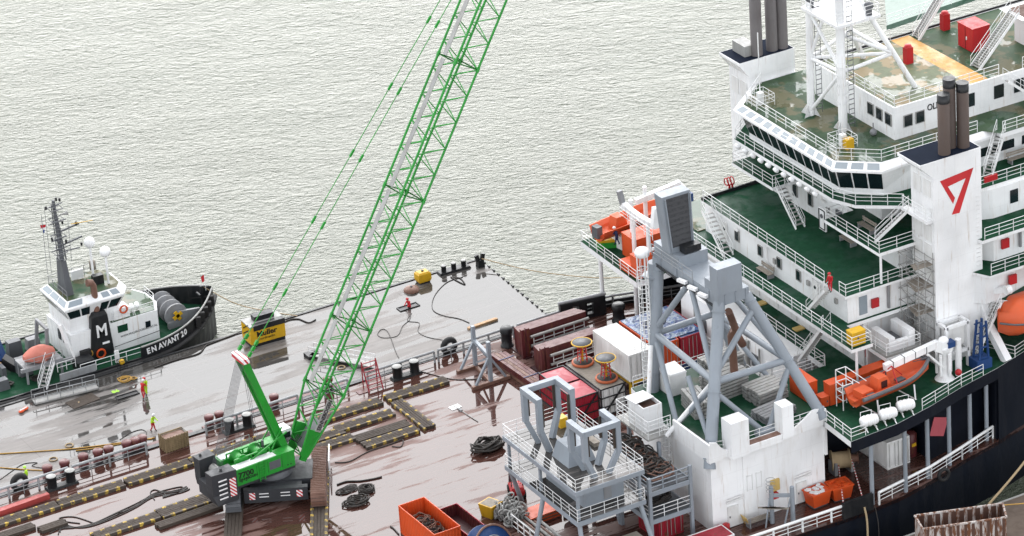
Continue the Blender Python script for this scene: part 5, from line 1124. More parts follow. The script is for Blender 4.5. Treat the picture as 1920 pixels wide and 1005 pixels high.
# cab on the far side
cb = up(MB().loft([[(1.3,1.0,2.6),(3.0,1.0,2.6),(3.0,2.2,2.6),(1.3,2.2,2.6)],[(1.3,1.0,4.6),(2.7,1.0,4.6),(2.7,2.2,4.6),(1.3,2.2,4.6)]]),'cab','white_paint'); up(MB().box(1.6,2.6,.96,1.0,3.4,4.3),'window','glass_dark',cb)
# back mast
AT = Vector((-1.95,0,13.3)); b = MB()
ms = up(MB().beam((1.35,-.42,3.2),(AT.x,-.42,AT.z),.34,.62).beam((1.35,.42,3.2),(AT.x,.42,AT.z),.34,.62),'back_mast','crane_green')
up(MB().beam((.9,-.25,4.5),(-1.7,-.25,12.6),.5,.16),'mast_web','crane_green',ms)
MB().box(-.95,.95,-.3,.3,-.24,.24).xf(MU @ Matrix.Translation(AT) @ Matrix.Rotation(R(90),4,'Z')).build('mast_head','hazard_x',ms)
up(MB().beam((-.6,-.9,4.0),(.9,-.7,6.0),.1).beam((-.6,.9,4.0),(.9,.7,6.0),.1).beam((-3.0,-.9,3.9),(1.2,-.9,5.5),.12),'stay','crane_green')
b = MB()
for k in range(9): y_ = -.6+.15*k; b.tube((AT.x-.1,y_,AT.z-.3),(-5.3,y_*1.2,4.0),.022,4)
up(b,'reeving_rope','grey_dark')
b = MB()
for k in range(3): y_ = -.3+.3*k; b.tube((AT.x+.2,y_,AT.z-.3),(-1.2,y_,4.4),.018,4)
up(b,'hoist_rope','grey_dark')
# boom
EL = R(58.2); BF = Vector((2.5,0,2.5)); ba = Vector((math.cos(EL),0,math.sin(EL))); bn = Vector((-math.sin(EL),0,math.cos(EL)))   # bn: upper (back) side
def bp(l, v_, h): return BF+ba*l+Vector((0,v_,0))+bn*h
def section(l0,l1,w0,w1,h0,h1,nb,name='boom_section'):
    b = MB()
    for sv in (-1,1):
        for sh in (-1,1): b.tube(bp(l0,sv*w0,sh*h0),bp(l1,sv*w1,sh*h1),.105,8)
    o = up(b,name,'crane_green'); lac = MB()
    for k in range(nb):
        a0,a1 = k/nb,(k+1)/nb; W0,W1 = w0+(w1-w0)*a0,w0+(w1-w0)*a1; H0,H1 = h0+(h1-h0)*a0,h0+(h1-h0)*a1; q0,q1 = l0+(l1-l0)*a0,l0+(l1-l0)*a1; f = 1 if k%2 else -1
        for s in (-1,1):
            lac.tube(bp(q0,f*W0,s*H0),bp(q1,-f*W1,s*H1),.05,5); lac.tube(bp(q0,s*W0,f*H0),bp(q1,s*W1,-f*H1),.05,5)
    for l_,w_,h_ in ((l0,w0,h0),(l1,w1,h1)):
        for s in (-1,1): lac.tube(bp(l_,-w_,s*h_),bp(l_,w_,s*h_),.06,6); lac.tube(bp(l_,s*w_,-h_),bp(l_,s*w_,h_),.06,6)
    up(lac,'lacing','crane_green',o); return o
s0 = section(.2,6.2,1.0,1.3,.35,1.26,5,'boom_foot')
up(MB().loft([[bp(-.2,s*1.0-.12,-.3),bp(-.2,s*1.0+.12,-.3),bp(-.2,s*1.0+.12,.3),bp(-.2,s*1.0-.12,.3)] for s in (-1,)]+[[bp(2.6,s*1.0-.12,-.6),bp(2.6,s*1.0+.12,-.6),bp(2.6,s*1.0+.12,.6),bp(2.6,s*1.0-.12,.6)] for s in (-1,)]),'foot_plate','crane_green',s0)
up(MB().loft([[bp(-.2,.88,-.3),bp(-.2,1.12,-.3),bp(-.2,1.12,.3),bp(-.2,.88,.3)],[bp(2.6,.88,-.6),bp(2.6,1.12,-.6),bp(2.6,1.12,.6),bp(2.6,.88,.6)]]),'foot_plate','crane_green',s0)
up(MB().loft([[bp(.6,-.9,-.25),bp(.6,.9,-.25),bp(.6,.9,-.2),bp(.6,-.9,-.2)],[bp(3.4,-.95,-.6),bp(3.4,.95,-.6),bp(3.4,.95,-.55),bp(3.4,-.95,-.55)]]),'foot_web','grey_mid',s0)
l_ = 6.2
for L_s in (6,12,12,12,6):
    s_ = section(l_,l_+L_s,1.3,1.3,1.26,1.26,int(L_s/1.2))
    wk = MB(); a_,b_ = bp(l_+.15,.1,1.3),bp(l_+L_s-.15,.1,1.3); c_ = bp(l_+L_s-.15,.62,1.3); d_ = bp(l_+.15,.62,1.3); wk.add([a_,b_,c_,d_]+[p+bn*.05 for p in (a_,b_,c_,d_)],[(0,1,2,3),(7,6,5,4),(0,4,5,1),(1,5,6,2),(2,6,7,3),(3,7,4,0)]); up(wk,'walkway','galv',s_)
    b = MB()
    for s in (-1,1):
        for h in (-1,1): up(MB().tube(bp(l_-.22,s*1.3,h*1.26),bp(l_+.22,s*1.3,h*1.26),.15,8),'pin_lug','crane_green',s_)
    l_ += L_s
sh = section(l_,l_+4.5,1.3,.5,1.26,.4,3,'boom_head'); up(MB().lathe([(.5,-.5),(.5,.5)],bp(l_+4.7,0,-.3),16,axis=(0,1,0)),'sheave','grey_dark',sh)
# sign on the boom side
sg = MB(); q = [bp(2.6,-1.24,-.45),bp(5.6,-1.24,-.45),bp(5.6,-1.24,.15),bp(2.6,-1.24,.15)]; sg.add(q+[p+Vector((0,-.05,0)) for p in q],[(0,1,2,3),(7,6,5,4),(0,4,5,1),(1,5,6,2),(2,6,7,3),(3,7,4,0)]); sgo = up(sg,'name_sign','galv',s0)
text_obj('SENNEBOGEN','sign_lettering','letter_black',s0,MU @ (bp(2.75,-1.305,-.32)),MU.to_3x3() @ ba,MU.to_3x3() @ bn,.52,bold=.012,sx=.84)
# pendants
for v_ in (-.8,.8):
    a_ = Vector((AT.x+.15,v_,AT.z+.1)); e_ = bp(l_+3.5,v_*.7,.9); d_ = (e_-a_).normalized(); pd_ = up(MB().tube(a_,e_,.04,5),'pendant','crane_green')
    for k in range(1,8): c_ = a_.lerp(e_,k/8); up(MB().beam(c_-d_*.35,c_+d_*.35,.12,.2),'pendant_link','crane_green',pd_)
    for k in range(3): c_ = a_+d_*(.5+.55*k); up(MB().beam(c_-d_*.22,c_+d_*.22,.2,.26),'pendant_link','crane_green',pd_)
tipw = bp(l_+4.7,0,-.8); hk = MU @ tipw
b = MB(); hz = 39.2
for k in range(2): b.tube((tipw.x+.2*k,.1,tipw.z),(tipw.x+.2*k,.1,hz+.9),.03,5)
up(b,'hoist_rope','grey_dark'); up(MB().obox((tipw.x+.1,.1,hz+.5),(.5,.35,.9)),'hook_block','black_paint'); up(MB().path([(tipw.x+.1,.1,hz),(tipw.x+.1,.1,hz-.3),(tipw.x+.35,.1,hz-.5),(tipw.x+.45,.1,hz-.3)],.07,6),'hook','black_paint')
root_at(crane,(S.x,S.y,.28))
# ================================================================== pontoon (flat barge) beyond the far rail
PZ = -2.5
pon = thing('pontoon_barge','flat grey steel pontoon barge with wet deck lying along the far side of the ship','barge')
PP = [(-90,15.0),(33.4,15.0),(34.3,33.4),(-90,33.7)]
MB().prism(PP,-6.5,PZ-.02).build('hull','black_paint',pon); MB().add([(x,y,PZ) for x,y in PP],[(0,1,2,3)]).build('deck','deck_pontoon',pon)
cl_ = MB().box(-.08,.08,-.1,.1,-.05,.13).box(-.05,.05,.1,.4,-.05,.06).mesh('edge_cleat'); cl_.materials.append(M['black_paint'])
for k in range(17): t_ = k/16; inst('edge_cleat',cl_,pon,(33.5+.85*t_,16.5+16*t_,PZ),(0,0,-.05))
b = MB(); b.box(-90,34.2,33.45,33.7,PZ-.3,PZ+.08); b.build('edge_bar','black_paint',pon)
def hatch(label,c,lx,ly,rz=0):
    t = thing('deck_hatch',label,'hatch',c,rz); b = MB(); b.box(-lx,lx,-ly,-ly+.08,0,.1); b.box(-lx,lx,ly-.08,ly,0,.1); b.box(-lx,-lx+.08,-ly+.08,ly-.08,0,.1); b.box(lx-.08,lx,-ly+.08,ly-.08,0,.1); b.build('coaming','black_paint',t); MB().box(-lx+.08,lx-.08,-ly+.08,ly-.08,.004,.03).build('opening','black_paint',t)
hatch('black open deck hatch with a person in red, on the far pontoon',(24.0,28.75,PZ),1.05,.42); hatch('long black open hatch on the dark wet pontoon deck near the tug',(-5.1,28.6,PZ),1.1,.35)
text_obj('86','hatch_number','lime',pon,(-6.0,29.75,PZ+.02),(1,0,0),(0,1,0),.7,.004,.02)
person('person in red coverall climbing out of the pontoon hatch',(24.1,28.7,PZ-.75),R(200),'coverall_red','coverall_red','red_paint','lean')
person('person in yellow jacket and red helmet, rear one of the two by the tug',(-3.6,27.7,PZ),R(200),'hivis','hivis','red_paint','stand'); person('person in red coverall, front one of the two by the tug',(-4.1,27.3,PZ),R(30),'coverall_red','coverall_red','rock_white','lean')
person('person in yellow jacket bending over gear on the pontoon near the ship rail',(-6.1,21.0,PZ),R(-60),'hivis','coverall_red','rock_white','lean')
person('person in yellow jacket behind the ship rail at the left picture edge',(-20.9,14.4,PZ+2.5),R(160),'hivis','coverall_red','lime','stand')
# yellow generator
mu = thing('yellow_generator','yellow generator box with black lettering and black lid on the pontoon edge','generator',(10.05,31.0,PZ),R(-2)); a,d_,h = 1.75,1.0,2.05
MB().box(-a,a,-d_,d_,.32,h).build('body','yellow',mu); MB().box(-a-.03,a+.03,-d_-.03,d_+.03,h,h+.12).build('lid','galv',mu); MB().box(-a+.35,a+.02,-d_-.06,-d_+.5,h-.38,h+.14).build('canopy','black_paint',mu); MB().box(-.9,1.1,-.2,.6,h+.12,h+.6).build('exhaust_box','black_paint',mu); MB().box(-a+.05,a-.05,-d_+.05,d_-.05,0,.32).build('skid','black_paint',mu)
b = MB()
for k in range(3): b.obox((-a-.01,.0,.75+.55*k),(.03,1.5,.10),M=Matrix.Rotation(R(-32),3,'X'))
b.build('hazard_stripe','black_paint',mu)
text_obj('Muller','lettering','letter_black',mu,(-1.15,-d_-.02,1.02),(1,0,0),(0,0,1),.72,.01,.02,1.1); text_obj('Dordrecht','lettering','letter_black',mu,(-1.1,-d_-.02,.64),(1,0,0),(0,0,1),.34,.01,0,1.2)
yb = thing('yellow_tank','small rounded yellow tank box near the far pontoon corner','tank',(27.7,32.6,PZ)); b = MB(); b.loft([[(-.6,-.45,.15),(.6,-.45,.15),(.6,.45,.15),(-.6,.45,.15)],[(-.68,-.5,.4),(.68,-.5,.4),(.68,.5,.4),(-.68,.5,.4)],[(-.66,-.48,.95),(.66,-.48,.95),(.66,.48,.95),(-.66,.48,.95)],[(-.5,-.35,1.12),(.5,-.35,1.12),(.5,.35,1.12),(-.5,.35,1.12)]]).build('body','yellow',yb); MB().box(-.55,.55,-.4,.4,0,.15).build('skid','black_paint',yb); MB().lathe([(.12,1.1),(.12,1.22),(.02,1.22)],n=10).build('cap','black_paint',yb)
hd_ = thing('hatch_cover','domed dark round hatch cover beside the yellow tank','hatch cover',(25.9,31.6,PZ)); MB().lathe([(.75,0),(.75,.15),(.6,.32),(.3,.4),(.03,.42)],n=16).build('dome','rust_pipe',hd_); MB().lathe([(.12,.4),(.12,.5),(.02,.52)],n=8).build('knob','grey_dark',hd_)
def bitts(label,c,rz=0,n=2,h=.85,r=.3,mat='black_paint',cap='galv',sp=1.3,z0=0,group='mooring bollards'):
    t = thing('bollard_pair',label,'bollards',c,rz,group); L = sp*(n-1)+1.2
    MB().loft([[(-L/2,-.42,0),(L/2,-.42,0),(L/2,.42,0),(-L/2,.42,0)],[(-L/2+.1,-.36,.22),(L/2-.1,-.36,.22),(L/2-.1,.36,.22),(-L/2+.1,.36,.22)]]).build('base','black_paint',t)
    for k in range(n):
        x_ = -sp*(n-1)/2+sp*k; bo = MB().lathe([(r,.2),(r,h),(r*1.12,h+.02),(r*1.12,h+.1),(r*.9,h+.12)],(x_,0,0),16).build('bollard',mat,t); MB().lathe([(r*1.05,h+.12),(r*.95,h+.15),(.03,h+.16)],(x_,0,0),16).build('cap',cap,bo)
    return t
bitts('three black bollards in a row at the far pontoon edge',(31.2,32.9,PZ),R(-3),3,.7,.24,sp=1.05)
for x_,lab in ((-18.6,'black twin bollards with pale tops at the left end of the far ship rail'),(-1.6,'black twin bollards behind the crane back mast ropes'),(15.1,'black twin bollards by the rail, above the right end of the mat row')): bitts(lab,(x_,12.35,0),R(0),2,1.15,.42,sp=1.75)
hn = thing('fairlead_post','black forked fairlead post at the far pontoon corner','fairlead',(33.7,32.2,PZ)); b = MB(); b.loft([[(-.35,-.3,0),(.35,-.3,0),(.35,.3,0),(-.35,.3,0)],[(-.3,-.25,.7),(.3,-.25,.7),(.3,.25,.7),(-.3,.25,.7)]]); b.build('post','black_paint',hn)
for s in (-1,1): MB().beam((s*.22,0,.65),(s*.36,0,1.25),.2,.4).build('horn','black_paint',hn)
# lines on the pontoon
def ln(lab,pix,r,mat,z=PZ,name='hose',cat='hose',group=None):
    r *= .62
    return cable(name,lab,cat,[at(x,y,z)+Vector((0,0,r)) for x,y in pix],r,mat,group)
ln('long ochre hose crossing the left pontoon deck to the rail',[(-20,853),(60,848),(140,842),(220,832),(290,822)],.09,'hose_ochre'); ln('second ochre hose running beside the long one',[(142,846),(200,838),(262,826),(285,824)],.08,'hose_ochre'); ln('ochre hose lower down at the left edge',[(-20,876),(60,882),(120,884)],.08,'hose_ochre')
ln('thin black hose looping across the pontoon from hatch to ship rail',[(770,588),(768,600),(755,612),(745,630),(720,634),(708,628),(716,618),(728,624),(742,660),(748,672)],.05,'rope_dark'); ln('thin black hose from the far bollards curving to the ship rail',[(868,520),(838,530),(815,555),(811,580),(830,592),(860,598),(880,606)],.06,'rope_dark'); ln('thick black hose curling between the far bollards and the corner post',[(845,520),(858,528),(872,534),(862,522),(848,524)],.09,'rope_dark'); ln('thin black hose with two loops near the hatch',[(772,588),(764,602),(786,606),(784,622),(800,632),(830,638)],.045,'rope_dark')
ln('black cable lying on the pontoon left of the bending person',[(225,825),(245,812),(265,806),(275,812),(268,822)],.05,'rope_dark'); ln('black hoses snaking at the left pontoon edge',[(0,900),(25,882),(45,870),(70,868),(60,874),(85,878),(92,870)],.05,'rope_dark')
ln('tow hawser along the tug bow at the pontoon edge',[(290,690),(330,676),(372,664),(385,650),(395,645),(440,628),(465,616)],.10,'rope_dark',name='hawser',cat='rope'); ln('thick black hose from the yellow generator along the pontoon edge',[(532,605),(545,600),(560,599),(568,602),(580,606),(592,600)],.10,'rope_dark')
cable('mooring_rope','thin mooring rope from the tug bow to the pontoon edge right of the generator','rope',[(8.6,40.4,-.4),(10.5,37.5,-1.6),(13,35,-2.2),(14.6,33.2,PZ+.15)],.045,'rope_tan')
cable('mooring_rope','long mooring rope running right from the pontoon corner post over the water','rope',[(33.8,32.2,PZ+.8),(37,27,-2.0),(41,20.5,-1.3),(44.5,14,0.9)],.045,'rope_tan')
yc = thing('yellow_hose_coil','loose yellow hose coil on the dark pontoon deck beside the tug','hose',at(232,713,PZ)); hank(yc,(0,0,0),.75,3,.045,'hose_ochre',3,.8,.1,'loop'); hank(yc,(.9,-.2,0),.4,2,.04,'hose_ochre',5,.8,.05,'loop')
yp = thing('yellow_pump','small yellow pump on a black frame beside the tug side','pump',at(230,692,PZ)); b = MB(); b.ball((0,0,.75),.28); b.build('motor','yellow',yp); b = MB()
for x_ in (-.35,.35):
    for y_ in (-.3,.3): b.tube((x_,y_,0),(x_,y_,.95),.03,5)
for z_ in (.4,.95): b.path([(-.35,-.3,z_),(.35,-.3,z_),(.35,.3,z_),(-.35,.3,z_)],.03,5,True)
b.build('frame','black_paint',yp)
for q,lab in (((110,733),'brown wooden board on the pontoon under the footbridge end'),): pass
bd = thing('plywood_sheet','brown plywood sheet lying on the wet pontoon beside the footbridge','board',at(155,752,PZ),R(8)); MB().box(-1.4,1.4,-.8,.8,0,.05).build('sheet','timber',bd); MB().box(-.5,-.35,-.1,.05,.05,.07).build('handle_hole','rope_tan',bd)
tb = thing('timber_baulk','long pale timber baulk on the pontoon near the ship rail','timber',at(905,609,PZ),R(3)); MB().box(-1.6,1.6,-.14,.14,0,.2).build('baulk','timber_light',tb); MB().box(-1.5,1.5,.16,.3,0,.15).build('baulk','timber_light',tb)
lj = thing('life_jacket','orange and white life jacket on the pontoon below the footbridge','life jacket',at(45,771,PZ),R(20)); b = MB(); b.ball((-.28,0,.14),.3,1.1,.8,.45); b.ball((.25,.05,.14),.3,1.1,.8,.45); b.build('float','orange',lj); MB().box(-.45,.4,-.05,.06,.2,.28).build('strap','rock_white',lj)
# aluminium footbridge from pontoon to tug
fbz = thing('footbridge','grey aluminium footbridge with railings lying on the pontoon at the tug stern','footbridge'); p,q = Vector((-12.7,32.3,PZ+.15)),Vector((-6.7,31.6,PZ+.15)); MB().beam(p,q,1.0,.12).build('walkway','galv',fbz)
sdv = (q-p).normalized().cross(Vector((0,0,1)))
for s in (-1,1): railing(fbz,[p+sdv*.5*s,q+sdv*.5*s],1.0,(1,.5,.12),1.2,.035,'rail_grey')
root_at(fbz,(p+q)/2-Vector((0,0,.15)))
rp = thing('ramp_frame','pale steel stair frame lying on the pontoon behind the boom foot','stair frame'); p = at(585,668,PZ)+Vector((0,0,.3)); q = at(700,690,PZ)+Vector((0,0,.3)); MB().beam(p,q,.9,.1).build('walkway','galv',rp); sdv = (q-p).normalized().cross(Vector((0,0,1)))
for s in (-1,1): railing(rp,[p+sdv*.45*s,q+sdv*.45*s],.9,(1,.5),1.1,.03,'rail_white')
MB().box(p.x-.6,p.x+.6,p.y-.6,p.y+.5,PZ,PZ+.35).build('end_block','black_paint',rp); root_at(rp,(p+q)/2)
for px,lab in ((443,'left'),): pass
for (x_,y_),lab in (((640,690),'ring of steel on the pontoon left of the boom'),((100,862),'tan lashing ring on the left pontoon deck'),((130,836),'tan lashing ring next to the ochre hoses')):
    ring(MB(),tuple(at(x_,y_,PZ)+Vector((0,0,.06))),.35,.06).build('lashing_ring','rope_tan',None,label=lab,cat='ring')
# ================================================================== tug
tug = thing('tug_boat','black hulled tug with white wheelhouse and grey mast moored beyond the pontoon','tug')
def tug_half(x):
    t_ = (x+20)/29.2
    return 5.35*(1-max(0,(t_-.66)/.34)**2.6)*min(1,.92+.4*t_)
def tug_sheer(x):
    t_ = max(0,(x+1)/10.1); return -2.35 if x < -.9 else -1.35+1.15*t_**1.6
CYT = 39.7; rings = []; XS = sorted(list(np.linspace(-22,9.1,40))+[-.92,-.88])
for x in XS:
    hb = max(.08,tug_half(x)); t_ = max(0,(x+1)/10.1); zs = tug_sheer(x)
    rings.append([(x,CYT-hb*.75,-6.0),(x,CYT-hb*.92,-4.2),(x,CYT-hb,-2.9),(x,CYT-hb,zs),(x,CYT-hb+.18*min(1,hb),zs),(x,CYT-max(.02,hb-.22),min(zs,-2.5+.25*t_)),(x,CYT+max(.02,hb-.22),min(zs,-2.5+.25*t_)),(x,CYT+hb-.18*min(1,hb),zs),(x,CYT+hb,zs),(x,CYT+hb,-2.9),(x,CYT+hb*.92,-4.2),(x,CYT+hb*.75,-6.0)])
MB().loft(rings,False,True).build('hull','black_paint',tug)
dk = [(x,CYT-max(.02,tug_half(x)-.26)) for x in np.linspace(-21.5,8.5,20)]+[(x,CYT+max(.02,tug_half(x)-.26)) for x in np.linspace(8.5,-21.5,20)]
MB().add([(x,y,-2.46+.22*max(0,(x+1)/10.1)) for x,y in dk],[tuple(range(len(dk)))]).build('deck','deck_green',tug)
b = MB(); pts = [(x,CYT-tug_half(x)-.16,-2.72+1.35*max(0,(x+1)/10.1)**2) for x in np.linspace(-20,8.7,26)]+[(9.3,CYT,-1.35)]+[(x,CYT+tug_half(x)+.16,-2.72+1.35*max(0,(x+1)/10.1)**2) for x in np.linspace(8.7,-20,26)]; b.path(pts,.26,8); b.build('fender','rubber',tug)
b = MB()
for k in range(5): x = 5.7+.66*k; hb = tug_half(x); b.obox((x,CYT-hb-.22,-1.75+1.0*max(0,(x+1)/10.1)**2),(.5,.35,1.0),-.55*max(0,(x-3)/6))
b.build('bow_fender_block','rubber',tug)
xs = np.linspace(-.85,8.9,16); b = MB(); b.path([(x,CYT-tug_half(x)+.04,tug_sheer(x)+.03) for x in xs],.09,6); b.path([(x,CYT+tug_half(x)-.04,tug_sheer(x)+.03) for x in xs],.09,6); b.build('capping_rail','galv',tug)
# name on a raised bulwark plate
xc_ = -.35
for ch_, adv in zip('EN AVANT 20', (.47,.53,.22,.49,.47,.49,.53,.43,.22,.43,.43)):
    if ch_ != ' ':
        h0,h1 = tug_half(xc_),tug_half(xc_+.4); tg_ = Vector((.4,h0-h1,.4*.10)).normalized(); text_obj(ch_,'name_letter','letter_white',tug,(xc_,CYT-h0-.04,-2.16+.09*max(0,xc_+.3)),tg_,(0,0,1),.80,.012,.025,.88)
    xc_ += adv*math.cos(math.atan2(tug_half(xc_)-tug_half(xc_+.4),.4))
# deckhouse
dh = MB().prism([(-6.6,37.0),(2.2,37.0),(2.9,38.6),(2.9,40.8),(2.2,42.4),(-6.6,42.4)],-2.5,.55).build('deck_house','white_gloss',tug)
MB().prism([(-2.4,37.1),(2.0,37.1),(2.7,38.7),(2.7,40.7),(2.0,42.3),(-2.4,42.3)],.55,.6).build('house_top','deck_green_worn',dh); railing(tug,[(-2.2,37.2,.6),(2.0,37.2,.6),(2.7,38.7,.6),(2.7,40.7,.6)],.8,(1,.5),1.1,.03)
MB().box(-2.0,-.4,37.3,38.6,.6,1.6).build('locker','white_gloss',dh); MB().box(-1.9,-.9,36.95,37.02,-.6,.1).build('doorway','deck_green',dh); MB().box(.9,1.4,36.95,37.02,-.9,-.3).build('window','glass_dark',dh); text_obj('WWW.MULLER-DORDRECHT.NL','lettering','letter_black',dh,(-1.7,36.98,-1.15),(1,0,.03),(0,0,1),.30,.005,0,.85)
b = MB(); b.beam((-2.4,36.98,-1.9),(2.3,36.98,-1.6),.02,.05); b.build('rubbing_line','black_paint',dh)
for x_ in (.2,.75): MB().lathe([(.05,-.35),(.2,-.34),(.24,-.1),(.24,.1),(.2,.34),(.05,.35)],(x_,38.2,1.0),10,axis=(.3,1,0)).build('raft_drum','white_gloss',dh)
# wheelhouse
wb_ = [(-6.4,37.4),(-1.4,37.4),(-.7,38.3),(-.7,41.1),(-1.4,42.0),(-6.4,42.0)]; we = [(-6.9,36.9),(-.9,36.9),(-.1,38.1),(-.1,41.3),(-.9,42.5),(-6.9,42.5)]; wr_ = [(-6.3,37.5),(-1.3,37.5),(-.7,38.3),(-.7,41.1),(-1.3,41.9),(-6.3,41.9)]
wh = MB().loft([[(x,y,.55) for x,y in wb_],[(x,y,2.0) for x,y in wb_],[(x,y,3.1) for x,y in we],[(x,y,3.25) for x,y in we],[(x,y,3.8) for x,y in wr_]]).build('wheelhouse','white_gloss',tug)
MB().add([(x,y,3.81) for x,y in wr_],[tuple(range(6))]).build('roof','deck_green_worn',wh)
def fc2(i,j): return ((*wb_[i],2.0),(*wb_[j],2.0),(*we[j],3.1),(*we[i],3.1))
def fv2(i,j): return ((*we[i],3.25),(*we[j],3.25),(*wr_[j],3.8),(*wr_[i],3.8))
for u0,u1 in ((.03,.24),(.27,.42),(.62,.76),(.79,.97)): quad_pane(wh,*fc2(0,1),u0,u1,.0,.85)
for u0,u1 in ((.03,.32),(.35,.64),(.67,.97)): quad_pane(wh,*fc2(5,0),u0,u1,.0,.85); quad_pane(wh,*fv2(5,0),u0,u1,.2,.85,.02,'glass_pale','skylight')
quad_pane(wh,*fv2(0,1),.05,.3,.2,.85,.02,'glass_pale','skylight'); quad_pane(wh,*fv2(0,1),.66,.79,.2,.85,.02,'glass_pale','skylight'); quad_pane(wh,*fv2(0,1),.83,.96,.2,.85,.02,'glass_pale','skylight'); quad_pane(wh,*fc2(1,2),.1,.9,.0,.85)
for y_ in (38.2,39.3): MB().box(-6.68,-6.6,y_,y_+.55,-.8,.2).build('window','glass_dark',dh)
# funnel casing with M
fm = MB().loft([[(-4.9,36.85,-2.5),(-2.5,36.85,-2.5),(-2.5,38.2,-2.5),(-4.9,38.2,-2.5)],[(-4.4,36.85,1.7),(-2.8,36.85,1.7),(-2.8,38.0,1.7),(-4.4,38.0,1.7)],[(-4.1,36.95,2.1),(-2.95,36.95,2.1),(-2.95,37.9,2.1),(-4.1,37.9,2.1)]]).build('funnel','black_paint',tug)
text_obj('M','funnel_letter','letter_white',fm,(-4.12,36.83,-.35),(1,0,0),(0,0,1),1.75,.01,.04,.85); MB().box(-3.6,-2.9,36.82,36.86,-1.2,-1.0).build('handle','letter_white',fm)
MB().path([(-3.6,37.4,2.0),(-3.6,37.4,4.6),(-3.8,37.4,5.0),(-4.2,37.4,5.1)],[.3,.3,.34,.36],12).build('exhaust_pipe','rust_pipe',fm)
for c_,rr,mt in (((-3.9,36.75,-2.0),.42,'orange'),): ring(MB(),c_,rr,.1,12,'y').build('lifebuoy',mt,fm)
ring(MB(),(-5.0,36.8,-1.7),.3,.07,10,'y').build('hose_loop','hose_ochre',fm); ring(MB(),(-1.0,37.2,1.5),.36,.09,12,'y').build('lifebuoy','orange',wh)
b = MB(); b.box(-5.9,-4.9,36.6,37.6,-2.5,-1.2); b.build('tyre_pile','rubber',tug)
# mast
mb_ = Vector((-5.0,39.2,3.8)); mm = MB().loft([[(-5.9,38.4,3.8),(-5.2,38.4,3.8),(-5.2,40.4,3.8),(-5.9,40.4,3.8)],[(-5.85,38.8,7.2),(-5.4,38.8,7.2),(-5.4,40.0,7.2),(-5.85,40.0,7.2)]]).build('mast','grey_dark',tug)
b = MB(); b.tube((-5.6,39.3,7.2),(-5.75,39.3,13.2),.24,8,.16); b.tube((-5.3,39.0,7.2),(-5.6,39.2,11.5),.07,6); b.tube((-5.9,39.5,7.2),(-5.95,39.4,12.8),.05,5)
for k in range(10): b.beam((-5.95,39.45,7.6+.5*k),(-5.65,39.3,7.6+.5*k),.05)
for z_,l_ in ((12.6,.8),(10.9,1.0),(9.2,.9),(8.2,1.1)): b.beam((-5.7-l_*.8,39.3,z_),(-5.7+l_,39.3,z_+.15),.08); b.beam((-5.7,39.3-l_,z_-.2),(-5.7,39.3+l_,z_-.2),.07)
b.beam((-5.6,39.2,10.0),(-3.7,38.8,10.5),.14); b.beam((-5.6,39.2,8.6),(-3.6,38.7,9.2),.14); b.beam((-5.6,39.2,8.0),(-4.0,38.6,8.2),.1); b.build('mast_pole','grey_dark',mm)
b = MB()
for k in range(16): b.path([(-6.1,39.6,7.3+.38*k),(-6.1,39.1,7.3+.38*k),(-5.5,39.0,7.3+.38*k)],.03,4)
for q in ((-7.2,39.2,6.2,12.3),(-6.7,39.5,6.0,12.7),(-4.9,38.7,7.0,11.2)): b.tube((q[0],q[1],q[2]),(q[0]+.1,q[1],q[3]),.025,4)
for z_ in (8.0,9.6,11.3,12.4): b.path([(-6.3,39.7,z_),(-5.1,39.7,z_),(-5.1,38.8,z_),(-6.3,38.8,z_)],.05,4,True)
b.build('mast_rigging','grey_mid',mm)
b = MB()
for p in ((-5.5,39.2,13.3),(-5.2,39.1,13.2),(-6.5,39.4,12.6),(-6.2,39.6,9.3),(-4.0,38.8,10.6),(-3.8,38.6,8.5),(-5.2,39.1,10.9),(-5.1,39.0,9.0)): b.lathe([(.1,-.16),(.1,.16)],p,8); b.lathe([(.13,.05),(.13,.1)],p,8)
b.build('nav_light','black_paint',mm); MB().lathe([(.05,0),(.12,.5),(.26,.8)],(-5.4,39.1,11.7),10,axis=(.8,-.2,.1)).build('horn','galv',mm)
b = MB(); b.beam((-4.6,38.6,10.75),(-2.6,38.2,10.7),.05); b.build('radar_bar','yellow',mm)
fg = MB(); fg.add([(-6.7,39.4,11.0),(-7.3,39.3,11.15),(-7.25,39.3,10.85),(-6.75,39.4,10.75)],[(0,1,2,3)]); fg.build('flag','flag_red',mm); fg = MB(); fg.add([(-6.75,39.4,10.75),(-7.25,39.3,10.85),(-7.1,39.35,10.6),(-6.85,39.4,10.5)],[(0,1,2,3)]); fg.build('flag','letter_white',mm); fg = MB(); fg.add([(-6.85,39.4,10.5),(-7.1,39.35,10.6),(-7.05,39.35,10.3),(-6.95,39.4,10.2)],[(0,1,2,3)]); fg.build('flag','flag_blue',mm)
for x_,y_,zt in ((-2.5,39.9,7.3),(-1.6,38.6,6.6)):
    b = MB(); b.tube((x_,y_,3.8),(x_,y_,zt),.12,8); b.ball((x_,y_,zt+.45),.52,1,1,1.05,14,8); b.build('satellite_dome','white_gloss',wh)
MB().box(-2.9,-1.9,38.9,39.5,3.8,4.7).build('dark_box','black_paint',wh); MB().box(-4.2,-3.0,41.0,41.2,3.9,4.8).build('white_board','white_paint',wh); b = MB(); b.lathe([(.1,0),(.3,.05),(.3,.9),(.1,1.0)],(-2.2,40.6,4.6),10); b.build('covered_light','plank_grey',wh); railing(tug,[(-6.2,37.6,3.8),(-6.2,41.8,3.8),(-1.4,41.8,3.8)],.9,(1,.5),1.2,.03,'grey_mid')
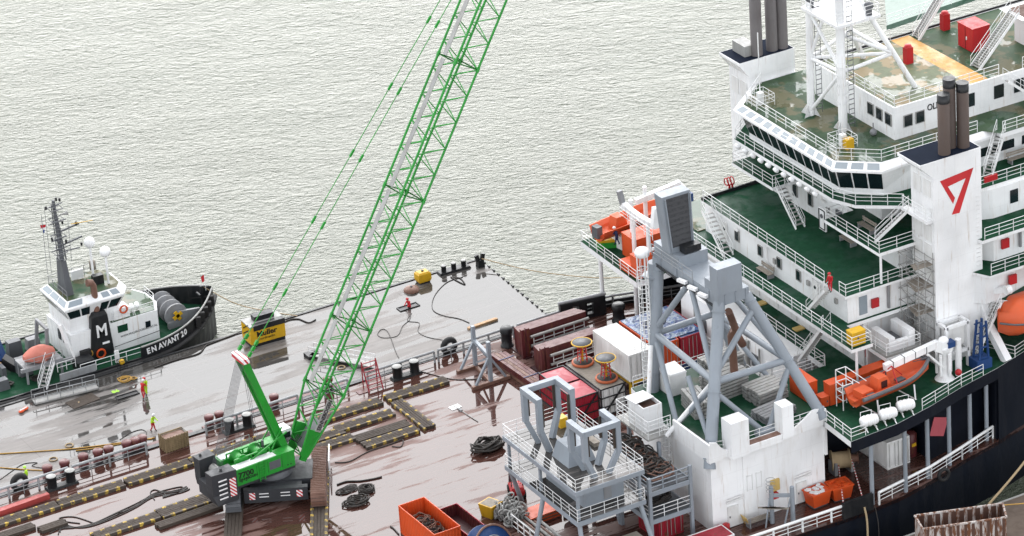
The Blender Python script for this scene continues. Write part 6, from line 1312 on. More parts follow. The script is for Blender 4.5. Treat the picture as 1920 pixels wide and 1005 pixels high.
# towing winch
MB().lathe([(1.15,-1.7),(1.15,-1.55),(.75,-1.55),(.75,-.6),(1.15,-.6),(1.15,-.45),(.75,-.45),(.75,.5),(1.15,.5),(1.15,.65),(.75,.65),(.75,1.5),(1.15,1.5),(1.15,1.65)],(4.6,40.0,-1.3),20,axis=(0,1,0)).build('towing_winch','grey_mid',tug)
wg = MB(); wg.prism([(3.6,37.9),(6.6,38.0),(6.6,38.3),(3.6,38.3)],-2.4,-1.7); wg.build('winch_base','grey_mid',tug); MB().beam((4.6,38.1,-1.2),(6.9,38.1,-1.5),.25,.8).build('gear_case','grey_mid',tug)
b = MB(); 
for k in range(4): a_ = k*math.pi/2+.5; b.beam((4.6,37.95,-1.2),(4.6+.5*math.cos(a_),37.95,-1.2+.5*math.sin(a_)),.12,.34)
b.build('yellow_wheel','yellow',tug); b = MB(); b.tube((8.0,39.7,-2.2),(8.0,39.7,.2),.15,8); b.tube((7.7,39.3,-.6),(7.7,40.1,-.6),.12,8); b.build('bow_bitt','black_paint',tug)
fgb = MB(); fgb.tube((8.6,40.0,-.6),(8.6,40.0,1.2),.03,5); fgb.build('bow_flagstaff','rail_white',tug); MB().add([(8.55,40.0,1.1),(8.2,40.0,.9),(8.3,40.0,.3),(8.55,40.0,.4)],[(0,1,2,3)]).build('bow_flag','flag_red',tug)
for x_,y_ in ((2.6,34.9),(6.3,36.4)): MB().lathe([(.14,-2.4),(.14,-1.95),(.22,-1.93),(.2,-1.86),(.02,-1.85)],(x_,y_,0),10).build('bitt','galv',tug)
railing(tug,[(-6.8,34.9,-2.45),(-.7,34.75,-2.45)],.95,(1,.5),1.7,.035)
MB().box(-3.3,-2.9,34.85,35.05,-2.4,-1.2).build('rail_box','rail_white',tug); MB().box(-6.9,-5.2,35.2,36.6,-2.5,-1.5).build('dark_locker','black_paint',tug); MB().box(-9.0,-5.4,34.6,34.75,-3.1,-1.7).build('bulwark_step','rail_grey',tug)
# aft: salmon covered boat, stair, blue crane
cv = []; 
for i in range(9):
    t_ = i/8; x = -11.4+3.0*t_; e = math.sin(math.pi*min(.96,max(.04,t_)))**.5; cv.append([(x,36.9+1.0*e*math.cos(a)+.5*t_*0,-.35+.95*e*max(-.35,math.sin(a))+(.07*math.sin(9*a+i))) for a in np.linspace(0,2*math.pi,14,endpoint=False)])
MB().loft(cv,True).build('covered_boat','salmon',tug); b = MB(); b.box(-11.8,-8.0,35.9,38.2,-1.0,-.8); b.build('boat_platform','grey_mid',tug)
b = MB()
for x_,y_ in ((-11.6,36),(-8.2,36),(-11.6,38),(-8.2,38)): b.beam((x_,y_,-2.5),(x_,y_,-.9),.18)
b.beam((-12.2,35.9,-.9),(-7.0,36.0,-1.2),.25,.35); b.build('platform_leg','grey_mid',tug); railing(tug,[(-11.7,36.0,-.8),(-8.0,35.9,-.8)],.8,(1,.5),1.0,.03,'rail_grey'); stair(tug,(-10.9,34.4,-2.5),(-9.3,35.8,-.8),.8); MB().beam((-7.2,37.6,1.6),(-6.6,36.6,-2.2),.3,.35).build('davit_arm','white_gloss',tug); railing(tug,[(-9.0,35.0,-1.6),(-7.2,35.0,-1.6)],.9,(1,.5),.9,.03)
MB().beam((-12.2,40.5,-1.5),(-12.9,41.2,2.2),.9,.7).build('deck_crane','blue_paint',tug); MB().beam((-12.2,40.5,-1.5),(-11.2,39.0,-2.3),.8,.8).build('crane_base','black_paint',tug); MB().tube((-12.9,41.2,2.2),(-13.1,41.4,3.1),.12,8).build('crane_tip','black_paint',tug)
MB().box(-11.6,-10.4,37.6,39.0,-2.5,-1.0).build('dark_machinery','grey_dark',tug); MB().beam((-18,38.6,-2.0),(-12.6,39.8,-1.6),.3,.25).build('timber_spar','timber_light',tug); MB().lathe([(.3,-2.45),(.3,-1.8),(.38,-1.78),(.34,-1.7)],(-10.2,35.6,0),12).build('capstan','grey_dark',tug); MB().box(-13.0,-12.6,38.6,43.6,-2.5,-1.5).build('aft_bulwark','grey_dark',tug)
rnd = random.Random(31)
for x_,y_,w_,h_,mt in ((-14.5,36.2,1.2,1.0,'grey_dark'),(-15.6,41.5,1.6,1.4,'grey_mid'),(-13.6,43.0,1.0,1.2,'black_paint'),(-11.0,41.6,1.4,1.6,'grey_dark'),(-9.0,41.8,1.3,1.2,'grey_mid'),(-16.6,37.5,.9,.7,'yellow'),(-9.6,38.9,1.0,1.3,'black_paint')):
    MB().loft([[(x_,y_,-2.46),(x_+w_,y_,-2.46),(x_+w_,y_+.9,-2.46),(x_,y_+.9,-2.46)],[(x_+.08,y_+.06,-2.46+h_),(x_+w_-.08,y_+.06,-2.46+h_),(x_+w_-.08,y_+.84,-2.46+h_),(x_+.08,y_+.84,-2.46+h_)]]).build('deck_gear',mt,tug)
for k,(x_,y_) in enumerate(((-13.2,37.0),(-15.4,39.2),(-10.6,36.4),(-14.8,43.2))): hank(tug,(x_,y_,-2.44),.6,4,.06,'rope_tan' if k%2 else 'rope_dark',k+70,.9,.25,'rope_coil')
for k in range(6): ring(MB(),(-18+2.3*k,34.28,-2.95),.42,.15,12,'y').build('tyre','rubber',tug)
for s_ in (-1,1): MB().beam((-8.6,39.7+s_*1.3,-2.4),(-8.2,39.7+s_*1.1,1.2),.22,.3).build('gob_post','grey_mid',tug)
MB().beam((-8.2,38.4,1.1),(-8.2,41.0,1.1),.25,.25).build('gob_beam','grey_mid',tug)
root_at(tug,(0,39.7,-5.0))
# ================================================================== quay and rusty hopper, bottom right
MB().box(-60,200,-120,-35.7,-9,-1.0).build('quay','quay',None,kind='structure')
MB().box(-60,200,-35.9,-35.68,-1.3,-.97).build('quay_edge','galv',None,kind='structure')
hp_ = thing('rusty_hopper','rusty open steel hopper with peeling white paint on the quay','hopper'); c4 = [Vector((35.55,-37.45,0)),Vector((34.84,-39.62,0)),Vector((41.4,-42.05,0)),Vector((42.49,-40.03,0))]
b = MB()
for i in range(4): corr(b,(c4[i].x,c4[i].y),(c4[(i+1)%4].x,c4[(i+1)%4].y),-1.0,1.8,.62,.05)
b.build('side_panel','rusty_skip',hp_); b = MB()
for i in range(4): b.beam(c4[i]+Vector((0,0,1.8)),c4[(i+1)%4]+Vector((0,0,1.8)),.16,.14)
b.build('rim','rusty_skip',hp_); cc = sum(c4,Vector())/4; b = MB(); inn = [cc+(p-cc)*.965 for p in c4]
for i in range(4): p,q = inn[i],inn[(i+1)%4]; b.add([(p.x,p.y,-.9),(q.x,q.y,-.9),(q.x,q.y,1.75),(p.x,p.y,1.75)],[(3,2,1,0)])
b.add([(p.x,p.y,-.85) for p in inn],[(0,1,2,3)]); b.build('lining','rust_inside',hp_); root_at(hp_,(cc.x,cc.y,-1))
cable('mooring_line','thick tan mooring line rising from the quay to the right edge','rope',[(44.0,-35.9,-.7),(47.5,-35,.8),(52,-33.5,2.8),(58,-31,5.6)],.11,'rope_tan'); cable('yellow_line','thin yellow line from the hopper to the right edge','rope',[(42.4,-40.1,1.7),(46,-40.0,.8),(50,-39.6,.4)],.05,'hose_ochre')
cable('mooring_line','tan mooring line hanging from the black fairlead of the near rail','rope',[(34.2,-32.1,.6),(34.1,-32.6,-.6),(33.4,-33.6,-2.2),(32.0,-35.2,-1.6)],.09,'rope_tan'); cable('thin_line','thin dark line hanging beside the tan mooring line','rope',[(35.3,-32.0,.3),(35.2,-32.6,-1.2),(34.4,-33.8,-3.0),(33.4,-35.2,-1.2)],.04,'rope_dark')
for a_,e_,lab in (((37.4,-25.4,1.2),(34.4,-31.5,1.3),'striped red and white line from the winch drum to the fairlead, right one'),((36.0,-25.6,1.0),(32.6,-31.4,1.2),'striped red and white line from the winch drum to the fairlead, left one')):
    p = Vector(a_); q = Vector(e_); L_c = (q-p).length; o = MB().tube((0,0,0),(L_c,0,0),.05,6).build('striped_line','rope_striped',None,label=lab,cat='rope'); o.location = p; o.rotation_euler = (q-p).to_track_quat('X','Z').to_euler()
# ================================================================== tower platform with twin cradles
tp_ = thing('cradle_tower','grey two deck tower platform with twin open cradles on top','tower platform')
X0,X1,Y0,Y1 = 9.7,16.2,-27.4,-15.5
for z_ in (5.2,8.0):
    f_ = MB().box(X0,X1,Y0,Y1,z_-.4,z_-.004).build('platform','grey_blue',tp_); MB().add([(X0+.1,Y0+.1,z_),(X1-.1,Y0+.1,z_),(X1-.1,Y1-.1,z_),(X0+.1,Y1-.1,z_)],[(0,1,2,3)]).build('floor','deck_pontoon',f_)
    railing(tp_,[(X0+.08,Y0+.08,z_),(X1-.08,Y0+.08,z_),(X1-.08,Y1-.08,z_),(X0+.08,Y1-.08,z_)],1.1,(1,.66,.33),1.3,.027,'rail_white',closed=True)
hs = MB().box(11.4,15.2,-25.6,-19.5,5.2,7.6).build('machine_house','grey_blue',tp_); MB().box(13.3,14.0,-25.66,-25.6,5.4,6.8).build('door','grey_mid',hs)
for x_,y_,x2,y2 in ((X0+.3,Y1-.3,12.2,-13.4),(X1-.3,Y1-.3,16.0,-13.8),(X0+.4,Y0+.4,9.6,-28.6),(X1-.4,Y0+.4,16.4,-28.6),(X0+.3,-21.4,8.6,-21.6),(X1-.3,-21.4,17.0,-21.6)): MB().tube((x2,y2,0),(x_,y_,4.9),.2,10).build('leg','grey_blue',tp_)
for x_,y_ in ((X0+.35,Y1-.35),(X0+.35,-21.0),(X1-.35,-21.0),(X1-.35,Y1-.35),(X0+.35,Y0+.35),(X1-.35,Y0+.35)): MB().beam((x_,y_,5.2),(x_,y_,7.6),.22).build('column','grey_blue',tp_)
def cradle(xc, y0, y1, z0, hgt, flip):
    b = MB(); xs_ = (xc-1.55,xc+1.55); t_ = .43; nm = 'cradle'
    for y_ in (y0,y1):
        for x_ in xs_: b.beam((xc+(x_-xc)*.42,y_+(y0+y1-2*y_)*.12,z0),(x_,y_,z0+hgt*.45),t_,t_); b.beam((x_,y_,z0+hgt*.42),(x_,y_,z0+hgt),t_,t_)
    zt = z0+hgt
    for x_ in xs_: b.beam((x_,y0-.2,zt),(x_,y1+.2,zt),t_+.06,t_+.06)
    b.beam((xs_[0],y1 if flip else y0,zt+.003),(xs_[1],y1 if flip else y0,zt+.003),t_+.05,t_+.05)
    o = b.build(nm,'grey_blue',tp_)
    for y_ in (y0,y1):
        for x_ in xs_: MB().beam((x_-.24*(1 if x_>xc else -1),y_,z0+hgt*.5),(x_-.24*(1 if x_>xc else -1),y_,zt-.25),.1,.4).build('timber_pad','timber',o)
    return o
cradle(12.2,-20.4,-18.0,8.0,5.0,True); cradle(12.9,-26.4,-24.2,8.0,4.4,False)
MB().loft([[(11.3,-23.6,8),(13.9,-23.6,8),(13.9,-20.9,8),(11.3,-20.9,8)],[(11.7,-23.2,9.5),(13.5,-23.2,9.5),(13.5,-21.2,9.5),(11.7,-21.2,9.5)]]).build('pivot_block','grey_blue',tp_); MB().box(14.8,15.4,-21.8,-18.4,8,8.35).build('boards','plank_grey',tp_); MB().box(14.2,14.9,-17.4,-16.6,8,8.9).build('yellow_box','yellow',tp_); root_at(tp_,(13,-21.4,0))
pl = thing('pallet_stack','stack of grey timber pallets under the tower platform','pallets',(13.2,-27.9,0)); 
for k in range(8): MB().box(-2.2,2.2,-1.0,1.0,.3*k,.3*k+.2).build('pallet','plank_grey',pl)
# hose rack between tower and block house
hr = thing('hose_rack','grey two level steel rack piled with black hoses beside the white block house','rack'); b = MB(); X0,X1,Y0,Y1 = 17.0,20.9,-26.6,-17.0
for x_ in (X0,X1):
    for y_ in (Y0,-21.8,Y1): b.beam((x_,y_,0),(x_,y_,6.5),.28)
for z_ in (2.4,5.0): b.beam((X0,Y0,z_),(X1,Y0,z_),.2,.4); b.beam((X0,Y1,z_),(X1,Y1,z_),.2,.4); b.beam((X0,Y0,z_),(X0,Y1,z_),.2,.4); b.beam((X1,Y0,z_),(X1,Y1,z_),.2,.4)
b.build('frame','grey_blue',hr); MB().box(X0,X1,Y0,Y1,2.55,2.6).build('floor','grey_dark',hr); MB().box(X0,X1,Y0,Y1,5.15,5.2).build('floor','grey_dark',hr)
railing(hr,[(X1,Y0,5.2),(X0,Y0,5.2),(X0,Y1,5.2)],1.2,(1,.66,.33),1.3,.06,'grey_blue'); railing(hr,[(X1,Y0,2.6),(X0,Y0,2.6),(X0,Y1,2.6)],1.1,(1,.66,.33),1.3,.035,'rail_white')
for k in range(9): hank(hr,(18.9+.25*math.sin(k*2.1),-24.6+1.0*k*.8,5.25+.1*(k%3)),1.55,5,.075,'rope_dark' if k%3 else 'rust_pipe',k,.9,.9,'hose')
hank(hr,(18.9,-24.0,2.65),1.5,6,.08,'rope_dark',21,.9,.8,'hose'); root_at(hr,(19,-21.8,0))
container('red container under the hose rack',(19.2,-24.4,0),R(3),3.0,2.44,2.2,'red_container')
container('red container at the bottom edge beside the crates',(20.6,-29.4,0),R(90),4.0,2.0,1.2,'red_container','rail_white')
# ================================================================== cargo on the main deck
tr = thing('trestle','grey steel trestle of two A frames on brown skids','trestle'); b = MB(); p1,p2 = Vector((20.9,10.0,0)),Vector((20.5,6.5,0))
for p in (p1,p2): b.beam(p+Vector((0,0,.2)),p+Vector((0,0,4.2)),.32); b.beam(p+Vector((-1.5,0,.3)),p+Vector((0,0,2.7)),.2); b.beam(p+Vector((1.5,0,.3)),p+Vector((0,0,2.7)),.2)
b.beam(p1+Vector((0,0,2.8)),p2+Vector((0,0,2.8)),.3); b.beam(p1+Vector((0,0,.5)),p2+Vector((0,0,2.6)),.16); b.build('frame','grey_blue',tr)
for p in (p1,p2): MB().beam(p+Vector((-1.9,0,.15)),p+Vector((1.9,0,.15)),.35,.3).build('skid','rust_pipe',tr)
MB().beam(p1+Vector((0,0,.15)),p2+Vector((0,0,.15)),.3,.28).build('skid','rust_pipe',tr); root_at(tr,(20.7,8.2,0))
bu = thing('beam_bundle','bundle of brown steel beams lying crosswise right of the trestle','steel beams',(23.3,6.4,0),R(2))
for k in range(4):
    for j in range(3): MB().box(-.72+.36*k,-.40+.36*k,-3.6+.1*j,3.6-.1*k,.3*j+.02,.3*j+.27).build('beam','maroon' if (k+j)%3 else 'rust_pipe',bu)
for y_ in (-2.2,2.0): MB().box(-.78,.78,y_,y_+.08,.9,.93).build('strap','blue_paint',bu)
def rack(label,x0,x1,y0,y1):
    t = thing('beam_rack',label,'rack')
    for k in range(5): MB().box(x0+.1*k,x1-.05*k,y0+.9+.36*k,y0+1.2+.36*k,.1,2.4-.08*k).build('beam','maroon',t)
    for x_ in (x0,x0+.5): MB().beam((x_,y0+.4,0),(x_,y0+.4,2.9),.32).build('end_post','maroon',t)
    MB().box(x0,x1,y0,y1,0,.1).build('base','maroon_dark',t)
    b = MB(); 
    for z_ in (1.0,1.9): b.tube((x0+.8,y0+.35,z_),(x1,y0+.45,z_),.14,8)
    b.build('pipe','galv',t)
    for q in (0,.55): railing(t,[(x0+1.2,y0-.1+q*1.1,.15+q*1.2),(x1-.4,y0+q*1.1,.15+q*1.2)],1.0,(1,.5,.1),1.0,.04,'rail_white','rail_section')
    return root_at(t,((x0+x1)/2,(y0+y1)/2,0))
rack('brown steel beam rack with white railing sections by the far rail',25.3,32.2,8.6,11.3); rack('brown steel beam rack with white railing sections behind the hose tables',24.9,31.6,4.4,7.1)
mc = thing('machinery_heap','heap of dark rusty fittings between the two beam racks','fittings',(26.6,7.6,0)); b = MB(); rnd = random.Random(5)
for k in range(40): b.lathe([(.16,0),(.24,.05),(.24,.2),(.16,.25),(.16,.5)],(rnd.uniform(-.9,1.2),rnd.uniform(-.6,.6),rnd.uniform(0,1.0)),8,axis=(rnd.uniform(-1,1),rnd.uniform(-1,1),.6))
b.build('fitting','maroon_dark',mc,kind='stuff')
def basket(label,cx_,cy_,mat,tarp=None,L=6.1,W_=2.5,H=2.7):
    t = container(label,(cx_,cy_,0),0,L,W_,H,mat,'black_paint',roof='plank_grey',open_top=tarp is not None,inner='maroon_dark'); x,y = W_/2,L/2; b = MB()
    for k in range(1,3): b.box(-x-.02,x+.02,-y-.04,-y,H*k/3-.06,H*k/3+.06); b.box(-x-.05,-x,-y,y,H*k/3-.06,H*k/3+.06)
    b.beam((-x+.1,-y-.03,.1),(x-.1,-y-.03,H-.1),.12); b.build('strap_bar','black_paint',t)
    if tarp:
        for s in (-1,1): MB().loft([[(-x+.1,s*y*.5-y*.45,H-.1),(x-.1,s*y*.5-y*.45,H-.1),(x-.1,s*y*.5+y*.45,H-.1),(-x+.1,s*y*.5+y*.45,H-.1)],[(-.2,s*y*.5-.2,H+.12),(.2,s*y*.5-.2,H+.12),(.2,s*y*.5+.2,H+.12),(-.2,s*y*.5+.2,H+.12)]]).build('tarpaulin',tarp,t)
    return t
basket('red container with black frame and pink tarpaulins on top',23.75,-1.8,'red_container','red_tarp'); basket('white container with black diagonal frame carrying the two hose tables',26.5,-1.75,'white_container')
def table(label,x_,y_):
    t = thing('hose_table',label,'hose table',(x_,y_,2.7)); MB().lathe([(.98,0),(1.02,.1),(.98,.2),(.85,.2)],n=24).build('base_rim','rim_orange',t); MB().lathe([(.85,.12),(.84,.22),(.02,.22)],n=20).build('base_plate','rope_dark',t)
    b = MB()
    for k in range(5): a_ = k*2*math.pi/5; b.tube((.5*math.cos(a_),.5*math.sin(a_),.2),(.3*math.cos(a_+.5),.3*math.sin(a_+.5),2.0),.04,5); ring(b,(0,0,.5+.35*k),.42,.03,10)
    b.build('tripod','red_paint',t); MB().tube((0,0,.2),(0,0,2.0),.09,8).build('stem','yellow',t); ring(MB(),(0,0,2.05),.9,.06,24).build('top_rim','yellow',t); MB().lathe([(.86,2.03),(.86,2.08),(.02,2.1)],n=20).build('mesh_top','grey_dark',t)
table('round hose table with yellow rim and orange base, farther one',26.6,.5); table('round hose table with yellow rim and orange base, nearer one',26.75,-3.3)
container('white container raised on a yellow frame next to the grey ladder column',(29.35,-1.9,2.6),0,6.06,2.44,2.6,'white_container',corr_roof=True)
yf = thing('support_stand','yellow steel support stand under the raised white container','stand',(29.35,-1.9,0)); b = MB()
for x_ in (-1.1,1.1):
    for y_ in (-2.9,0,2.9): b.beam((x_,y_,0),(x_,y_,2.6),.2)
for y_ in (-2.9,2.9): b.beam((-1.1,y_,2.45),(1.1,y_,2.45),.2,.25); b.beam((-1.1,y_,.1),(1.1,y_,2.3),.12)
b.beam((-1.1,-2.9,2.44),(-1.1,2.9,2.44),.2,.25); b.beam((1.1,-2.9,2.44),(1.1,2.9,2.44),.2,.25); b.build('frame','yellow',yf)
for x_,m_,lab in ((32.1,'orange','orange container, upper of its stack, right of the raised white container'),(34.75,'red_container','dark red container, upper of its stack, beside the orange one')):
    container(lab,(x_,-1.8,2.6),0,6.06,2.44,2.6,m_,roof='blue_container')
    container('dark blue container under the '+('orange' if m_=='orange' else 'dark red')+' container',(x_,-1.8,0),0,6.06,2.44,2.59,'blue_container')
tpz = thing('tarpaulin_heap','heap of blue and white tarpaulins on top of the stacked containers','tarpaulin',(33.4,-1.6,5.2)); b = MB(); rnd = random.Random(9)
n_ = 16; vs = []; 
for i in range(n_+1):
    for j in range(n_+1): vs.append((-2.4+4.8*i/n_,-2.8+5.6*j/n_,.03+rnd.uniform(0,.16)*(0<i<n_ and 0<j<n_)))
b.add(vs,[(i*(n_+1)+j,(i+1)*(n_+1)+j,(i+1)*(n_+1)+j+1,i*(n_+1)+j+1) for i in range(n_) for j in range(n_)]); m_,t_,bs = nodes('tarp_blue'); nn_ = N(t_,'TexNoise',i_Scale=1.6,i_Detail=4.0); ge = N(t_,'NewGeometry'); t_.links.new(ge.outputs['Position'],nn_.inputs['Vector']); rp_ = ramp(t_,[(.42,(.03,.07,.20,1)),(.5,(.22,.27,.32,1)),(.6,(.03,.05,.14,1))],nn_.outputs[0]); t_.links.new(rp_.outputs[0],bs.inputs['Base Color']); bs.inputs['Roughness'].default_value = .35; M['tarp_blue'] = m_
b.build('sheet','tarp_blue',tpz); hank(tpz,(-.5,.5,.15),1.2,2,.04,'rope_dark',4,.8,.05,'lashing')
# bollards and fairleads at the far rail, right half
def mush(label,c,r=.5,h=1.0,mat='black_paint',grp='brown mushroom vents along the far rail',nm='mushroom_vent',cat='vent',cap=None):
    t = thing(nm,label,cat,c,0,grp); MB().lathe([(r*1.1,0),(r*1.1,.12),(r*.88,.2),(r*.88,h*.65),(r,h*.72)],n=16).build('body',mat,t); MB().lathe([(r*1.04,h*.72),(r*1.04,h*.94),(r*.9,h),(.03,h+.02)],n=16).build('cap',cap or mat,t); return t
mush('tall black round bollard at the far rail beside the beam rack',(25.3,12.0,0),.55,1.9,grp='black deck bollards',nm='bollard',cat='bollard'); mush('black round capstan left of the far white pillar',(36.0,10.2,0),.6,1.7,grp='black deck bollards',nm='capstan',cat='capstan'); mush('black bollard on a plate behind the grey ladder column',(38.8,11.0,0),.4,1.6,grp='black deck bollards',nm='bollard',cat='bollard')
VX = [(-18.9,14.55),(-17.3,14.5),(-15.5,14.55),(-14.1,14.55),(-13.1,14.5),(-11.4,14.45),(-10.6,14.45),(-9.9,14.5)]
names = ['first','second','third','fourth','fifth','sixth','seventh','eighth']
MB().box(-24,-5,14.2,14.95,-.6,-.05).build('outboard_ledge','maroon',ship); MB().box(-4,10,14.2,14.95,-.6,-.05).build('outboard_ledge','maroon',ship)
for (x_,y_),nn in zip(VX,names): mush(f'brown mushroom vent behind the far rail, {nn} from the left',(x_,y_,-.05),.45,1.15,'maroon')
for x_,lab in ((-3.4,'brown mushroom vent behind the rail left of the crane mast, left one'),(-2.4,'brown mushroom vent behind the rail left of the crane mast, right one'),(3.0,'brown mushroom vent behind the rail, seen between crane mast and boom'),(8.4,'brown mushroom vent behind the rail just left of the boom')): mush(lab,(x_,14.5,-.05),.42,1.1,'maroon')
fl_ = thing('roller_fairlead','black plate fairlead with two openings in the far rail','fairlead',(33.6,12.6,0),R(-10)); b = MB(); b.box(-2.2,-1.0,-.25,.25,0,1.5); b.box(-.4,.4,-.25,.25,0,1.5); b.box(1.0,2.2,-.25,.25,0,1.5); b.box(-2.2,2.2,-.26,.26,1.5,1.9); b.box(-2.2,2.2,-.26,.26,-.0,.4); b.build('plate','black_paint',fl_); MB().tube((-2.3,0,2.0),(2.3,0,2.0),.16,8).build('roller','rail_grey',fl_)
for (x_,y_),lab in (((-21.8,13.9),'big black tyre fender at the far rail, left picture edge'),((20.4,13.9),'big black tyre fender at the far rail above the trestle')):
    t = thing('tyre_fender',lab,'tyre',(x_,y_,.75),0,'tyre fenders on the far rail'); b = MB(); ring(b,(0,0,0),.62,.26,16,'y'); b.build('tyre','rubber',t); ring(MB(),(0,-.18,0),.4,.05,14,'y').build('bead','grey_dark',t)
ba_ = thing('wicker_basket','brown wicker crate standing in the gap of the far rail','basket',(-7.6,12.9,0),R(2)); b = MB()
for k in range(8): b.path([(-1.1,-.6,.1+.17*k),(1.1,-.6,.1+.17*k),(1.1,.6,.1+.17*k),(-1.1,.6,.1+.17*k)],.075,5,True)
b.build('weave','wicker',ba_); b = MB()
for k in range(9): b.tube((-1.1+.275*k,-.62,0),(-1.1+.275*k,-.62,1.45),.05,5)
for k in range(5): b.tube((-1.12,-.6+.3*k,0),(-1.12,-.6+.3*k,1.45),.05,5)
b.build('stake','wicker',ba_); MB().box(-1.0,1.0,-.5,.5,.05,1.2).build('contents','rust_pipe',ba_)
rd = thing('red_ladder_stand','dark red ladder stand leaning at the far rail right of the boom','ladder',(11.6,12.0,0)); b = MB()
for x_ in (-.7,.7): b.beam((x_,-.5,0),(x_,.6,2.6),.09); b.beam((x_,.6,0),(x_,.6,2.6),.08)
for k in range(7): b.beam((-.7,-.4+.16*k,.25+.36*k),(.7,-.4+.16*k,.25+.36*k),.07)
b.build('frame','red_container',rd); MB().box(-1.6,-.6,-.3,.4,-.0,.06).build('foot_plate','maroon',rd)
rb_ = thing('red_beam','pale red steel box beam on the deck at the left edge','steel beam',(-24.0,11.1,0),R(3)); MB().box(-3.6,3.6,-.45,.0,0,.5).build('beam','red_beam',rb_); MB().box(-3.0,3.0,.05,.4,0,.35).build('beam','red_beam',rb_)
# open containers and loose gear in the foreground
oc = container('open topped orange container half full of black cables at the bottom edge',(2.6,-15.05,0),R(.8),6.06,2.48,2.6,'orange','orange',open_top=True,inner='maroon_dark')
for k in range(7): hank(oc,(.1*math.sin(k),-1.6+.5*k,.9+.1*k),.9,4,.045,'rope_dark' if k%2 else 'rust_pipe',k+40,.9,.6,'cable')
mk_ = container('open maroon container right of the orange one, dark inside',(5.6,-15.3,0),R(1),5.6,2.0,1.3,'maroon','red_container',open_top=True,inner='maroon_dark')
sp_ = thing('cable_drum','large dark blue cable drum at the bottom edge','cable drum',(4.6,-21.5,0)); MB().lathe([(.02,-.75),(1.9,-.75),(1.9,-.62),(1.1,-.62),(1.1,.62),(1.9,.62),(1.9,.75),(.02,.75)],(0,0,1.9),28,axis=(.15,-.9,.42)).build('drum','blue_paint',sp_); b = MB(); 
b.path([Vector((0,0,1.9))+Vector((.15,-.9,.42)).normalized()*.76+(Vector((.15,-.9,.42)).to_track_quat('Z','Y') @ Vector((1.86*math.cos(2*math.pi*k/28),1.86*math.sin(2*math.pi*k/28),0))) for k in range(28)],.1,6,True); b.build('rim','rust_pipe',sp_); b = MB(); b.path([Vector((0,0,1.9))+Vector((.15,-.9,.42)).normalized()*.78+(Vector((.15,-.9,.42)).to_track_quat('Z','Y') @ Vector((1.0*math.cos(2*math.pi*k/20),1.0*math.sin(2*math.pi*k/20),0))) for k in range(20)],.05,5,True); b.build('hub_ring','galv',sp_)
ys = thing('yellow_skip','small yellow tipping skip beside the pile of chain','skip',(8.9,-13.9,0),R(20)); MB().loft([[(-.55,-.55,0),(.55,-.55,0),(.55,.55,0),(-.55,.55,0)],[(-.7,-.8,1.2),(.7,-.8,1.2),(.7,.7,1.2),(-.7,.7,1.2)]]).build('body','yellow',ys); MB().box(-.72,.72,-.82,-.76,1.15,1.25).build('lip','yellow',ys); MB().box(-.6,.6,-.65,.6,1.19,1.215).build('fill','plank_grey',ys)
cn = thing('chain_pile','pile of heavy grey chain shackles beside the yellow skip','chain',(10.0,-15.4,0)); lk = MB(); lk.path([(.42*math.cos(2*math.pi*k/10),.22*math.sin(2*math.pi*k/10),0) for k in range(10)],.075,6,True); lm = lk.mesh('chain_link'); lm.materials.append(M['galv']); rnd = random.Random(3)
for k in range(110):
    o = inst('chain_link',lm,cn,(rnd.uniform(-1.1,1.1),rnd.uniform(-1.5,1.5),.1+1.3*rnd.random()*(1-.3*abs(rnd.uniform(-1,1)))),(rnd.uniform(0,3),rnd.uniform(0,3),rnd.uniform(0,3)))
fk = thing('forklift','red forklift truck parked behind the tower platform leg','forklift',(12.4,-12.2,0),R(70)); MB().loft([[(-.95,-.55,.35),(.9,-.55,.35),(.9,.55,.35),(-.95,.55,.35)],[(-1.05,-.58,.8),(.9,-.58,.8),(.9,.58,.8),(-1.05,.58,.8)],[(-.95,-.5,1.15),(-.1,-.5,1.15),(-.1,.5,1.15),(-.95,.5,1.15)]]).build('body','red_paint',fk); b = MB()
for x_,y_ in ((-.6,-.5),(-.6,.5),(.6,-.5),(.6,.5)): b.tube((x_,y_,.9),(x_*.8,y_*.9,2.1),.05,6)
b.box(-.55,.55,-.48,.48,2.08,2.14); b.build('overhead_guard','black_paint',fk)
for x_ in (-.65,.6):
    for y_ in (-.56,.56): MB().lathe([(.33,-.12),(.36,-.08),(.36,.08),(.33,.12)],(x_,y_,.36),14,axis=(0,1,0)).build('wheel','rubber',fk)
b = MB()
for y_ in (-.35,.35): b.beam((1.0,y_,.1),(1.0,y_,2.3),.1); b.beam((1.0,y_*.7,.08),(2.0,y_*.7,.06),.1,.05)
b.build('mast','grey_dark',fk)
def coil(name,label,c,r_,turns,th=.055,mat='rope_dark',seed=1,sq=.85,h=.3,cat='cable'):
    t = thing(name,label,cat,c); hank(t,(0,0,0),r_,turns,th,mat,seed,sq,h,'loop'); hank(t,(.15*r_,.1*r_,.05),r_*.8,max(2,turns-2),th,mat,seed+3,sq,h,'loop'); return t
coil('hose_coil','big pile of dark hose coils on the deck left of the tower platform',(14.3,-3.9,0),1.55,9,.09,'rope_dark',2,.6,.9); coil('cable_coil','neat round coil of dark cable right of the crane track',(2.4,-4.0,0),.75,7,.05,'rope_dark',5,.95,.4); coil('cable_coil','loose heap of black cables in front of the right crane track',(.6,-5.4,0),1.25,7,.05,'rope_dark',8,.7,.4); coil('cable_coil','sprawled thin cables beside the right crane track',(1.0,-3.0,0),1.1,4,.045,'rope_dark',12,.5,.12)
def dl(lab,pix,r=.05,mat='rope_dark',name='cable',cat='cable',grp=None): return cable(name,lab,cat,[at(x,y,0)+Vector((0,0,r)) for x,y in pix],r,mat,grp)
G_ = 'black cables strewn over the left deck'
rnd = random.Random(11)
offs = [(0,0),(2,3),(-3,6),(4,-3),(1,8)]
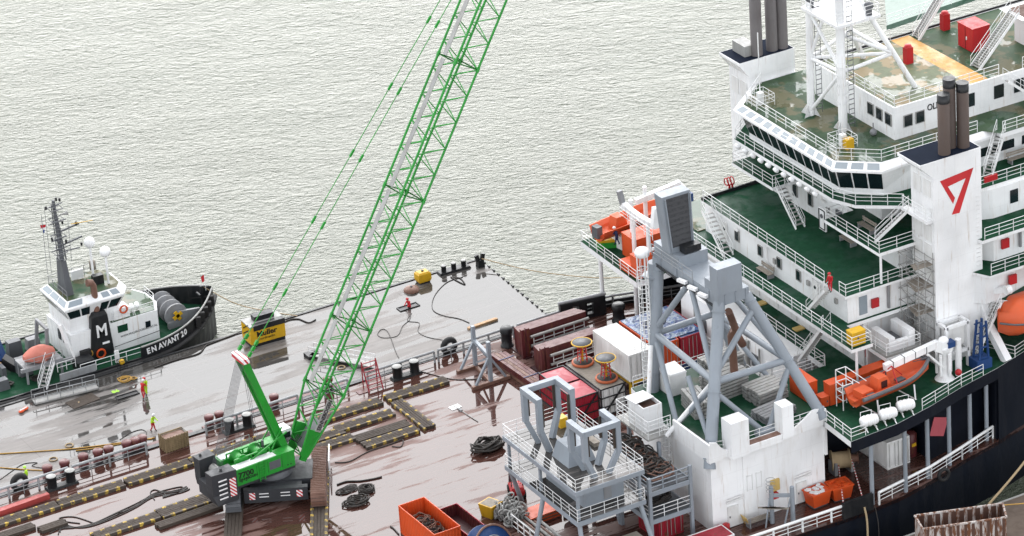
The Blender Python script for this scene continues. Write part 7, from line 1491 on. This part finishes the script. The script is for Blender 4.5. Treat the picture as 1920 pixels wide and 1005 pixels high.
nms = ['top','second','third','fourth','lowest']
for (ox,oy),nn in zip(offs,nms): dl(f'long black cable strewn in front of the mat row, {nn} strand',[(105+ox*4,995+oy),(115,985+oy),(140+ox,990),(175,985-oy*.4),(215+ox,968-oy*.5),(255,948+ox),(290,930-oy*.6),(325+ox*3,921+ox),(348+ox*2,916-oy*.4),(335,925),(305,933-oy*.3)],.045,grp=G_)
dl('black cable loop lifting left of the long strands',[(180,983),(140,970),(112,972),(120,978),(150,982)],.045,grp=G_); dl('small black cable loop above the long strands',[(290,938),(282,925),(290,919),(305,924),(312,930)],.045,grp=G_); dl('black rope sling with a loop right of the crane track',[(632,910),(650,904),(675,903),(700,899),(716,895)],.07,'rope_dark','sling','rope'); dl('black sling lying in front of the paired mats',[(628,868),(655,866),(690,848),(735,833),(755,825),(752,838),(735,838)],.05,'rope_dark','sling','rope'); dl('black cable from the trestle to the bollards',[(768,690),(800,700),(850,712),(895,712),(940,716)],.04); dl('black hose loop beside the orange container',[(732,988),(738,992),(748,1003)],.07)
sd_ = thing('sounding_rod','thin white metal rod with clamps lying on the wet deck','rod',(15.9,2.9,0),R(-85)); MB().tube((-1.9,0,.06),(1.9,0,.06),.04,6).build('rod','galv',sd_); MB().box(-1.0,-.6,-.1,.1,0,.16).build('clamp','grey_mid',sd_); MB().box(-2.0,-1.3,-.5,.5,0,.05).build('foot','white_paint',sd_)

# clutter under the tower platform
gp = thing('grating_stack','stack of rusty gratings under the tower platform','gratings',(12.2,-16.6,0),R(2))
for k in range(5): MB().box(-1.5,1.5,-.9,.9,.14*k,.14*k+.1).build('grating','rust_pipe' if k%2 else 'orange',gp)
pr_ = thing('pipe_rack','low white railed rack with pipes below the tower platform','rack',(10.6,-19.4,0)); 
for k in range(6): MB().tube((-1.0+.35*k,-2.6,.4+.1*(k%2)),(-1.0+.35*k,2.6,.4+.1*(k%2)),.13,8).build('pipe','galv' if k%2 else 'rust_pipe',pr_)
railing(pr_,[(-1.3,-2.6,0),(-1.3,2.6,0)],1.3,(1,.6,.2),1.1,.05,'rail_white','rack_rail')
wl = thing('cable_reel_stand','grey steel reel stand under the tower platform','reel stand',(14.4,-18.6,0)); MB().lathe([(.9,-.6),(.9,-.5),(.45,-.5),(.45,.5),(.9,.5),(.9,.6)],(0,0,1.1),18,axis=(1,.2,0)).build('reel','grey_mid',wl); b = MB(); b.box(-.8,.8,-.7,-.5,0,.3); b.box(-.8,.8,.5,.7,0,.3); b.build('base','grey_dark',wl)
bc = thing('blue_crate','small blue crate beside the pallet stack','crate',(11.6,-25.6,0)); MB().box(-.8,.8,-.7,.7,.1,1.2).build('body','blue_paint',bc); MB().box(-.85,.85,-.75,.75,1.2,1.28).build('lid','blue_paint',bc); MB().box(-.7,.7,-.6,.6,0,.1).build('skid','timber',bc)

# small fittings on the white tier walls
rnd = random.Random(77)
for par,x_,ya,yb,z0_ in ((tB,39.7,-21,-1,11.8),(tC,45.66,-20,-1,14.7),(tA,41.36,-21,2,7.0)):
    for k in range(7):
        y_ = rnd.uniform(ya,yb); q = rnd.random()
        if q < .4: MB().obox((x_-.12,y_,z0_+2.2),(.22,.5,.14)).build('wall_lamp','white_container',par)
        elif q < .7: MB().tube((x_-.08,y_,z0_+.2),(x_-.08,y_,z0_+2.4),.05,6).build('wall_pipe','white_container',par)
        else: MB().obox((x_-.08,y_,z0_+1.5),(.16,.36,.46)).build('junction_box','galv',par)
for k in range(9): MB().obox((47.0+.45*k,-25.24,9.2+.0*k),(.05,.06,.05)).build('stud','white_container',fn)
b = MB()
for k in range(26): b.beam((50.7,-25.3,11.6+.4*k),(51.05,-25.3,11.6+.4*k),.03)
b.build('ladder_rungs','rail_white',fn)
for z_,y_ in ((13.6,-22.9),(11.9,-22.9)): MB().box(46.4,46.5,y_-.6,y_+.6,z_-.7,z_+.7).build('louvre','white_container',fn)
